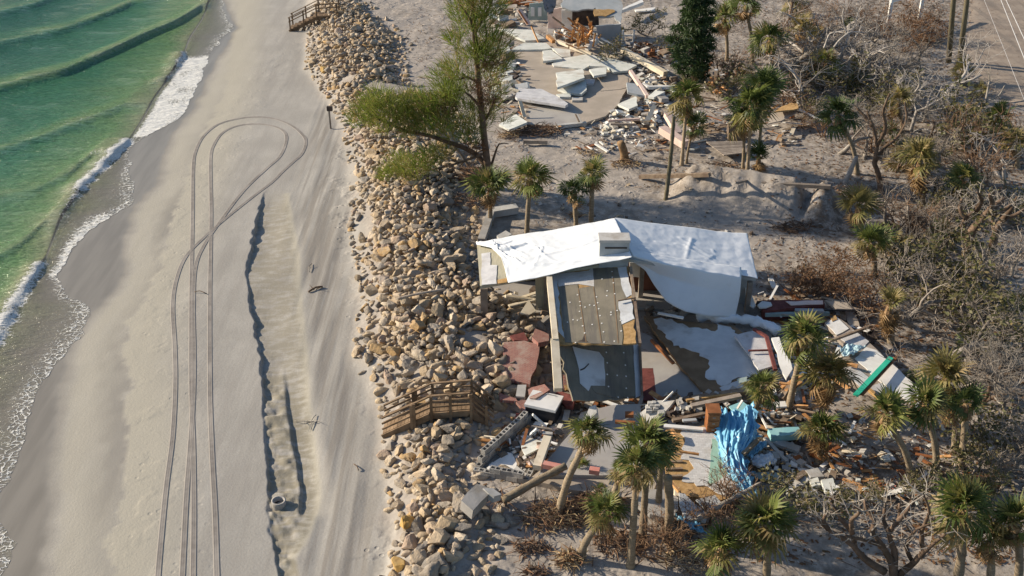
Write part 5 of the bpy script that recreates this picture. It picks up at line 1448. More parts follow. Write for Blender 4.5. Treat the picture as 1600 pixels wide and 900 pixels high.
for px in (1020, 1108):
    a = G(*mapk(K8, [(px, 372)])[0]); t_ = atY(*mapk(K8, [(px, 250)])[0], a.y)
    mb = MB(); mb.bar(a, Vector((a.x, a.y, t_.z)), .13, .13, Vector((0, 1, 0))); mb.build('porch_post', 'white_paint', root)
upright('porch_rail', [(1020, 305), (1108, 300), (1108, 285), (1020, 290)], 'white_paint', .06, K=K8, parent=root, Yat=(975, 70.2))
# splintered lumber
rgl = random.Random(5)
for i in range(34):
    x, y = rgl.uniform(600, 780), rgl.uniform(230, 390)
    L = rgl.uniform(60, 190); an = math.radians(rgl.gauss(100, 32))
    z0 = rgl.uniform(.1, .7)
    board('lumber', (x, y, z0), (x + L * math.cos(an), y - L * math.sin(an) * .85, z0 + rgl.uniform(.5, 2.0)), rgl.uniform(.07, .16), rgl.uniform(.05, .09), 'fresh_lumber', 'splintered orange board in the heap spilling from the broken grey house', 'board', K=K8, group='splintered lumber at the broken house')
for i in range(30):
    x, y = rgl.uniform(-20, 345), rgl.uniform(-30, 40)
    board('roof_batten', (x, y, rgl.uniform(.6, 1.2)), (x + rgl.uniform(60, 150), y + rgl.uniform(-25, 15), rgl.uniform(.7, 1.4)), .12, .08, 'rust_brown', 'reddish brown batten in the flattened roof left of the broken house', 'board', K=K8, group='battens of the flattened roof at the top')
board('striped_board', (165, 80, 1.9), (245, 200, 1.0), .40, .10, 'pink_paint', 'broad pale pink board leaning left of the broken house', K=K8)
board('striped_board', (160, 85, 1.98), (235, 200, 1.1), .09, .10, 'rust_brown', 'red edge board along the broad leaning pink board', K=K8)
board('lean_pole', (265, 215, 1.0), (330, 365, .1), .09, .09, 'fresh_lumber', 'thin orange pole leaning below the pink board', 'pole', K=K8)
board('lean_pole', (440, 140, 1.6), (540, 215, 1.0), .10, .10, 'old_lumber', 'dark beam slanting across the torn white room', 'beam', K=K8)
board('column_piece', (720, 400, .35), (810, 325, .75), .34, .34, 'white_paint', 'white square column piece leaning right of the orange lumber', 'column', K=K8)
board('column_piece', (840, 325, .6), (960, 405, .3), .30, .26, 'grey_paint', 'grey square column piece lying below the grey front wall', 'column', K=K8)
board('long_cream_beam', (1020, 412, .75), (1375, 612, .45), .36, .34, 'cream_paint', 'long cream beam slanting down right of the pale slabs', 'beam', K=K8)
board('pink_beam', (1085, 590, .75), (1225, 800, .35), .22, .22, 'pink_paint', 'narrow pink beam lying among the pale slabs', 'beam', K=K8)
board('pale_pipe', (1190, 700, .5), (1235, 725, .45), .20, .20, 'white_paint', 'bent end of the pale pipe beside the pink beam', 'pipe', K=K8)
board('pale_pipe', (1230, 725, .45), (1490, 720, .45), .20, .20, 'white_paint', 'straight pale pipe lying behind the twin crowned palm', 'pipe', K=K8)
board('tan_timber', (480, 340, .5), (580, 380, .45), .24, .2, 'cream_paint', 'cream timber lying left of the orange lumber foot', 'timber', K=K8)
board('tan_timber', (400, 300, .6), (450, 345, .5), .26, .25, 'fresh_lumber', 'orange stump of timber below the white room', 'timber', K=K8)
board('tan_timber', (590, 390, .45), (765, 450, .4), .22, .2, 'cream_paint', 'cream kerb beam below the orange lumber', 'beam', K=K8)
PS = [([(5, 240), (270, 245), (390, 325), (215, 335)], 'pale grey slab at the top left below the pink board', .25, (0, .02), 'pale_concrete'),
 ([(105, 410), (200, 352), (390, 355), (435, 398), (375, 408)], 'long pale slab left of the white room', .32, (0, .05), 'pale_concrete'),
 ([(358, 420), (430, 412), (525, 485), (365, 505)], 'kite shaped pale slab above the large middle slab', .40, (.02, -.05), 'pale_concrete'),
 ([(435, 525), (520, 480), (760, 445), (818, 480), (700, 570), (450, 548)], 'large flat pale slab in the middle of the far floor', .34, (.03, .02), 'pale_concrete'),
 ([(430, 395), (590, 412), (590, 468), (520, 470)], 'pale slab just below the orange lumber', .28, (0, .05), 'pale_concrete'),
 ([(745, 545), (810, 462), (960, 490), (1138, 538), (1060, 582), (945, 595), (890, 550)], 'broad pale slab right of the large middle slab', .36, (.02, .03), 'pale_concrete'),
 ([(745, 572), (892, 553), (885, 610), (782, 627)], 'small rectangular pale slab below the broad right slab', .52, (.02, -.05), 'pale_concrete'),
 ([(468, 600), (690, 568), (706, 640), (480, 722)], 'tilted pale slab, upper of the overlapping pair', .62, (.05, -.10), 'pale_concrete'),
 ([(482, 735), (714, 655), (722, 742), (680, 777), (560, 765)], 'tilted pale slab, lower of the overlapping pair', .42, (.03, .04), 'pale_concrete'),
 ([(132, 800), (165, 730), (350, 735), (500, 808), (570, 858), (545, 875), (150, 812)], 'thick long light grey slab tapering to a point', .45, (.0, -.05), 'shingle_grey'),
 ([(838, 752), (880, 665), (1062, 640), (1060, 722), (1000, 737)], 'sand dusted slab left of the pink beam', .22, (0, 0), 'sand_dusted'),
 ([(1052, 682), (1130, 690), (1212, 792), (1060, 760)], 'grey slab leaning against the pink beam', .55, (-.05, .15), 'grey_paint'),
 ([(1230, 795), (1290, 747), (1372, 757), (1280, 803)], 'small pale slab below the straight pale pipe', .5, (.1, 0), 'pale_concrete'),
 ([(978, 862), (1132, 795), (1146, 872), (1072, 902)], 'pale slab below the pink beam', .38, (.08, -.08), 'pale_concrete'),
 ([(700, 655), (795, 655), (780, 690), (715, 690)], 'small shaded slab right of the overlapping pair', .3, (0, 0), 'shingle_grey'),
 ([(470, 780), (600, 765), (590, 800), (500, 800)], 'pale broken slab edge below the overlapping pair', .3, (0, 0), 'pale_concrete'),
 ([(795, 760), (860, 750), (862, 775), (800, 785)], 'small pale slab below the sand dusted slab', .2, (0, 0), 'concrete'),
 ([(0, 640), (105, 625), (110, 655), (20, 690)], 'narrow pale slab in the rubble strip at the left', .4, (0, .1), 'pale_concrete'),
 ([(20, 400), (80, 380), (90, 415), (10, 430)], 'small pale slab above the left rubble strip', .35, (0, .1), 'pale_concrete'),
 ([(910, 460), (960, 430), (1060, 440), (960, 495)], 'cream slab lying at the head of the long cream beam', .4, (.1, .05), 'cream_paint'),
 ([(600, 805), (690, 803), (690, 828), (602, 830)], 'small pale kerb piece below the overlapping pair', .3, (0, 0), 'concrete'),
 ([(20, 700), (90, 690), (130, 760), (30, 760)], 'grey slab left of the long tapering slab', .4, (-.1, .1), 'grey_concrete')]
for pts, lab, z, tl, mt in PS:
    slab('concrete_slab', pts, mt, lab, 'slab', K=K8, z=z, tilt=tl, thick=.15, rag=.05, step=.5)
slab('concrete_slab', [(-5, 500), (140, 415), (232, 480), (80, 542)], 'pale_concrete', 'pale slab lying apart near the brush below the tapering slab', 'slab', K=K9, z=.5, tilt=(.12, .0), thick=.13)
slab('concrete_slab', [(1195, 470), (1270, 335), (1305, 345), (1250, 465)], 'cream_paint', 'beige slab standing on edge in the rubble below the pink beam', 'slab', K=K9, z=.55, tilt=(-.35, .1), thick=.13)
board('far_kerb', (480, 515, .18), (720, 492, .18), .25, .2, 'concrete', 'pale concrete kerb along the lower edge of the far floor', 'kerb', K=K9)
board('timber_pole', (900, 470, .5), (1160, 455, .5), .12, .12, 'pink_paint', 'pale pink pole lying below the beige standing slab', 'pole', K=K9)
board('timber_pole', (920, 497, .4), (1130, 500, .4), .12, .12, 'grey_lumber', 'grey pole lying below the pale pink pole', 'pole', K=K9)
board('pink_column', (1345, 540, .65), (1540, 665, .4), .50, .40, 'pink_paint', 'thick pale pink column lying behind the two thin trunks', 'column', K=K9)
board('pink_column', (1385, 415, 1.2), (1480, 580, .55), .36, .30, 'pink_paint', 'pale pink column leaning on the thick pink column', 'column', K=K9)
board('white_board', (795, 660, .2), (900, 725, .15), .14, .08, 'white_paint', 'white board lying on the sand left of the palm stump', 'board', K=K9)
board('white_board', (830, 640, .3), (865, 670, .3), .10, .06, 'white_paint', 'short white board crossing the one beside the palm stump', 'board', K=K9)
board('lean_board', (170, 305, 1.0), (210, 440, .2), .22, .06, 'cream_paint', 'cream board leaning below the tapering slab', 'board', K=K9)
board('log', (200, 640, .2), (400, 645, .2), .22, .2, 'grey_lumber', 'weathered log lying on sand below the brush pile', 'log', K=K9)
set_props(slab('far_floor', [(120, 390), (470, 330), (1000, 420), (1130, 580), (1040, 760), (980, 870), (880, 960), (700, 1020), (480, 1040), (230, 1030), (190, 850), (130, 700)], 'sand_dusted', 'tan concrete floor of the destroyed far house', 'floor', K=K8, z=.12, thick=.15, rag=.04))
slab('far_floor', [(230, 880), (600, 860), (690, 1010), (500, 1035), (260, 1025)], 'floor_concrete', 'smoother grey part of the far concrete floor', 'floor', K=K8, z=.135, thick=.06, rag=.03)
MIX = ['concrete', 'white_paint', 'grey_concrete', 'old_lumber', 'pale_concrete', 'dark_interior', 'cream_paint']
rubble('rubble', [(-60, 380), (90, 390), (180, 560), (170, 700), (200, 760), (100, 860), (-60, 860)], 190, .30, MIX, 'rubble strip along the left of the far floor', K=K8)
rubble('rubble', [(420, 250), (600, 270), (700, 400), (560, 380), (430, 300)], 90, .22, MIX, 'white and brown rubble below the torn white room', K=K8)
rubble('rubble', [(1080, 540), (1180, 520), (1420, 640), (1500, 760), (1400, 900), (1180, 880), (1240, 780), (1120, 600)], 190, .26, MIX, 'shaded rubble between pink beam and long cream beam', K=K8)
rubble('rubble', [(930, 400), (1180, 370), (1350, 420), (1380, 560), (1220, 520), (890, 640), (860, 560)], 260, .20, MIX, 'grey rubble spread below the beige standing slab', K=K9, lift=.15)
rubble('rubble', [(640, 560), (900, 520), (1380, 560), (1300, 680), (900, 700)], 130, .13, ['concrete', 'grey_concrete', 'grey_lumber', 'white_paint'], 'small grey rubble on the sand above the palm stump', K=K9, lift=.1)
rubble('rubble', [(-80, 40), (240, 60), (200, 240), (-80, 230)], 70, .32, MIX, 'rubble at the top left of the far house', K=K8)
rubble('rubble', [(980, 370), (1300, 360), (1440, 480), (1440, 560), (1150, 470)], 90, .26, ['old_lumber', 'dark_interior', 'grey_concrete', 'rust_brown', 'concrete'], 'dark debris right of the broken house', K=K8)
# behind: low white roof at the top
slab('white_roofing', [(1005, 75), (1180, -5), (1195, 15), (1010, 85)], 'white_paint', 'long low white roof slab right of the broken house', 'roof', K=K8, z=.9, thick=.25, rag=.02)
slab('white_roofing', [(1120, 80), (1290, 60), (1290, 85), (1130, 95)], 'white_paint', 'thin white sheet on sand below the low white roof', 'sheet', K=K8, z=.2, thick=.08)
# right of the far lot: wooden deck, brown shed, tin roof
KA = (1000, 100, 4.5)
dk = flat(1130, 232, .35, (0, 0))
droot = empty('wooden_decking', G(1135, 240), 'grey weathered wooden deck lying behind the tall twin palms', 'deck')
def lerp2(a, b_, t): return (a[0] + (b_[0] - a[0]) * t, a[1] + (b_[1] - a[1]) * t)
A0, B0, C0, D0 = (465, 545), (730, 540), (760, 620), (590, 640)
for i in range(9):
    t0, t1 = i / 9 + .008, (i + 1) / 9 - .008
    slab('plank', [lerp2(A0, D0, t0), lerp2(B0, C0, t0), lerp2(B0, C0, t1), lerp2(A0, D0, t1)], 'grey_lumber', K=KA, pl=dk, thick=.06, parent=droot, rag=.0)
upright('shed_wall', [(620, 540), (720, 540), (720, 430), (625, 440)], 'old_lumber', .6, K=KA, label='small brown wooden shed wall behind the weathered deck', cat='shed', Yat=(1148, 221))
for i in range(14):
    x, y = rgl.uniform(390, 560), rgl.uniform(430, 490)
    board('dark_batten', (x, y, rgl.uniform(.2, .5)), (x + rgl.uniform(60, 130), y + rgl.uniform(-40, 25), rgl.uniform(.2, .8)), .10, .07, 'old_lumber', 'dark reddish board in the pile left of the brown shed', 'board', K=KA, group='dark boards left of the shed')
tin = plane3((1205, 195, .9), (1245, 168, 1.2), (1240, 178, .9))
troot = empty('tin_roof_wreck', G(1225, 190), 'tan corrugated roof sheet with torn orange plywood edge', 'roof')
slab('roof_sheet', [(900, 420), (930, 335), (1090, 315), (1100, 340), (990, 400)], 'sand_dusted', K=KA, pl=flat(1222, 182, .8, (.1, .05)), thick=.07, parent=troot)
slab('plywood_edge', [(940, 335), (990, 300), (1100, 260), (1115, 310), (1080, 320)], 'osb', K=KA, pl=flat(1228, 170, 1.1, (.1, -.2)), thick=.08, parent=troot, rag=.06)
board('white_pole', (1115, 320, 1.0), (1310, 412, .6), .09, .09, 'white_paint', 'white pole slanting right from the tan roof sheet', 'pole', K=KA)
for i in range(12):
    x, y = rgl.uniform(500, 590), rgl.uniform(60, 190)
    board('lumber', (x, y + 40, .2), (x + rgl.uniform(-30, 60), y + rgl.uniform(10, 70), rgl.uniform(.8, 1.6)), .12, .07, 'fresh_lumber', 'yellow splintered board in the heap right of the dark pine', 'board', K=KA, group='yellow splintered boards by the dark pine')
board('white_post', (530, 130, .8), (535, 40, 2.2), .20, .1, 'white_paint', 'white board standing in the yellow splintered heap', 'board', K=KA)
board('long_log', (0, 792, .15), (490, 778, .15), .22, .2, 'old_lumber', 'long dark log lying on sand above the sand berm', 'log', K=KA)
board('long_log', (800, 835, .35), (1340, 865, .45), .20, .18, 'grey_lumber', 'long grey log lying right above the sand berm', 'log', K=KA)
board('long_log', (680, 838, .35), (850, 790, .35), .12, .10, 'grey_lumber', 'short grey log slanting at the straw tufts', 'log', K=KA)
board('grey_log', (100, 655, .1), (160, 660, .1), .12, .1, 'grey_lumber', 'short log piece on sand left of the twin thin trunks', 'log', K=KA)
# concrete footing left of the tarped house
board('footing', (768, 332, .25), (752, 378, .25), .35, .35, 'grey_concrete', 'grey concrete footing wall running up to the tarped house corner', 'wall')
board('footing', (770, 332, .25), (808, 326, .25), .5, .35, 'concrete', 'concrete footing end beside the leftmost green palm', 'wall')
slab('concrete_chunk', [(776, 368), (790, 360), (800, 366), (782, 376)], 'concrete', 'white concrete chunk behind the tarped house left corner', 'chunk', z=.3)
for a, b_, lb in (((800, 470, .3), (855, 452, .5), 'pale board under the left end of the tarped roof'), ((795, 478, .4), (835, 468, .5), 'second pale board under the left tarped roof'), ((790, 462, .6), (850, 470, .4), 'grey board crossing under the left tarped roof')):
    board('loose_board', a, b_, .16, .06, 'cream_paint', lb)
slab('white_shard', [(812, 490), (826, 468), (838, 486), (826, 492)], 'cream_paint', 'cream triangular shard standing below the left tarped roof', 'shard', z=.6, tilt=(0, .5), thick=.05)
rubble('rubble', [(765, 470), (845, 465), (855, 505), (800, 510), (765, 500)], 60, .17, ['concrete', 'grey_concrete', 'cream_paint', 'old_lumber'], 'broken bits under the left end of the tarped house')
# house and porch far right top
root = empty('far_porch', G(1388, 40), 'white framed porch corner among brown shrubs at the top', 'porch')
for px, py0, py1 in ((1386, 46, 4), (1436, 30, -5)):
    a = G(px, py0); t_ = atY(px, py1, a.y)
    mb = MB(); mb.bar(a, Vector((a.x, a.y, t_.z)), .22, .22, Vector((0, 1, 0))); mb.build('post', 'white_paint', root)
a = G(1386, 46); t_ = atY(1386, 4, a.y); c_ = G(1436, 30)
mb = MB(); mb.bar(Vector((a.x - .1, a.y, t_.z + .1)), Vector((c_.x + .1, c_.y, t_.z + .1)), .2, .22); mb.build('lintel', 'white_paint', root)
# utility poles and wires along the road
for px, py, tx, lab in ((1483, 98, 1490, 'thin wooden utility pole, left of the pair at the road'), (1499, 103, 1511, 'thicker wooden utility pole, right of the pair at the road')):
    a = G(px, py)
    d = atY(tx, 0, a.y) - a
    t_ = a + d * (10.5 / d.z)
    root = empty('utility_pole', a, lab, 'pole')
    mb = MB(); mb.tube([a - Vector((0, 0, .3)), a.lerp(t_, .5), t_], [.19, .16, .12], 10); mb.build('shaft', 'pole_wood', root, True)
    mb = MB(); mb.bar(t_ - Vector((.9, 0, .5)), t_ - Vector((-.9, 0, .5)), .1, .12); mb.build('crossarm', 'pole_wood', root)
for (p0, z0, p1, z1, r_, lab) in (((1564, 0), 7.6, (1600, 90), 7.6, .022, 'left overhead wire crossing the road at the top'), ((1572, 0), 7.9, (1600, 60), 7.9, .022, 'right overhead wire crossing the road at the top'), ((1538, 0), 6.8, (1600, 155), 6.4, .010, 'thin faint overhead wire left of the others over the road')):
    A = P(*p0, z0); B = P(*p1, z1); d = (B - A)
    mb = MB(); mb.tube([A - d * 1.5, A, B, B + d * 1.5], r_, 5); set_props(mb.build('overhead_wire', 'wire_grey'), lab, 'wire')
# ---------------------------------------------------------------- palms
def frond_mesh(kind, seed, mat):
    rg_ = random.Random(seed)
    mb = MB()
    pet = .42
    zc = lambda x: {0: .02 - .10 * x * x, 1: .04 - .28 * x * x, 2: -.10 * x - .55 * x * x}[kind]
    w_ = .016
    pts = [Vector((x, 0, zc(x))) for x in (0, .2, pet)]
    vs = [];
    for p in pts: vs += [p + Vector((0, w_, 0)), p - Vector((0, w_, 0))]
    mb.add(vs, [(0, 1, 3, 2), (2, 3, 5, 4)], r=0.0)
    c_ = pts[-1]
    n_ = 15
    for i in range(n_):
        a = -1.9 + 3.8 * i / (n_ - 1) + rg_.uniform(-.05, .05)
        L = .66 * (.62 + .38 * math.cos(a * .8)) * rg_.uniform(.88, 1.08)
        d = Vector((math.cos(a), math.sin(a), 0)); s_ = Vector((-math.sin(a), math.cos(a), 0))
        hw = .036
        fold = .10 * abs(math.sin(a)) * (1 if kind < 2 else -.6)
        drop = {0: .16, 1: .28, 2: .42}[kind] * rg_.uniform(.6, 1.3)
        m1 = c_ + d * (L * .55) + Vector((0, 0, fold * .6 - .02))
        tip = c_ + d * L * (.95 if kind < 2 else .8) + Vector((0, 0, fold - drop))
        mb.add([c_, m1 + s_ * hw, m1 - s_ * hw, tip], [(0, 2, 1), (1, 2, 3)], r=rg_.uniform(0, .25))
    return mb.mesh('frond', mat)
FR = {}
for mt in ('palm_green', 'palm_dark', 'palm_yellow', 'palm_dead'):
    for kd in (0, 1, 2):
        FR[mt, kd] = [frond_mesh(kd, 10 * kd + s_, mt) for s_ in range(2)]
PALM_N = [0]
def palm(base, crown, rpx, label, n=34, dead=.26, hue='palm_green', tr=.14, skirt=0, group=None, dy=0.0, cat='palm tree', boots=True, bend=.25):
    PALM_N[0] += 1
    rg_ = random.Random(1000 + PALM_N[0])
    B = G(*base); C = atY(crown[0], crown[1], B.y + dy)
    r_ = rpx * mpp(C) * 1.10
    root = empty('palm_tree', B, label, cat, group)
    if (C - B).length > .5:
        side = Vector(((C - B).x * -bend, 0, 0))
        mid = B.lerp(C, .5) + side * .5
        path = resample([B - Vector((0, 0, .15)), B.lerp(mid, .5) + side * .12, mid, C.lerp(mid, .5) - side * .05, C], .22)
        k = len(path)
        rad = [tr * (1.25 - .35 * min(1, i / k * 4) - .15 * i / k) * (1 + .10 * math.sin(i * 2.4)) for i in range(k)]
        mb = MB(); mb.tube(path, rad, 8); mb.build('trunk', 'palm_trunk', root, True)
        if boots:
            mb = MB()
            for i in range(16):
                t = rg_.uniform(.80, 1.0); p = B.lerp(C, t) if t > .9 else path[min(k - 1, int(t * k))]
                a = rg_.uniform(0, 6.28); o_ = Vector((math.cos(a), math.sin(a), .3))
                mb.tube([p, p + o_ * rg_.uniform(.15, .3)], [.035, .02], 3)
            mb.tube([C - Vector((0, 0, .35)), C], [tr * 1.2, tr * .7], 7)
            mb.build('leaf_bases', 'palm_boots', root)['kind'] = 'stuff'
    off = Vector(root.location)
    n = max(10, int(n * .82))
    for i in range(n):
        u = (i + .5) / n
        el_ = 82 - 122 * u + rg_.gauss(0, 13)              # young leaves upright, old ones hanging
        az = i * 2.39996 + rg_.gauss(0, .5)
        if u > 1 - dead: mt, el_ = 'palm_dead', rg_.uniform(-80, -40)
        elif hue != 'palm_dark' and rg_.random() < (.2 if u < .5 else .55): mt = 'palm_yellow'
        elif hue == 'palm_green' and rg_.random() < .25: mt = 'palm_dark'
        else: mt = hue
        kd = 0 if el_ > 35 else 1 if el_ > -20 else 2
        s_ = r_ * (rg_.uniform(.72, 1.18) if u > .15 else rg_.uniform(.6, .95)) * (.85 if mt == 'palm_dead' else 1)
        o = bpy.data.objects.new('frond', FR[mt, kd][i % 2])
        o.parent = root
        o.location = C - off - Vector((0, 0, .12 * u))
        o.rotation_euler = (Matrix.Rotation(az, 3, 'Z') @ Matrix.Rotation(-R(el_), 3, 'Y') @ Matrix.Rotation(rg_.gauss(0, .55), 3, 'X')).to_euler()
        o.scale = (s_,) * 3
        COL.objects.link(o)
    for i in range(skirt):                                      # dead thatch along the trunk
        t = 1 - .45 * (i + .5) / skirt
        o = bpy.data.objects.new('frond', FR['palm_dead', 2][i % 2]); o.parent = root
        o.location = B.lerp(C, t) - off
        o.rotation_euler = (Matrix.Rotation(i * 2.4, 3, 'Z') @ Matrix.Rotation(R(rg_.uniform(45, 85)), 3, 'Y')).to_euler()
        o.scale = (r_ * .8,) * 3; COL.objects.link(o)
    return root
PALMS = [
 ((766, 352), (766, 292), 38, 'green palm at the foot of the feathery tree, leftmost of the row', dict(n=36)),
 ((822, 398), (828, 277), 34, 'round crowned palm right of the feathery tree above the tarp', dict(n=40, dead=.1)),
 ((901, 394), (897, 298), 29, 'short dark palm just above the tarped roof', dict(n=32, hue='palm_dark', dead=.1)),
 ((922, 396), (926, 270), 27, 'bright palm right of the short dark palm above the tarp', dict(n=32, dead=.1)),
 ((1065, 258), (1074, 150), 36, 'tall thin palm with yellow green crown in front of the dark pine', dict(n=34, dead=.12, tr=.11)),
 ((1072, 255), (1084, 195), 26, 'dark drooping palm crown below the tall thin palm', dict(n=30, hue='palm_dark', dead=.1, tr=.08)),
 ((1167, 277), (1173, 165), 45, 'tall full palm with two pale trunks behind the sand berm', dict(n=44, dead=.08, tr=.11)),
 ((1160, 272), (1163, 188), 32, 'second crown on the paler trunk beside the tall full palm', dict(n=26, dead=.05, tr=.10)),
 ((1183, 268), (1193, 135), 36, 'darker palm rising behind the tall full palm', dict(n=38, hue='palm_dark', dead=.08, tr=.10)),
 ((1186, 272), (1186, 245), 26, 'low shaggy palm with dead leaves at the foot of the tall palms', dict(n=34, hue='palm_dark', dead=.4, tr=.12)),
 ((1136, 95), (1133, 28), 30, 'palm just right of the dark pine at the top', dict(n=32)),
 ((1176, 100), (1166, 8), 28, 'tall palm cut by the top edge right of the dark pine', dict(n=32)),
 ((1206, 112), (1203, 62), 32, 'bright spreading palm among dry shrubs at the top', dict(n=32, dead=.1)),
 ((1292, 128), (1290, 98), 28, 'small green palm among pale dead branches at the top', dict(n=26, dead=.05)),
 ((1340, 272), (1310, 178), 36, 'dark leaning palm over the tyre marked sand', dict(n=38, hue='palm_dark', dead=.12)),
 ((1572, 225), (1560, 182), 29, 'bright green palm near the right edge below the road', dict(n=34, dead=.05)),
 ((1590, 262), (1582, 222), 30, 'yellow green palm at the right edge under the bright one', dict(n=30, hue='palm_yellow', dead=.15)),
 ((1345, 372), (1342, 322), 36, 'pale dusty palm right of the sand berm', dict(n=36, hue='palm_yellow', dead=.3)),
 ((1366, 430), (1362, 378), 34, 'green palm above the reddish brown shrub', dict(n=34, dead=.15)),
 ((1442, 318), (1438, 250), 40, 'yellowing palm in the grey thicket', dict(n=40, hue='palm_yellow', dead=.3, skirt=8)),
 ((1392, 535), (1390, 478), 34, 'shaggy palm hung with dead brown leaves right of the long panel', dict(n=26, hue='palm_yellow', dead=.55, skirt=22)),
 ((1232, 640), (1258, 528), 43, 'full palm left of the pair beside the long white panel', dict(n=46, dead=.14)),
 ((1286, 650), (1293, 585), 46, 'drooping palm right of the pair beside the long white panel', dict(n=44, hue='palm_yellow', dead=.3, tr=.17, skirt=6)),
 ((1172, 668), (1192, 604), 34, 'small leaning palm above the blue tarp', dict(n=34, dead=.15)),
 ((1280, 722), (1283, 672), 37, 'bushy upright palm right of the aqua panel', dict(n=54, dead=.3, skirt=10)),
 ((1425, 755), (1384, 648), 42, 'leaning dark trunked palm on the rubble sand', dict(n=40, dead=.2)),
 ((1493, 705), (1478, 590), 46, 'tall yellowish palm at the end of the long white panel', dict(n=46, hue='palm_yellow', dead=.25, skirt=8)),
 ((1463, 742), (1446, 632), 40, 'green palm between the leaning palm and the tall yellowish one', dict(n=40, dead=.15)),
 ((1500, 730), (1510, 630), 34, 'loose dark crowned palm right of the tall yellowish one', dict(n=28, hue='palm_dark', dead=.2)),
 ((1496, 910), (1506, 795), 58, 'broad bright palm at the bottom right', dict(n=48, dead=.12, tr=.16)),
 ((1590, 915), (1588, 815), 50, 'palm cut by the right edge at the bottom', dict(n=44, dead=.3)),
 ((1545, 920), (1548, 845), 40, 'lower shadowed palm between the two at the bottom right', dict(n=36, hue='palm_yellow', dead=.3)),
 ((1197, 915), (1197, 818), 52, 'bushy palm at the bottom right of the blue tarp scrap', dict(n=54, dead=.2)),
 ((1124, 925), (1128, 858), 46, 'lower bushy palm left of the one under the blue tarp', dict(n=44, dead=.25)),
 ((872, 805), (921, 676), 38, 'palm leaning right on a long bare trunk above its roots', dict(n=40, dead=.28)),
 ((1004, 838), (1012, 690), 44, 'full crown of the middle palm trio on the lower floor', dict(n=46, dead=.12, tr=.13)),
 ((985, 885), (996, 728), 40, 'brighter lower crown of the palm trio on the lower floor', dict(n=42, dead=.1, tr=.13)),
 ((958, 790), (971, 733), 24, 'small palm with curved trunk left of the palm trio', dict(n=26, dead=.15)),
 ((1028, 800), (1034, 700), 34, 'dark right hand crown of the palm trio on the lower floor', dict(n=34, hue='palm_dark', dead=.15, tr=.12)),
 ((905, 872), (948, 800), 39, 'fallen over palm leaning right with torn roots at the bottom', dict(n=34, dead=.2)),
 ((912, 742), (910, 728), 17, 'small tuft of green and brown fronds hanging on the leaning trunk', dict(n=22, dead=.4, boots=False, tr=.05)),
 ((944, 782), (940, 765), 15, 'tiny upright green tuft above the leaning bottom palm', dict(n=12, dead=0, boots=False, tr=.05)),
 ((1440, 600), (1436, 592), 22, 'low green palm tuft at the end of the long white panel', dict(n=20, dead=.1, boots=False)),
 ((1350, 108), (1345, 98), 20, 'low yellow green palm tuft among dead shrubs at the top', dict(n=20, hue='palm_yellow', dead=.2, boots=False)),
 ((1520, 545), (1515, 532), 26, 'low green palmetto in the grey thicket', dict(n=24, dead=.2, boots=False)),
 ((1276, 70), (1272, 58), 22, 'low olive palmetto left of the dead branches at the top', dict(n=20, hue='palm_yellow', dead=.3, boots=False)),
 ((1240, 145), (1236, 135), 20, 'low yellow palmetto left of the dark leaning palm', dict(n=18, hue='palm_yellow', dead=.4, boots=False)),
 ((1500, 130), (1503, 112), 22, 'yellow green palmetto at the foot of the utility poles', dict(n=22, hue='palm_yellow', dead=.2, boots=False)),
 ((1545, 780), (1540, 765), 24, 'small olive palmetto behind the broad bottom right palm', dict(n=20, hue='palm_yellow', dead=.3, boots=False)),
 ((1255, 90), (1252, 45), 26, 'thin palm among the brown shrubs right of the spreading palm', dict(n=26, hue='palm_yellow', dead=.3, tr=.10)),
 ((1410, 215), (1404, 160), 28, 'olive palm amid the bare trees left of the utility poles', dict(n=30, hue='palm_yellow', dead=.25)),
 ((1500, 330), (1505, 280), 30, 'green palm in the thicket above the thick dead tree', dict(n=32, dead=.2)),
 ((1530, 150), (1533, 140), 16, 'small yellow palmetto at the road edge', dict(n=16, hue='palm_yellow', dead=.1, boots=False)),
]
for base_, crown_, rp, lab, kw in PALMS:
    palm(base_, crown_, rp, lab, **kw)
def bare_trunk(a, b_, r0, r1, label, mat='palm_trunk', name='palm_trunk', onY=True, lift=(0, 0), roots=0):
    A = G(a[0], a[1], lift[0])
    B = atY(b_[0], b_[1], A.y) if onY else G(b_[0], b_[1], lift[1])
    root = empty('palm_snag' if onY else 'fallen_palm', A, label, 'palm trunk')
    pth = resample([A - Vector((0, 0, .1 if onY else 0)), A.lerp(B, .5) + Vector((.05, .05, .03)), B], .2)
    mb = MB(); mb.tube(pth, [r0 + (r1 - r0) * i / len(pth) + .012 * math.sin(i * 2.3) for i in range(len(pth))], 8); mb.build('trunk', mat, root, True)
    if roots:
        rg_ = random.Random(int(a[0])); mb = MB()
        for i in range(roots):
            d = Vector((rg_.gauss(0, 1), rg_.gauss(0, 1), rg_.uniform(-.4, .6))).normalized()
            p = A + d * .1; q = A + d * rg_.uniform(.25, .6)
            mb.tube([p, (p + q) / 2 + Vector((0, 0, .06)), q - Vector((0, 0, .08))], [.022, .015, .006], 3)
        mb.build('roots', 'root_brown', root)
bare_trunk((1040, 312), (1053, 182), .12, .09, 'thin bare palm trunk without a crown left of the tall thin palm', 'pole_wood')
bare_trunk((786, 782), (884, 728), .15, .13, 'fallen palm trunk lying slanted across the front block wall', onY=False, lift=(.2, .75), roots=20)
bare_trunk((1045, 840), (1043, 745), .15, .14, 'thick bare palm trunk standing right of the palm trio', 'palm_trunk')
bare_trunk((977, 252), (969, 222), .28, .20, 'broken brown palm stump on sand below the far rubble', 'palm_boots', roots=60)
bare_trunk((1075, 820), (1190, 755), .10, .07, 'fallen branch lying across the cracked white roof piece', 'bark_grey', onY=False, lift=(.3, .9))
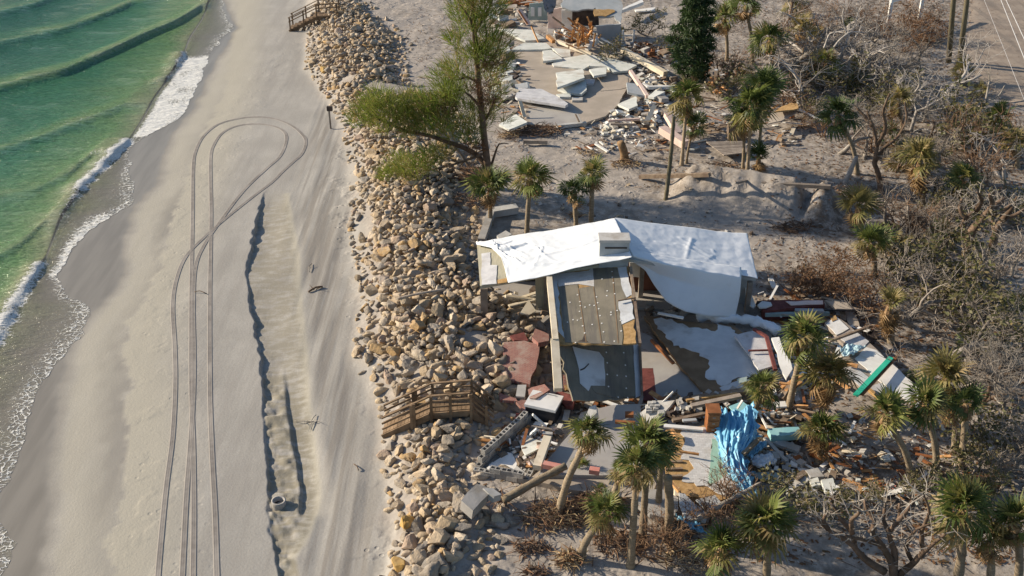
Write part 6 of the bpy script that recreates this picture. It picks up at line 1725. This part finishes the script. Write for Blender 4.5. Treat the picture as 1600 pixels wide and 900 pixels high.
bare_trunk((735, 262), (706, 225), .10, .09, 'weathered post leaning at the left of the feathery tree foot', 'grey_lumber')
bare_trunk((1320, 285), (1338, 245), .15, .10, 'pale broken trunk on sand below the dark leaning palm', 'bark_pale')

# ---------------------------------------------------------------- tangles of roots and brush
def tangle(name, px, py, wpx, hm, n_, mats, label, cat, flat_=1.0, thick=.014, group=None, straight=False):
    c_ = G(px, py); R_ = wpx * mpp(c_)
    rg_ = random.Random(int(px * 3 + py))
    mb = MB()
    for i in range(n_):
        a = rg_.uniform(0, 6.28); rr_ = R_ * math.sqrt(rg_.random()) * .9
        p = Vector((c_.x + rr_ * math.cos(a), c_.y + rr_ * math.sin(a) * flat_, 0))
        h0 = hm * (1 - (rr_ / R_) ** 2) * rg_.random()
        p.z = Hs(p.x, p.y) + h0 * .7 + .02
        b_ = rg_.uniform(0, 6.28); L = rg_.uniform(.3, 1.0) * max(.5, R_ * .5)
        d = Vector((math.cos(b_), math.sin(b_), rg_.uniform(-.2, .5)))
        bend = Vector((rg_.uniform(-.3, .3), rg_.uniform(-.3, .3), rg_.uniform(-.1, .3))) * (0 if straight else L)
        q = p + d * L; q.z = max(q.z, Hs(q.x, q.y) + .01)
        k = thick * rg_.choice((.6, .8, 1, 1.3, 2.2))
        mb.tube([p, (p + q) / 2 + bend * .5, q], [k, k * .8, k * .4], 3, mi=rg_.randrange(len(mats)))
    return set_props(mb.build(name, mats, origin=c_), label, cat, group)
tangle('root_tangle', 868, 812, 62, .75, 420, ['root_brown', 'twig_brown', 'straw', 'bark_brown'], 'mass of torn brown roots below the long leaning palm', 'roots', .6)
tangle('root_tangle', 935, 790, 50, .6, 300, ['root_brown', 'twig_brown', 'bark_brown'], 'reddish root mass left of the palm trio foot', 'roots', .6)
tangle('root_tangle', 890, 878, 26, .6, 200, ['straw', 'root_brown', 'palm_boots'], 'pale root ball under the bottom leaning palm', 'roots', .7)
tangle('root_tangle', 970, 850, 48, .5, 300, ['root_brown', 'bark_brown', 'twig_brown'], 'dark roots around the base of the palm trio', 'roots', .6)
tangle('brush_pile', 830, 858, 34, .3, 130, ['bark_brown', 'root_brown'], 'dark broken brush on the sand left of the bottom leaning palm', 'brush', .5)
tangle('brush_pile', 836, 896, 22, .3, 80, ['bark_brown', 'root_brown'], 'small dark brush at the bottom edge', 'brush', .5)
tangle('brush_pile', 1080, 880, 50, 1.0, 320, ['straw', 'twig_brown', 'twig_grey'], 'heap of dry straw coloured stalks left of the bottom palms', 'brush', .6, straight=True)
tangle('brush_pile', 1060, 830, 40, .8, 240, ['twig_brown', 'root_brown', 'twig_grey'], 'brown twig heap right of the palm trio', 'brush', .6)
tangle('brush_pile', 745, 278, 48, .8, 340, ['root_brown', 'twig_brown', 'bark_brown'], 'reddish brown brush heap at the foot of the feathery tree', 'brush', .7)
tangle('brush_pile', 735, 318, 40, .7, 260, ['bark_brown', 'root_brown', 'twig_grey'], 'dark tangled roots beside the leftmost green palm', 'brush', .7)
tangle('brush_pile', 840, 208, 42, .6, 280, ['twig_brown', 'root_brown', 'bark_brown'], 'brown brush heap along the lower left edge of the far floor', 'brush', .5)
tangle('straw_tuft', 797, 214, 18, .7, 160, ['straw', 'twig_brown'], 'tan straw bundle right of the feathery tree trunk', 'straw', .8)
tangle('straw_tuft', 1130, 278, 15, .6, 130, ['straw', 'palm_boots'], 'orange straw tuft above the sand berm', 'straw', .8)
tangle('straw_tuft', 1152, 274, 12, .5, 100, ['straw', 'palm_boots'], 'smaller straw tuft at the foot of the tall full palm', 'straw', .8)
tangle('straw_tuft', 900, 338, 12, .2, 60, ['straw', 'root_brown'], 'small dry tuft above the tarped roof edge', 'straw', .8)
tangle('brush_pile', 978, 258, 26, .45, 150, ['palm_boots', 'straw', 'bark_brown'], 'tan root clods around the broken palm stump', 'roots', .6)
tangle('brush_pile', 922, 243, 16, .3, 60, ['palm_boots', 'straw'], 'small tan root clods left of the broken palm stump', 'roots', .6)
tangle('brush_pile', 1010, 78, 26, .9, 160, ['root_brown', 'bark_brown'], 'reddish brown brush right of the broken grey house', 'brush', .6)
tangle('brush_pile', 1240, 358, 40, .35, 150, ['bark_brown', 'twig_brown'], 'low brown brush strip below the sand berm', 'brush', .3)
tangle('brush_pile', 1330, 300, 40, .5, 160, ['bark_grey', 'twig_brown'], 'grey brush around the pale broken trunk', 'brush', .5)
tangle('brush_pile', 1130, 262, 34, .3, 120, ['twig_brown', 'bark_brown'], 'brown brush in front of the weathered deck', 'brush', .5)

# ---------------------------------------------------------------- bare trees and shrubs
def bare_meshes(seed, stems, height, spread, depth, mt, twig, lean=.35, leaves=None, kink=.35, rs=1.0):
    rg_ = random.Random(seed)
    tr_, br_, lf = MB(), MB(), MB()
    def grow(p, d, L, r_, lev):
        k = 4 if lev < 2 else 3
        pts = [p]; dd = d.copy()
        for i in range(k):
            dd = (dd + Vector((rg_.gauss(0, kink), rg_.gauss(0, kink), rg_.gauss(.05, kink * .6)))).normalized()
            pts.append(pts[-1] + dd * (L / k))
        rad = [r_ * (1 - .45 * i / k) for i in range(k + 1)]
        (tr_ if lev == 0 else br_).tube(pts, rad, 6 if lev == 0 else 4 if lev == 1 else 3, cap=lev == 0)
        if lev >= depth:
            if leaves:
                for q in pts[1:]:
                    for _ in range(leaves):
                        c_ = q + Vector((rg_.gauss(0, .09), rg_.gauss(0, .09), rg_.gauss(0, .07)))
                        a = Vector((rg_.gauss(0, 1), rg_.gauss(0, 1), rg_.gauss(0, .6))).normalized() * .065; b_ = a.cross(Vector((rg_.gauss(0, 1), rg_.gauss(0, 1), 1))).normalized() * .035
                        lf.add([c_ - a, c_ + b_, c_ + a, c_ - b_], [(0, 1, 2, 3)], r=rg_.random())
            return
        for j in range(rg_.choice((3, 3, 4)) if lev < depth - 1 else 3):
            t = rg_.uniform(.35, 1.0); i = min(k, max(1, int(t * k + .5)))
            side = Vector((rg_.gauss(0, 1), rg_.gauss(0, 1), rg_.gauss(0, .5))).normalized()
            nd_ = (dd * .75 + side * (.75 + .2 * spread) + Vector((0, 0, .12))).normalized()
            grow(pts[i], nd_, L * rg_.uniform(.55, .8), max(rad[i] * rg_.uniform(.5, .68), .009), lev + 1)
    for s_ in range(stems):
        a = rg_.uniform(0, 6.28)
        d = Vector((math.cos(a) * lean, math.sin(a) * lean, 1)).normalized()
        grow(Vector((rg_.uniform(-.1, .1) * stems * .4, rg_.uniform(-.1, .1) * stems * .4, -.1)), d, height * .42, rs * .035 * height ** .8 * (1 if stems == 1 else .6), 0)
    out_ = [('trunk', tr_.mesh('trunk', mt, True)), ('branches', br_.mesh('branches', twig, True))]
    if leaves: out_.append(('leaves', lf.mesh('leaves', 'brown_leaf' if leaves != 2 else 'shrub_olive')))
    return out_
TREES = {
 'grey': [bare_meshes(s_, 1, 4.0, 1.0, 4, 'bark_grey', 'twig_grey', .5, kink=.30, rs=1.2) for s_ in (1, 2, 18)],
 'pale': [bare_meshes(s_, 2, 4.2, 1.2, 3, 'bark_pale', 'bark_pale', .8, kink=.36, rs=1.2) for s_ in (3, 4)],
 'dark': [bare_meshes(s_, 2, 4.4, 1.2, 4, 'bark_brown', 'bark_grey', .7, kink=.3, rs=1.5) for s_ in (5, 6)],
 'bush': [bare_meshes(s_, 4, 2.6, 1.0, 3, 'twig_grey', 'twig_grey', .9, kink=.30) for s_ in (7, 8, 9)],
 'brown': [bare_meshes(s_, 4, 2.4, .8, 3, 'twig_brown', 'twig_brown', .7) for s_ in (10, 11)],
 'leafy': [bare_meshes(s_, 5, 2.8, .9, 3, 'twig_brown', 'twig_brown', .9, leaves=1) for s_ in (12, 13)],
 'olive': [bare_meshes(s_, 4, 2.2, .9, 3, 'twig_grey', 'twig_grey', .9, leaves=2) for s_ in (14, 15)],
}
TN = [0]
TREE_L = []
def tree_top(parts_):
    t_ = .1
    for nm, me in parts_:
        co = np.empty(len(me.vertices) * 3, np.float32); me.vertices.foreach_get('co', co)
        t_ = max(t_, float(co[2::3].max()))
    return t_
def bare_tree(kind, px, py, hpx, label, group=None, rot=None, cat=None):
    TN[0] += 1
    rg_ = random.Random(400 + TN[0])
    parts_ = TREES[kind][TN[0] % len(TREES[kind])]
    p = G(px, py)
    hgt = hpx * mpp(p) * (1.5 if kind in ('grey', 'dark', 'pale') else 1.2)
    s_ = hgt / tree_top(parts_)
    nm_ = 'bare_tree' if kind in ('grey', 'pale', 'dark') else 'dry_shrub'
    root = empty(nm_, p, label, cat or ('tree' if nm_ == 'bare_tree' else 'shrub'), group)
    rz = rg_.uniform(0, 6.28) if rot is None else rot
    if group: TREE_L.append((root, {'grey': 'grey leafless tree', 'pale': 'bleached dead tree', 'dark': 'dark trunked bare tree', 'bush': 'bushy grey shrub', 'brown': 'brown twiggy shrub', 'leafy': 'reddish leaved shrub', 'olive': 'olive leaved shrub'}[kind], 'in ' + group))
    for nm, me in parts_:
        o = bpy.data.objects.new(nm, me); o.parent = root
        o.rotation_euler = (0, 0, rz); o.scale = (s_,) * 3
        COL.objects.link(o)
    return root
def traced_tree(base, K, lines, r0, label, mat, twig, ntw, seed, deep=1.2):
    B = G(*base); rg_ = random.Random(seed)
    root = empty('bare_tree', B, label, 'tree')
    tw = MB()
    for i, ln in enumerate(lines):
        q = mapk(K, ln)
        dy = 0 if i == 0 else deep * math.sin(i * 2.3)
        pts = [atY(x, y, B.y + dy * (k / len(q))) for k, (x, y) in enumerate(q)]
        if i == 0: pts[0] = B - Vector((0, 0, .2))
        pts = resample(pts, .16)
        pts = [p + Vector((rg_.gauss(0, .008), rg_.gauss(0, .008), rg_.gauss(0, .008))) for p in pts]
        r_ = r0 * (1.0 if i == 0 else .75 if i < 4 else .5)
        mb = MB(); mb.tube(pts, [r_ * (1 - .72 * k / len(pts)) for k in range(len(pts))], 6); mb.build('trunk' if i == 0 else 'limb', mat, root, True)
        for _ in range(ntw):
            k = rg_.randrange(len(pts) // 3, len(pts)); p = pts[k]
            d = (pts[-1] - pts[0]).normalized() * .5 + Vector((rg_.gauss(0, .8), rg_.gauss(0, .8), rg_.gauss(.3, .6)))
            d.normalize(); L = rg_.uniform(.35, 1.0)
            m_ = p + d * L * .5 + Vector((rg_.gauss(0, .08), rg_.gauss(0, .08), rg_.gauss(0, .08))); e_ = m_ + (d + Vector((rg_.gauss(0, .5), rg_.gauss(0, .5), rg_.gauss(0, .5)))).normalized() * L * .5
            tw.tube([p, m_, e_], [.022, .015, .007], 3, cap=False)
            for _ in range(2):
                d2 = (d + Vector((rg_.gauss(0, .9), rg_.gauss(0, .9), rg_.gauss(0, .7)))).normalized()
                tw.tube([m_, m_ + d2 * L * .5], [.012, .006], 3, cap=False)
    tw.build('twigs', twig, root)['kind'] = 'stuff'
K31 = (1150, 600, 3.0); K32 = (1150, 300, 3.0); K11 = (1150, 0, 3.0)
traced_tree((1400, 908), K31, [[(750, 905), (735, 850), (690, 770), (645, 705), (622, 690)], [(700, 880), (620, 830), (560, 770), (545, 700), (490, 630), (470, 590), (440, 560)], [(770, 890), (830, 840), (880, 790), (935, 740), (985, 700)], [(740, 860), (740, 780), (720, 700), (762, 640), (765, 560)], [(560, 770), (500, 720), (430, 680), (380, 630), (330, 610)], [(690, 760), (600, 730), (510, 710)], [(640, 700), (645, 640), (610, 590), (600, 540)], [(830, 840), (800, 760), (850, 680), (940, 650)], [(880, 790), (870, 700), (905, 600), (880, 520)], [(720, 700), (690, 640), (700, 560)], [(545, 700), (540, 640), (580, 600), (550, 560)], [(430, 680), (410, 640), (430, 600)], [(762, 640), (800, 600), (830, 540)]], .17, 'large leafless tree spreading its forked branches at the bottom', 'bark_brown', 'bark_grey', 7, 5)
traced_tree((1508, 402), K32, [[(1080, 310), (1100, 240), (1092, 200), (1135, 150), (1180, 110), (1250, 90), (1290, 60)], [(1100, 235), (1062, 180), (1080, 125), (1125, 85)], [(1092, 205), (1150, 130), (1200, 60), (1190, 10)], [(1180, 110), (1220, 60), (1260, 30)], [(1080, 125), (1050, 80), (1060, 30)], [(1125, 85), (1150, 40), (1130, 0)]], .30, 'dark thick trunked dead tree with twisted forks on the sandy path', 'bark_brown', 'bark_grey', 14, 6)
traced_tree((1550, 388), K32, [[(1200, 265), (1218, 190), (1250, 130), (1305, 110), (1350, 80)], [(1218, 190), (1200, 135), (1180, 100)], [(1250, 130), (1290, 80), (1320, 20)]], .22, 'dark twisted tree right of the thick trunked dead one', 'bark_brown', 'bark_grey', 12, 7)
traced_tree((1378, 300), K11, [[(690, 900), (670, 830), (650, 760), (660, 680), (640, 590), (615, 520)], [(650, 760), (700, 690), (760, 640), (800, 560), (790, 480)], [(660, 680), (700, 600), (690, 520), (720, 440)], [(640, 590), (600, 540), (560, 500)]], .17, 'dark bare tree beside the dark leaning palm', 'bark_brown', 'bark_grey', 14, 8)
traced_tree((1420, 180), K11, [[(800, 540), (770, 450), (830, 440), (900, 390)], [(770, 450), (760, 400), (790, 350)], [(830, 440), (860, 400), (850, 340)]], .10, 'pale bleached branching tree left of the utility poles', 'bark_pale', 'bark_pale', 14, 9)
traced_tree((1330, 128), K11, [[(540, 390), (530, 290), (560, 255), (640, 270), (700, 260)], [(530, 290), (590, 300), (640, 330), (720, 325)], [(415, 225), (440, 160), (480, 150), (530, 140)], [(460, 220), (490, 185), (540, 150), (610, 155)]], .11, 'pale bleached dead tree bending right above the small green palm', 'bark_pale', 'bark_pale', 12, 10)
traced_tree((1545, 215), K11, [[(1130, 640), (1120, 540), (1170, 480), (1230, 450), (1260, 400)], [(1170, 480), (1180, 420), (1190, 370)], [(1120, 540), (1060, 560), (1000, 600)]], .11, 'dark bare tree reaching up towards the road edge', 'bark_grey', 'bark_grey', 14, 11)
for i, (x, y, h) in enumerate(((1310, 70, 45), (1365, 145, 45), (1440, 190, 50), (1390, 130, 45))):
    bare_tree('pale', x, y, h, 'pale bleached dead tree in the tangle below the far porch', 'the tangle below the far porch')
for i, (x, y, h) in enumerate(((1250, 50, 42), (1275, 60, 45), (1300, 45, 45), (1325, 50, 45), (1355, 50, 42), (1230, 70, 40), (1375, 60, 40))):
    bare_tree('brown', x, y, h, 'brown twiggy shrub in the row along the top right of the dark pine', 'the row along the top')
for i, (x, y, h) in enumerate(((1405, 50, 42), (1430, 62, 42), (1452, 66, 40), (1412, 80, 36), (1440, 40, 40))):
    bare_tree('leafy', x, y, h, 'brown leaved shrub around the white far porch', 'the scrub around the white porch')
rgt = random.Random(77)
THK = [(1390, 200), (1450, 215), (1495, 200), (1540, 245), (1470, 260), (1500, 285), (1520, 250), (1545, 290), (1480, 320), (1430, 300), (1560, 320), (1590, 300), (1400, 270), (1370, 240), (1590, 230), (1455, 165), (1340, 160), (1365, 180), (1540, 340), (1595, 350)]
for x, y in THK[::2] + THK[1::6]:
    bare_tree(rgt.choice(('grey', 'olive', 'dark', 'grey', 'brown')), x, y, rgt.uniform(40, 85), 'leafless grey tree in the dense thicket below the road', 'the thicket below the road')
for x, y in [(1440, 420), (1475, 430), (1460, 470), (1490, 480), (1420, 470), (1430, 510), (1570, 470), (1525, 510), (1560, 540), (1590, 560), (1545, 600), (1580, 620), (1560, 650), (1405, 430), (1500, 600)]:
    bare_tree(rgt.choice(('grey', 'bush', 'dark', 'grey', 'olive')), x, y, rgt.uniform(45, 90), 'leafless grey shrub in the thicket right of the tall yellowish palm', 'the thicket behind the tall yellowish palm')
for x, y in [(1500, 760), (1530, 720), (1560, 730), (1590, 740), (1440, 780), (1340, 785), (1540, 690), (1590, 700), (1455, 770), (1255, 800)]:
    bare_tree(rgt.choice(('bush', 'brown', 'grey', 'olive')), x, y, rgt.uniform(45, 80), 'leafless twiggy shrub on the rubble sand at the lower right', 'the rubble sand at the lower right')
for x, y in [(1120, 790), (1150, 800), (1105, 830), (1165, 830), (1060, 860), (1035, 870)]:
    bare_tree('brown', x, y, rgt.uniform(50, 75), 'brown twiggy shrub below the torn shingle roof', 'the brush below the torn shingle roof')
for x, y in [(1225, 170), (1250, 200), (1270, 185), (1140, 150), (1125, 130), (1150, 120), (1265, 130), (1215, 145), (1285, 215)]:
    bare_tree(rgt.choice(('brown', 'olive', 'bush')), x, y, rgt.uniform(35, 60), 'dry mixed shrub between the tall palms and the dark leaning palm', 'the dry scrub among the far palms')
for x, y, h in [(1235, 458, 42), (1265, 462, 52), (1300, 466, 58), (1330, 466, 56), (1285, 432, 48), (1355, 480, 55)]:
    bare_tree('leafy', x, y, h, 'reddish brown leaved shrub beside the right end of the tarped house', 'the clump beside the tarped house')
for x, y in [(1385, 420), (1410, 380), (1430, 350), (1460, 370), (1480, 350), (1390, 350), (1440, 390)]:
    bare_tree(rgt.choice(('grey', 'brown', 'bush')), x, y, rgt.uniform(50, 75), 'leafless brown grey tree between reddish shrub and dead dark tree', 'the trees above the sandy path')
for x, y in [(1010, 55), (1050, 75), (960, 100)]:
    bare_tree('olive', x, y, 35, 'small olive shrub right of the broken grey house', 'the sand by the broken grey house')

for x, y in [(1245, 95), (1262, 105), (1285, 140), (1320, 155), (1345, 200), (1310, 240), (1380, 165), (1400, 175), (1425, 205), (1490, 230), (1450, 285), (1490, 345), (1570, 280), (1530, 310), (1360, 120), (1240, 120), (1225, 40), (1440, 115), (1270, 90), (1305, 105), (1335, 130), (1350, 95), (1410, 140), (1470, 160), (1260, 170), (1420, 270), (1350, 250)]:
    bare_tree(rgt.choice(('grey', 'dark', 'grey', 'olive', 'grey', 'pale')), x, y, rgt.uniform(45, 80), 'leafless tree in the scrub between the far palms and the utility poles', 'the scrub between far palms and poles')
for x, y in [(1500, 450), (1580, 430), (1410, 500), (1475, 560), (1530, 470), (1590, 520), (1600, 690), (1530, 630), (1555, 770), (1600, 780)]:
    bare_tree(rgt.choice(('grey', 'dark', 'bush', 'olive', 'grey')), x, y, rgt.uniform(55, 95), 'tall leafless tree in the scrub along the right edge', 'the tall scrub along the right edge')
for i, (x, y, r_, lb) in enumerate(((1345, 150, 26, 'low green palmetto beside the bleached trees'), (1420, 262, 32, 'green palmetto in the middle of the grey thicket'), (1395, 225, 26, 'small green palmetto left of the yellowing palm'), (1480, 385, 30, 'small green palmetto left of the thick dead tree'), (1400, 395, 32, 'dark palmetto right of the reddish shrub'), (1585, 500, 36, 'olive palmetto at the right edge of the thicket'), (1330, 55, 16, 'tiny palmetto among the brown shrubs at the top'), (1245, 25, 24, 'green palm clump right of the cut palm at the top'))):
    palm((x, y), (x - 3, y - 14), r_, lb, n=24, dead=.2, boots=False, hue=('palm_green', 'palm_yellow', 'palm_dark')[i % 3])

rank_labels(TREE_L, screen_x, 'from left')
# ---------------------------------------------------------------- the feathery tree by the revetment
B = G(764, 294)
root = empty('feathery_tree', B, 'tall feathery yellow green tree leaning over the revetment with one long limb', 'tree')
Yt = B.y
def tp(px, py, dy=0): return atY(px, py, Yt + dy)
trunk = resample([B - Vector((0, 0, .2)), tp(762, 262), tp(757, 220), tp(752, 170), tp(747, 120), tp(742, 60), tp(738, 0), tp(737, -40)], .3)
mb = MB(); mb.tube(trunk, [.21 * (1 - .62 * i / len(trunk)) for i in range(len(trunk))], 9); mb.build('trunk', 'bark_brown', root, True)
limbs = [[(760, 262), (748, 245), (728, 232), (700, 222), (670, 212), (635, 205), (600, 190), (570, 175)], [(764, 270), (772, 245), (780, 225), (795, 225)], [(752, 170), (735, 150), (715, 140), (695, 150)], [(748, 130), (730, 120), (715, 125), (700, 120)], [(746, 110), (765, 95), (778, 75), (785, 50)], [(742, 60), (735, 30), (720, 10), (712, -10)], [(745, 90), (760, 60), (755, 25)], [(750, 200), (765, 175), (775, 150)], [(755, 240), (730, 250), (690, 262), (640, 270)], [(742, 50), (760, 20), (770, 0)]]
for i, q in enumerate(limbs):
    pts = resample([tp(x, y, .35 * math.sin(i * 2 + j)) for j, (x, y) in enumerate(q)], .3)
    mb = MB(); mb.tube(pts, [(.16 if i == 0 else .085) * (1 - .8 * k / len(pts)) for k in range(len(pts))], 6); mb.build('limb', 'bark_brown', root, True)
rgc = random.Random(9)
def needle_clump(c_, rx, rz, n_, mat, droop=.5, L=(.25, .55), wd=.016, bias=Vector((0, 0, 0))):
    mb = MB()
    for i in range(n_):
        while True:
            o_ = Vector((rgc.uniform(-1, 1), rgc.uniform(-1, 1), rgc.uniform(-1, 1)))
            if o_.length < 1: break
        k = math.floor((o_.x * 2.2 + o_.y) * 2.5) * .37 % 1
        p = c_ + Vector((o_.x * rx, o_.y * rx * .9, o_.z * rz))
        d = (Vector((o_.x * .8 + rgc.gauss(0, .45), o_.y * .8 + rgc.gauss(0, .45), rgc.gauss(.55 - droop, .5))) + bias).normalized()
        l_ = rgc.uniform(*L); s_ = d.cross(Vector((rgc.gauss(0, 1), rgc.gauss(0, 1), rgc.gauss(0, 1)))).normalized() * wd
        m_ = p + d * l_ * .6; t_ = p + d * l_ - Vector((0, 0, l_ * droop * .5))
        mb.add([p - s_, p + s_, m_ + s_, m_ - s_, t_], [(0, 1, 2, 3), (3, 2, 4)], r=(k * .45 + rgc.random() * .35))
    return mb
CL = [(rgc.uniform(560, 720), rgc.uniform(150, 215), rgc.uniform(8, 14)) for _ in range(16)] + [(rgc.uniform(700, 790), rgc.uniform(-5, 190), rgc.uniform(8, 13)) for _ in range(18)] + [(572, 172, 24), (590, 160, 26), (612, 172, 30), (636, 168, 28), (655, 182, 30), (682, 190, 32), (708, 200, 30), (560, 190, 16), (600, 195, 22), (640, 200, 22), (625, 258, 24), (648, 265, 26), (670, 250, 22), (610, 275, 18), (690, 240, 18),
      (700, 148, 26), (722, 135, 24), (690, 125, 20), (712, 108, 20), (730, 170, 22), (745, 195, 20), (735, 215, 18), (735, 40, 26), (722, 18, 24), (745, 10, 22), (730, -8, 22), (752, 40, 20), (760, 75, 24), (778, 62, 20), (784, 92, 18), (770, 118, 18), (748, 85, 22), (735, 90, 18), (775, 145, 16), (712, 62, 14), (770, 20, 16), (698, 105, 10), (760, 190, 14), (668, 160, 20), (770, 165, 14)]
for i, (x, y, r_) in enumerate(CL):
    c_ = tp(x, y, .7 * math.sin(i * 1.9)); rr_ = r_ * mpp(c_) * 1.0
    needle_clump(c_, rr_, rr_ * .8, int(330 * (r_ / 24) ** 2), 'casuarina_leaf', .15, (.25, .9), .012, Vector((-.25 if x < 720 else (x - 745) * .012, 0, .45))).build('foliage', 'casuarina_leaf', root)
for i, (x, y, r_) in enumerate([(752, 140, 14), (762, 158, 12), (700, 168, 12), (765, 100, 12), (742, 230, 12)]):
    c_ = tp(x, y, -.5); rr_ = r_ * mpp(c_)
    needle_clump(c_, rr_, rr_, 160, 'brown_leaf', .3, (.3, .8), .012).build('dry_foliage', 'brown_leaf', root)
# dark pine at the top
B = G(1086, 128)
root = empty('dark_pine', B, 'dense dark green pine standing at the top between house and palms', 'tree')
Yt = B.y
top = tp(1082, -30)
mb = MB(); mb.tube([B - Vector((0, 0, .2)), B.lerp(top, .5), top], [.2, .14, .05], 8); mb.build('trunk', 'bark_brown', root, True)
for i in range(44):
    t = i / 44
    y = 118 - 148 * t; half = 40 * (1 - .55 * abs(t - .35) - .35 * max(0, t - .6))
    a = i * 2.4
    k_ = .35 + .45 * ((i * 7) % 5) / 4
    c_ = tp(1086 + half * k_ * math.cos(a), y, 1.6 * k_ * math.sin(a)); rr_ = half * .34 * mpp(c_)
    needle_clump(c_, rr_, rr_ * .4, 230, 'pine_dark', .4, (.2, .45), .026).build('foliage', 'pine_dark', root)
    q = tp(1085, y + 4)
    mb = MB(); mb.tube([q, c_], [.05, .02], 4); mb.build('limb', 'bark_brown', root)

# ---------------------------------------------------------------- litter on the upland sand: twigs and leaves nobody could count
def scatter(name, n_, cond, size, mat, label, stick=True, seed=1):
    g = np.random.default_rng(seed)
    y = 26 + (g.random(n_ * 6) ** 1.25) * 72; x = g.uniform(-8, 46, n_ * 6)
    keep = cond(x, y) > g.random(len(x))
    x, y = x[keep][:n_], y[keep][:n_]
    z = H(x, y) + .012
    k = len(x); a = g.uniform(0, 6.28, k); L = size * g.uniform(.3, 1.3, k); w_ = (.012 + .006 * g.random(k)) if stick else L * .45
    dx, dy = np.cos(a), np.sin(a); t = g.normal(0, .25, k) * L
    V_ = np.empty((k, 4, 3), np.float32)
    for i, (u, s_) in enumerate(((-1, -1), (1, -1), (1, 1), (-1, 1))):
        V_[:, i, 0] = x + dx * u * L - dy * s_ * w_; V_[:, i, 1] = y + dy * u * L + dx * s_ * w_
        V_[:, i, 2] = z + np.abs(t) * (u > 0) + .02 * g.random(k)
    F_ = np.arange(k * 4, dtype=np.int32).reshape(k, 4)
    o = tri_object(name, V_.reshape(-1, 3), F_, mat, np.repeat(g.random(k), 4).astype(np.float32), False)
    set_props(o, label, 'litter', kind='stuff')
litm = lambda x, y: sstep(-3, 4, x - LIT(y)) * (.35 + .65 * vnoise(x * .5, y * .5, 71))
allm = lambda x, y: sstep(-.5, 1, x - RR(y)) * (.2 + .8 * sstep(.45, .7, vnoise(x * .35, y * .35, 72)))
scatter('leaf_litter', 34000, litm, .07, 'brown_leaf', 'dead brown leaves covering the ground under the right hand trees', False, 1)
scatter('twig_litter', 6000, litm, .30, 'twig_grey', 'grey twigs scattered under the right hand trees', True, 2)
scatter('twig_litter', 3500, allm, .25, 'twig_brown', 'brown twigs scattered over the sandy lots', True, 3)
scatter('chip_litter', 2500, allm, .05, 'concrete', 'small pale chips scattered over the sandy lots', False, 4)
scatter('leaf_litter', 6000, allm, .06, 'brown_leaf', 'dead leaves blown over the sandy lots', False, 5)
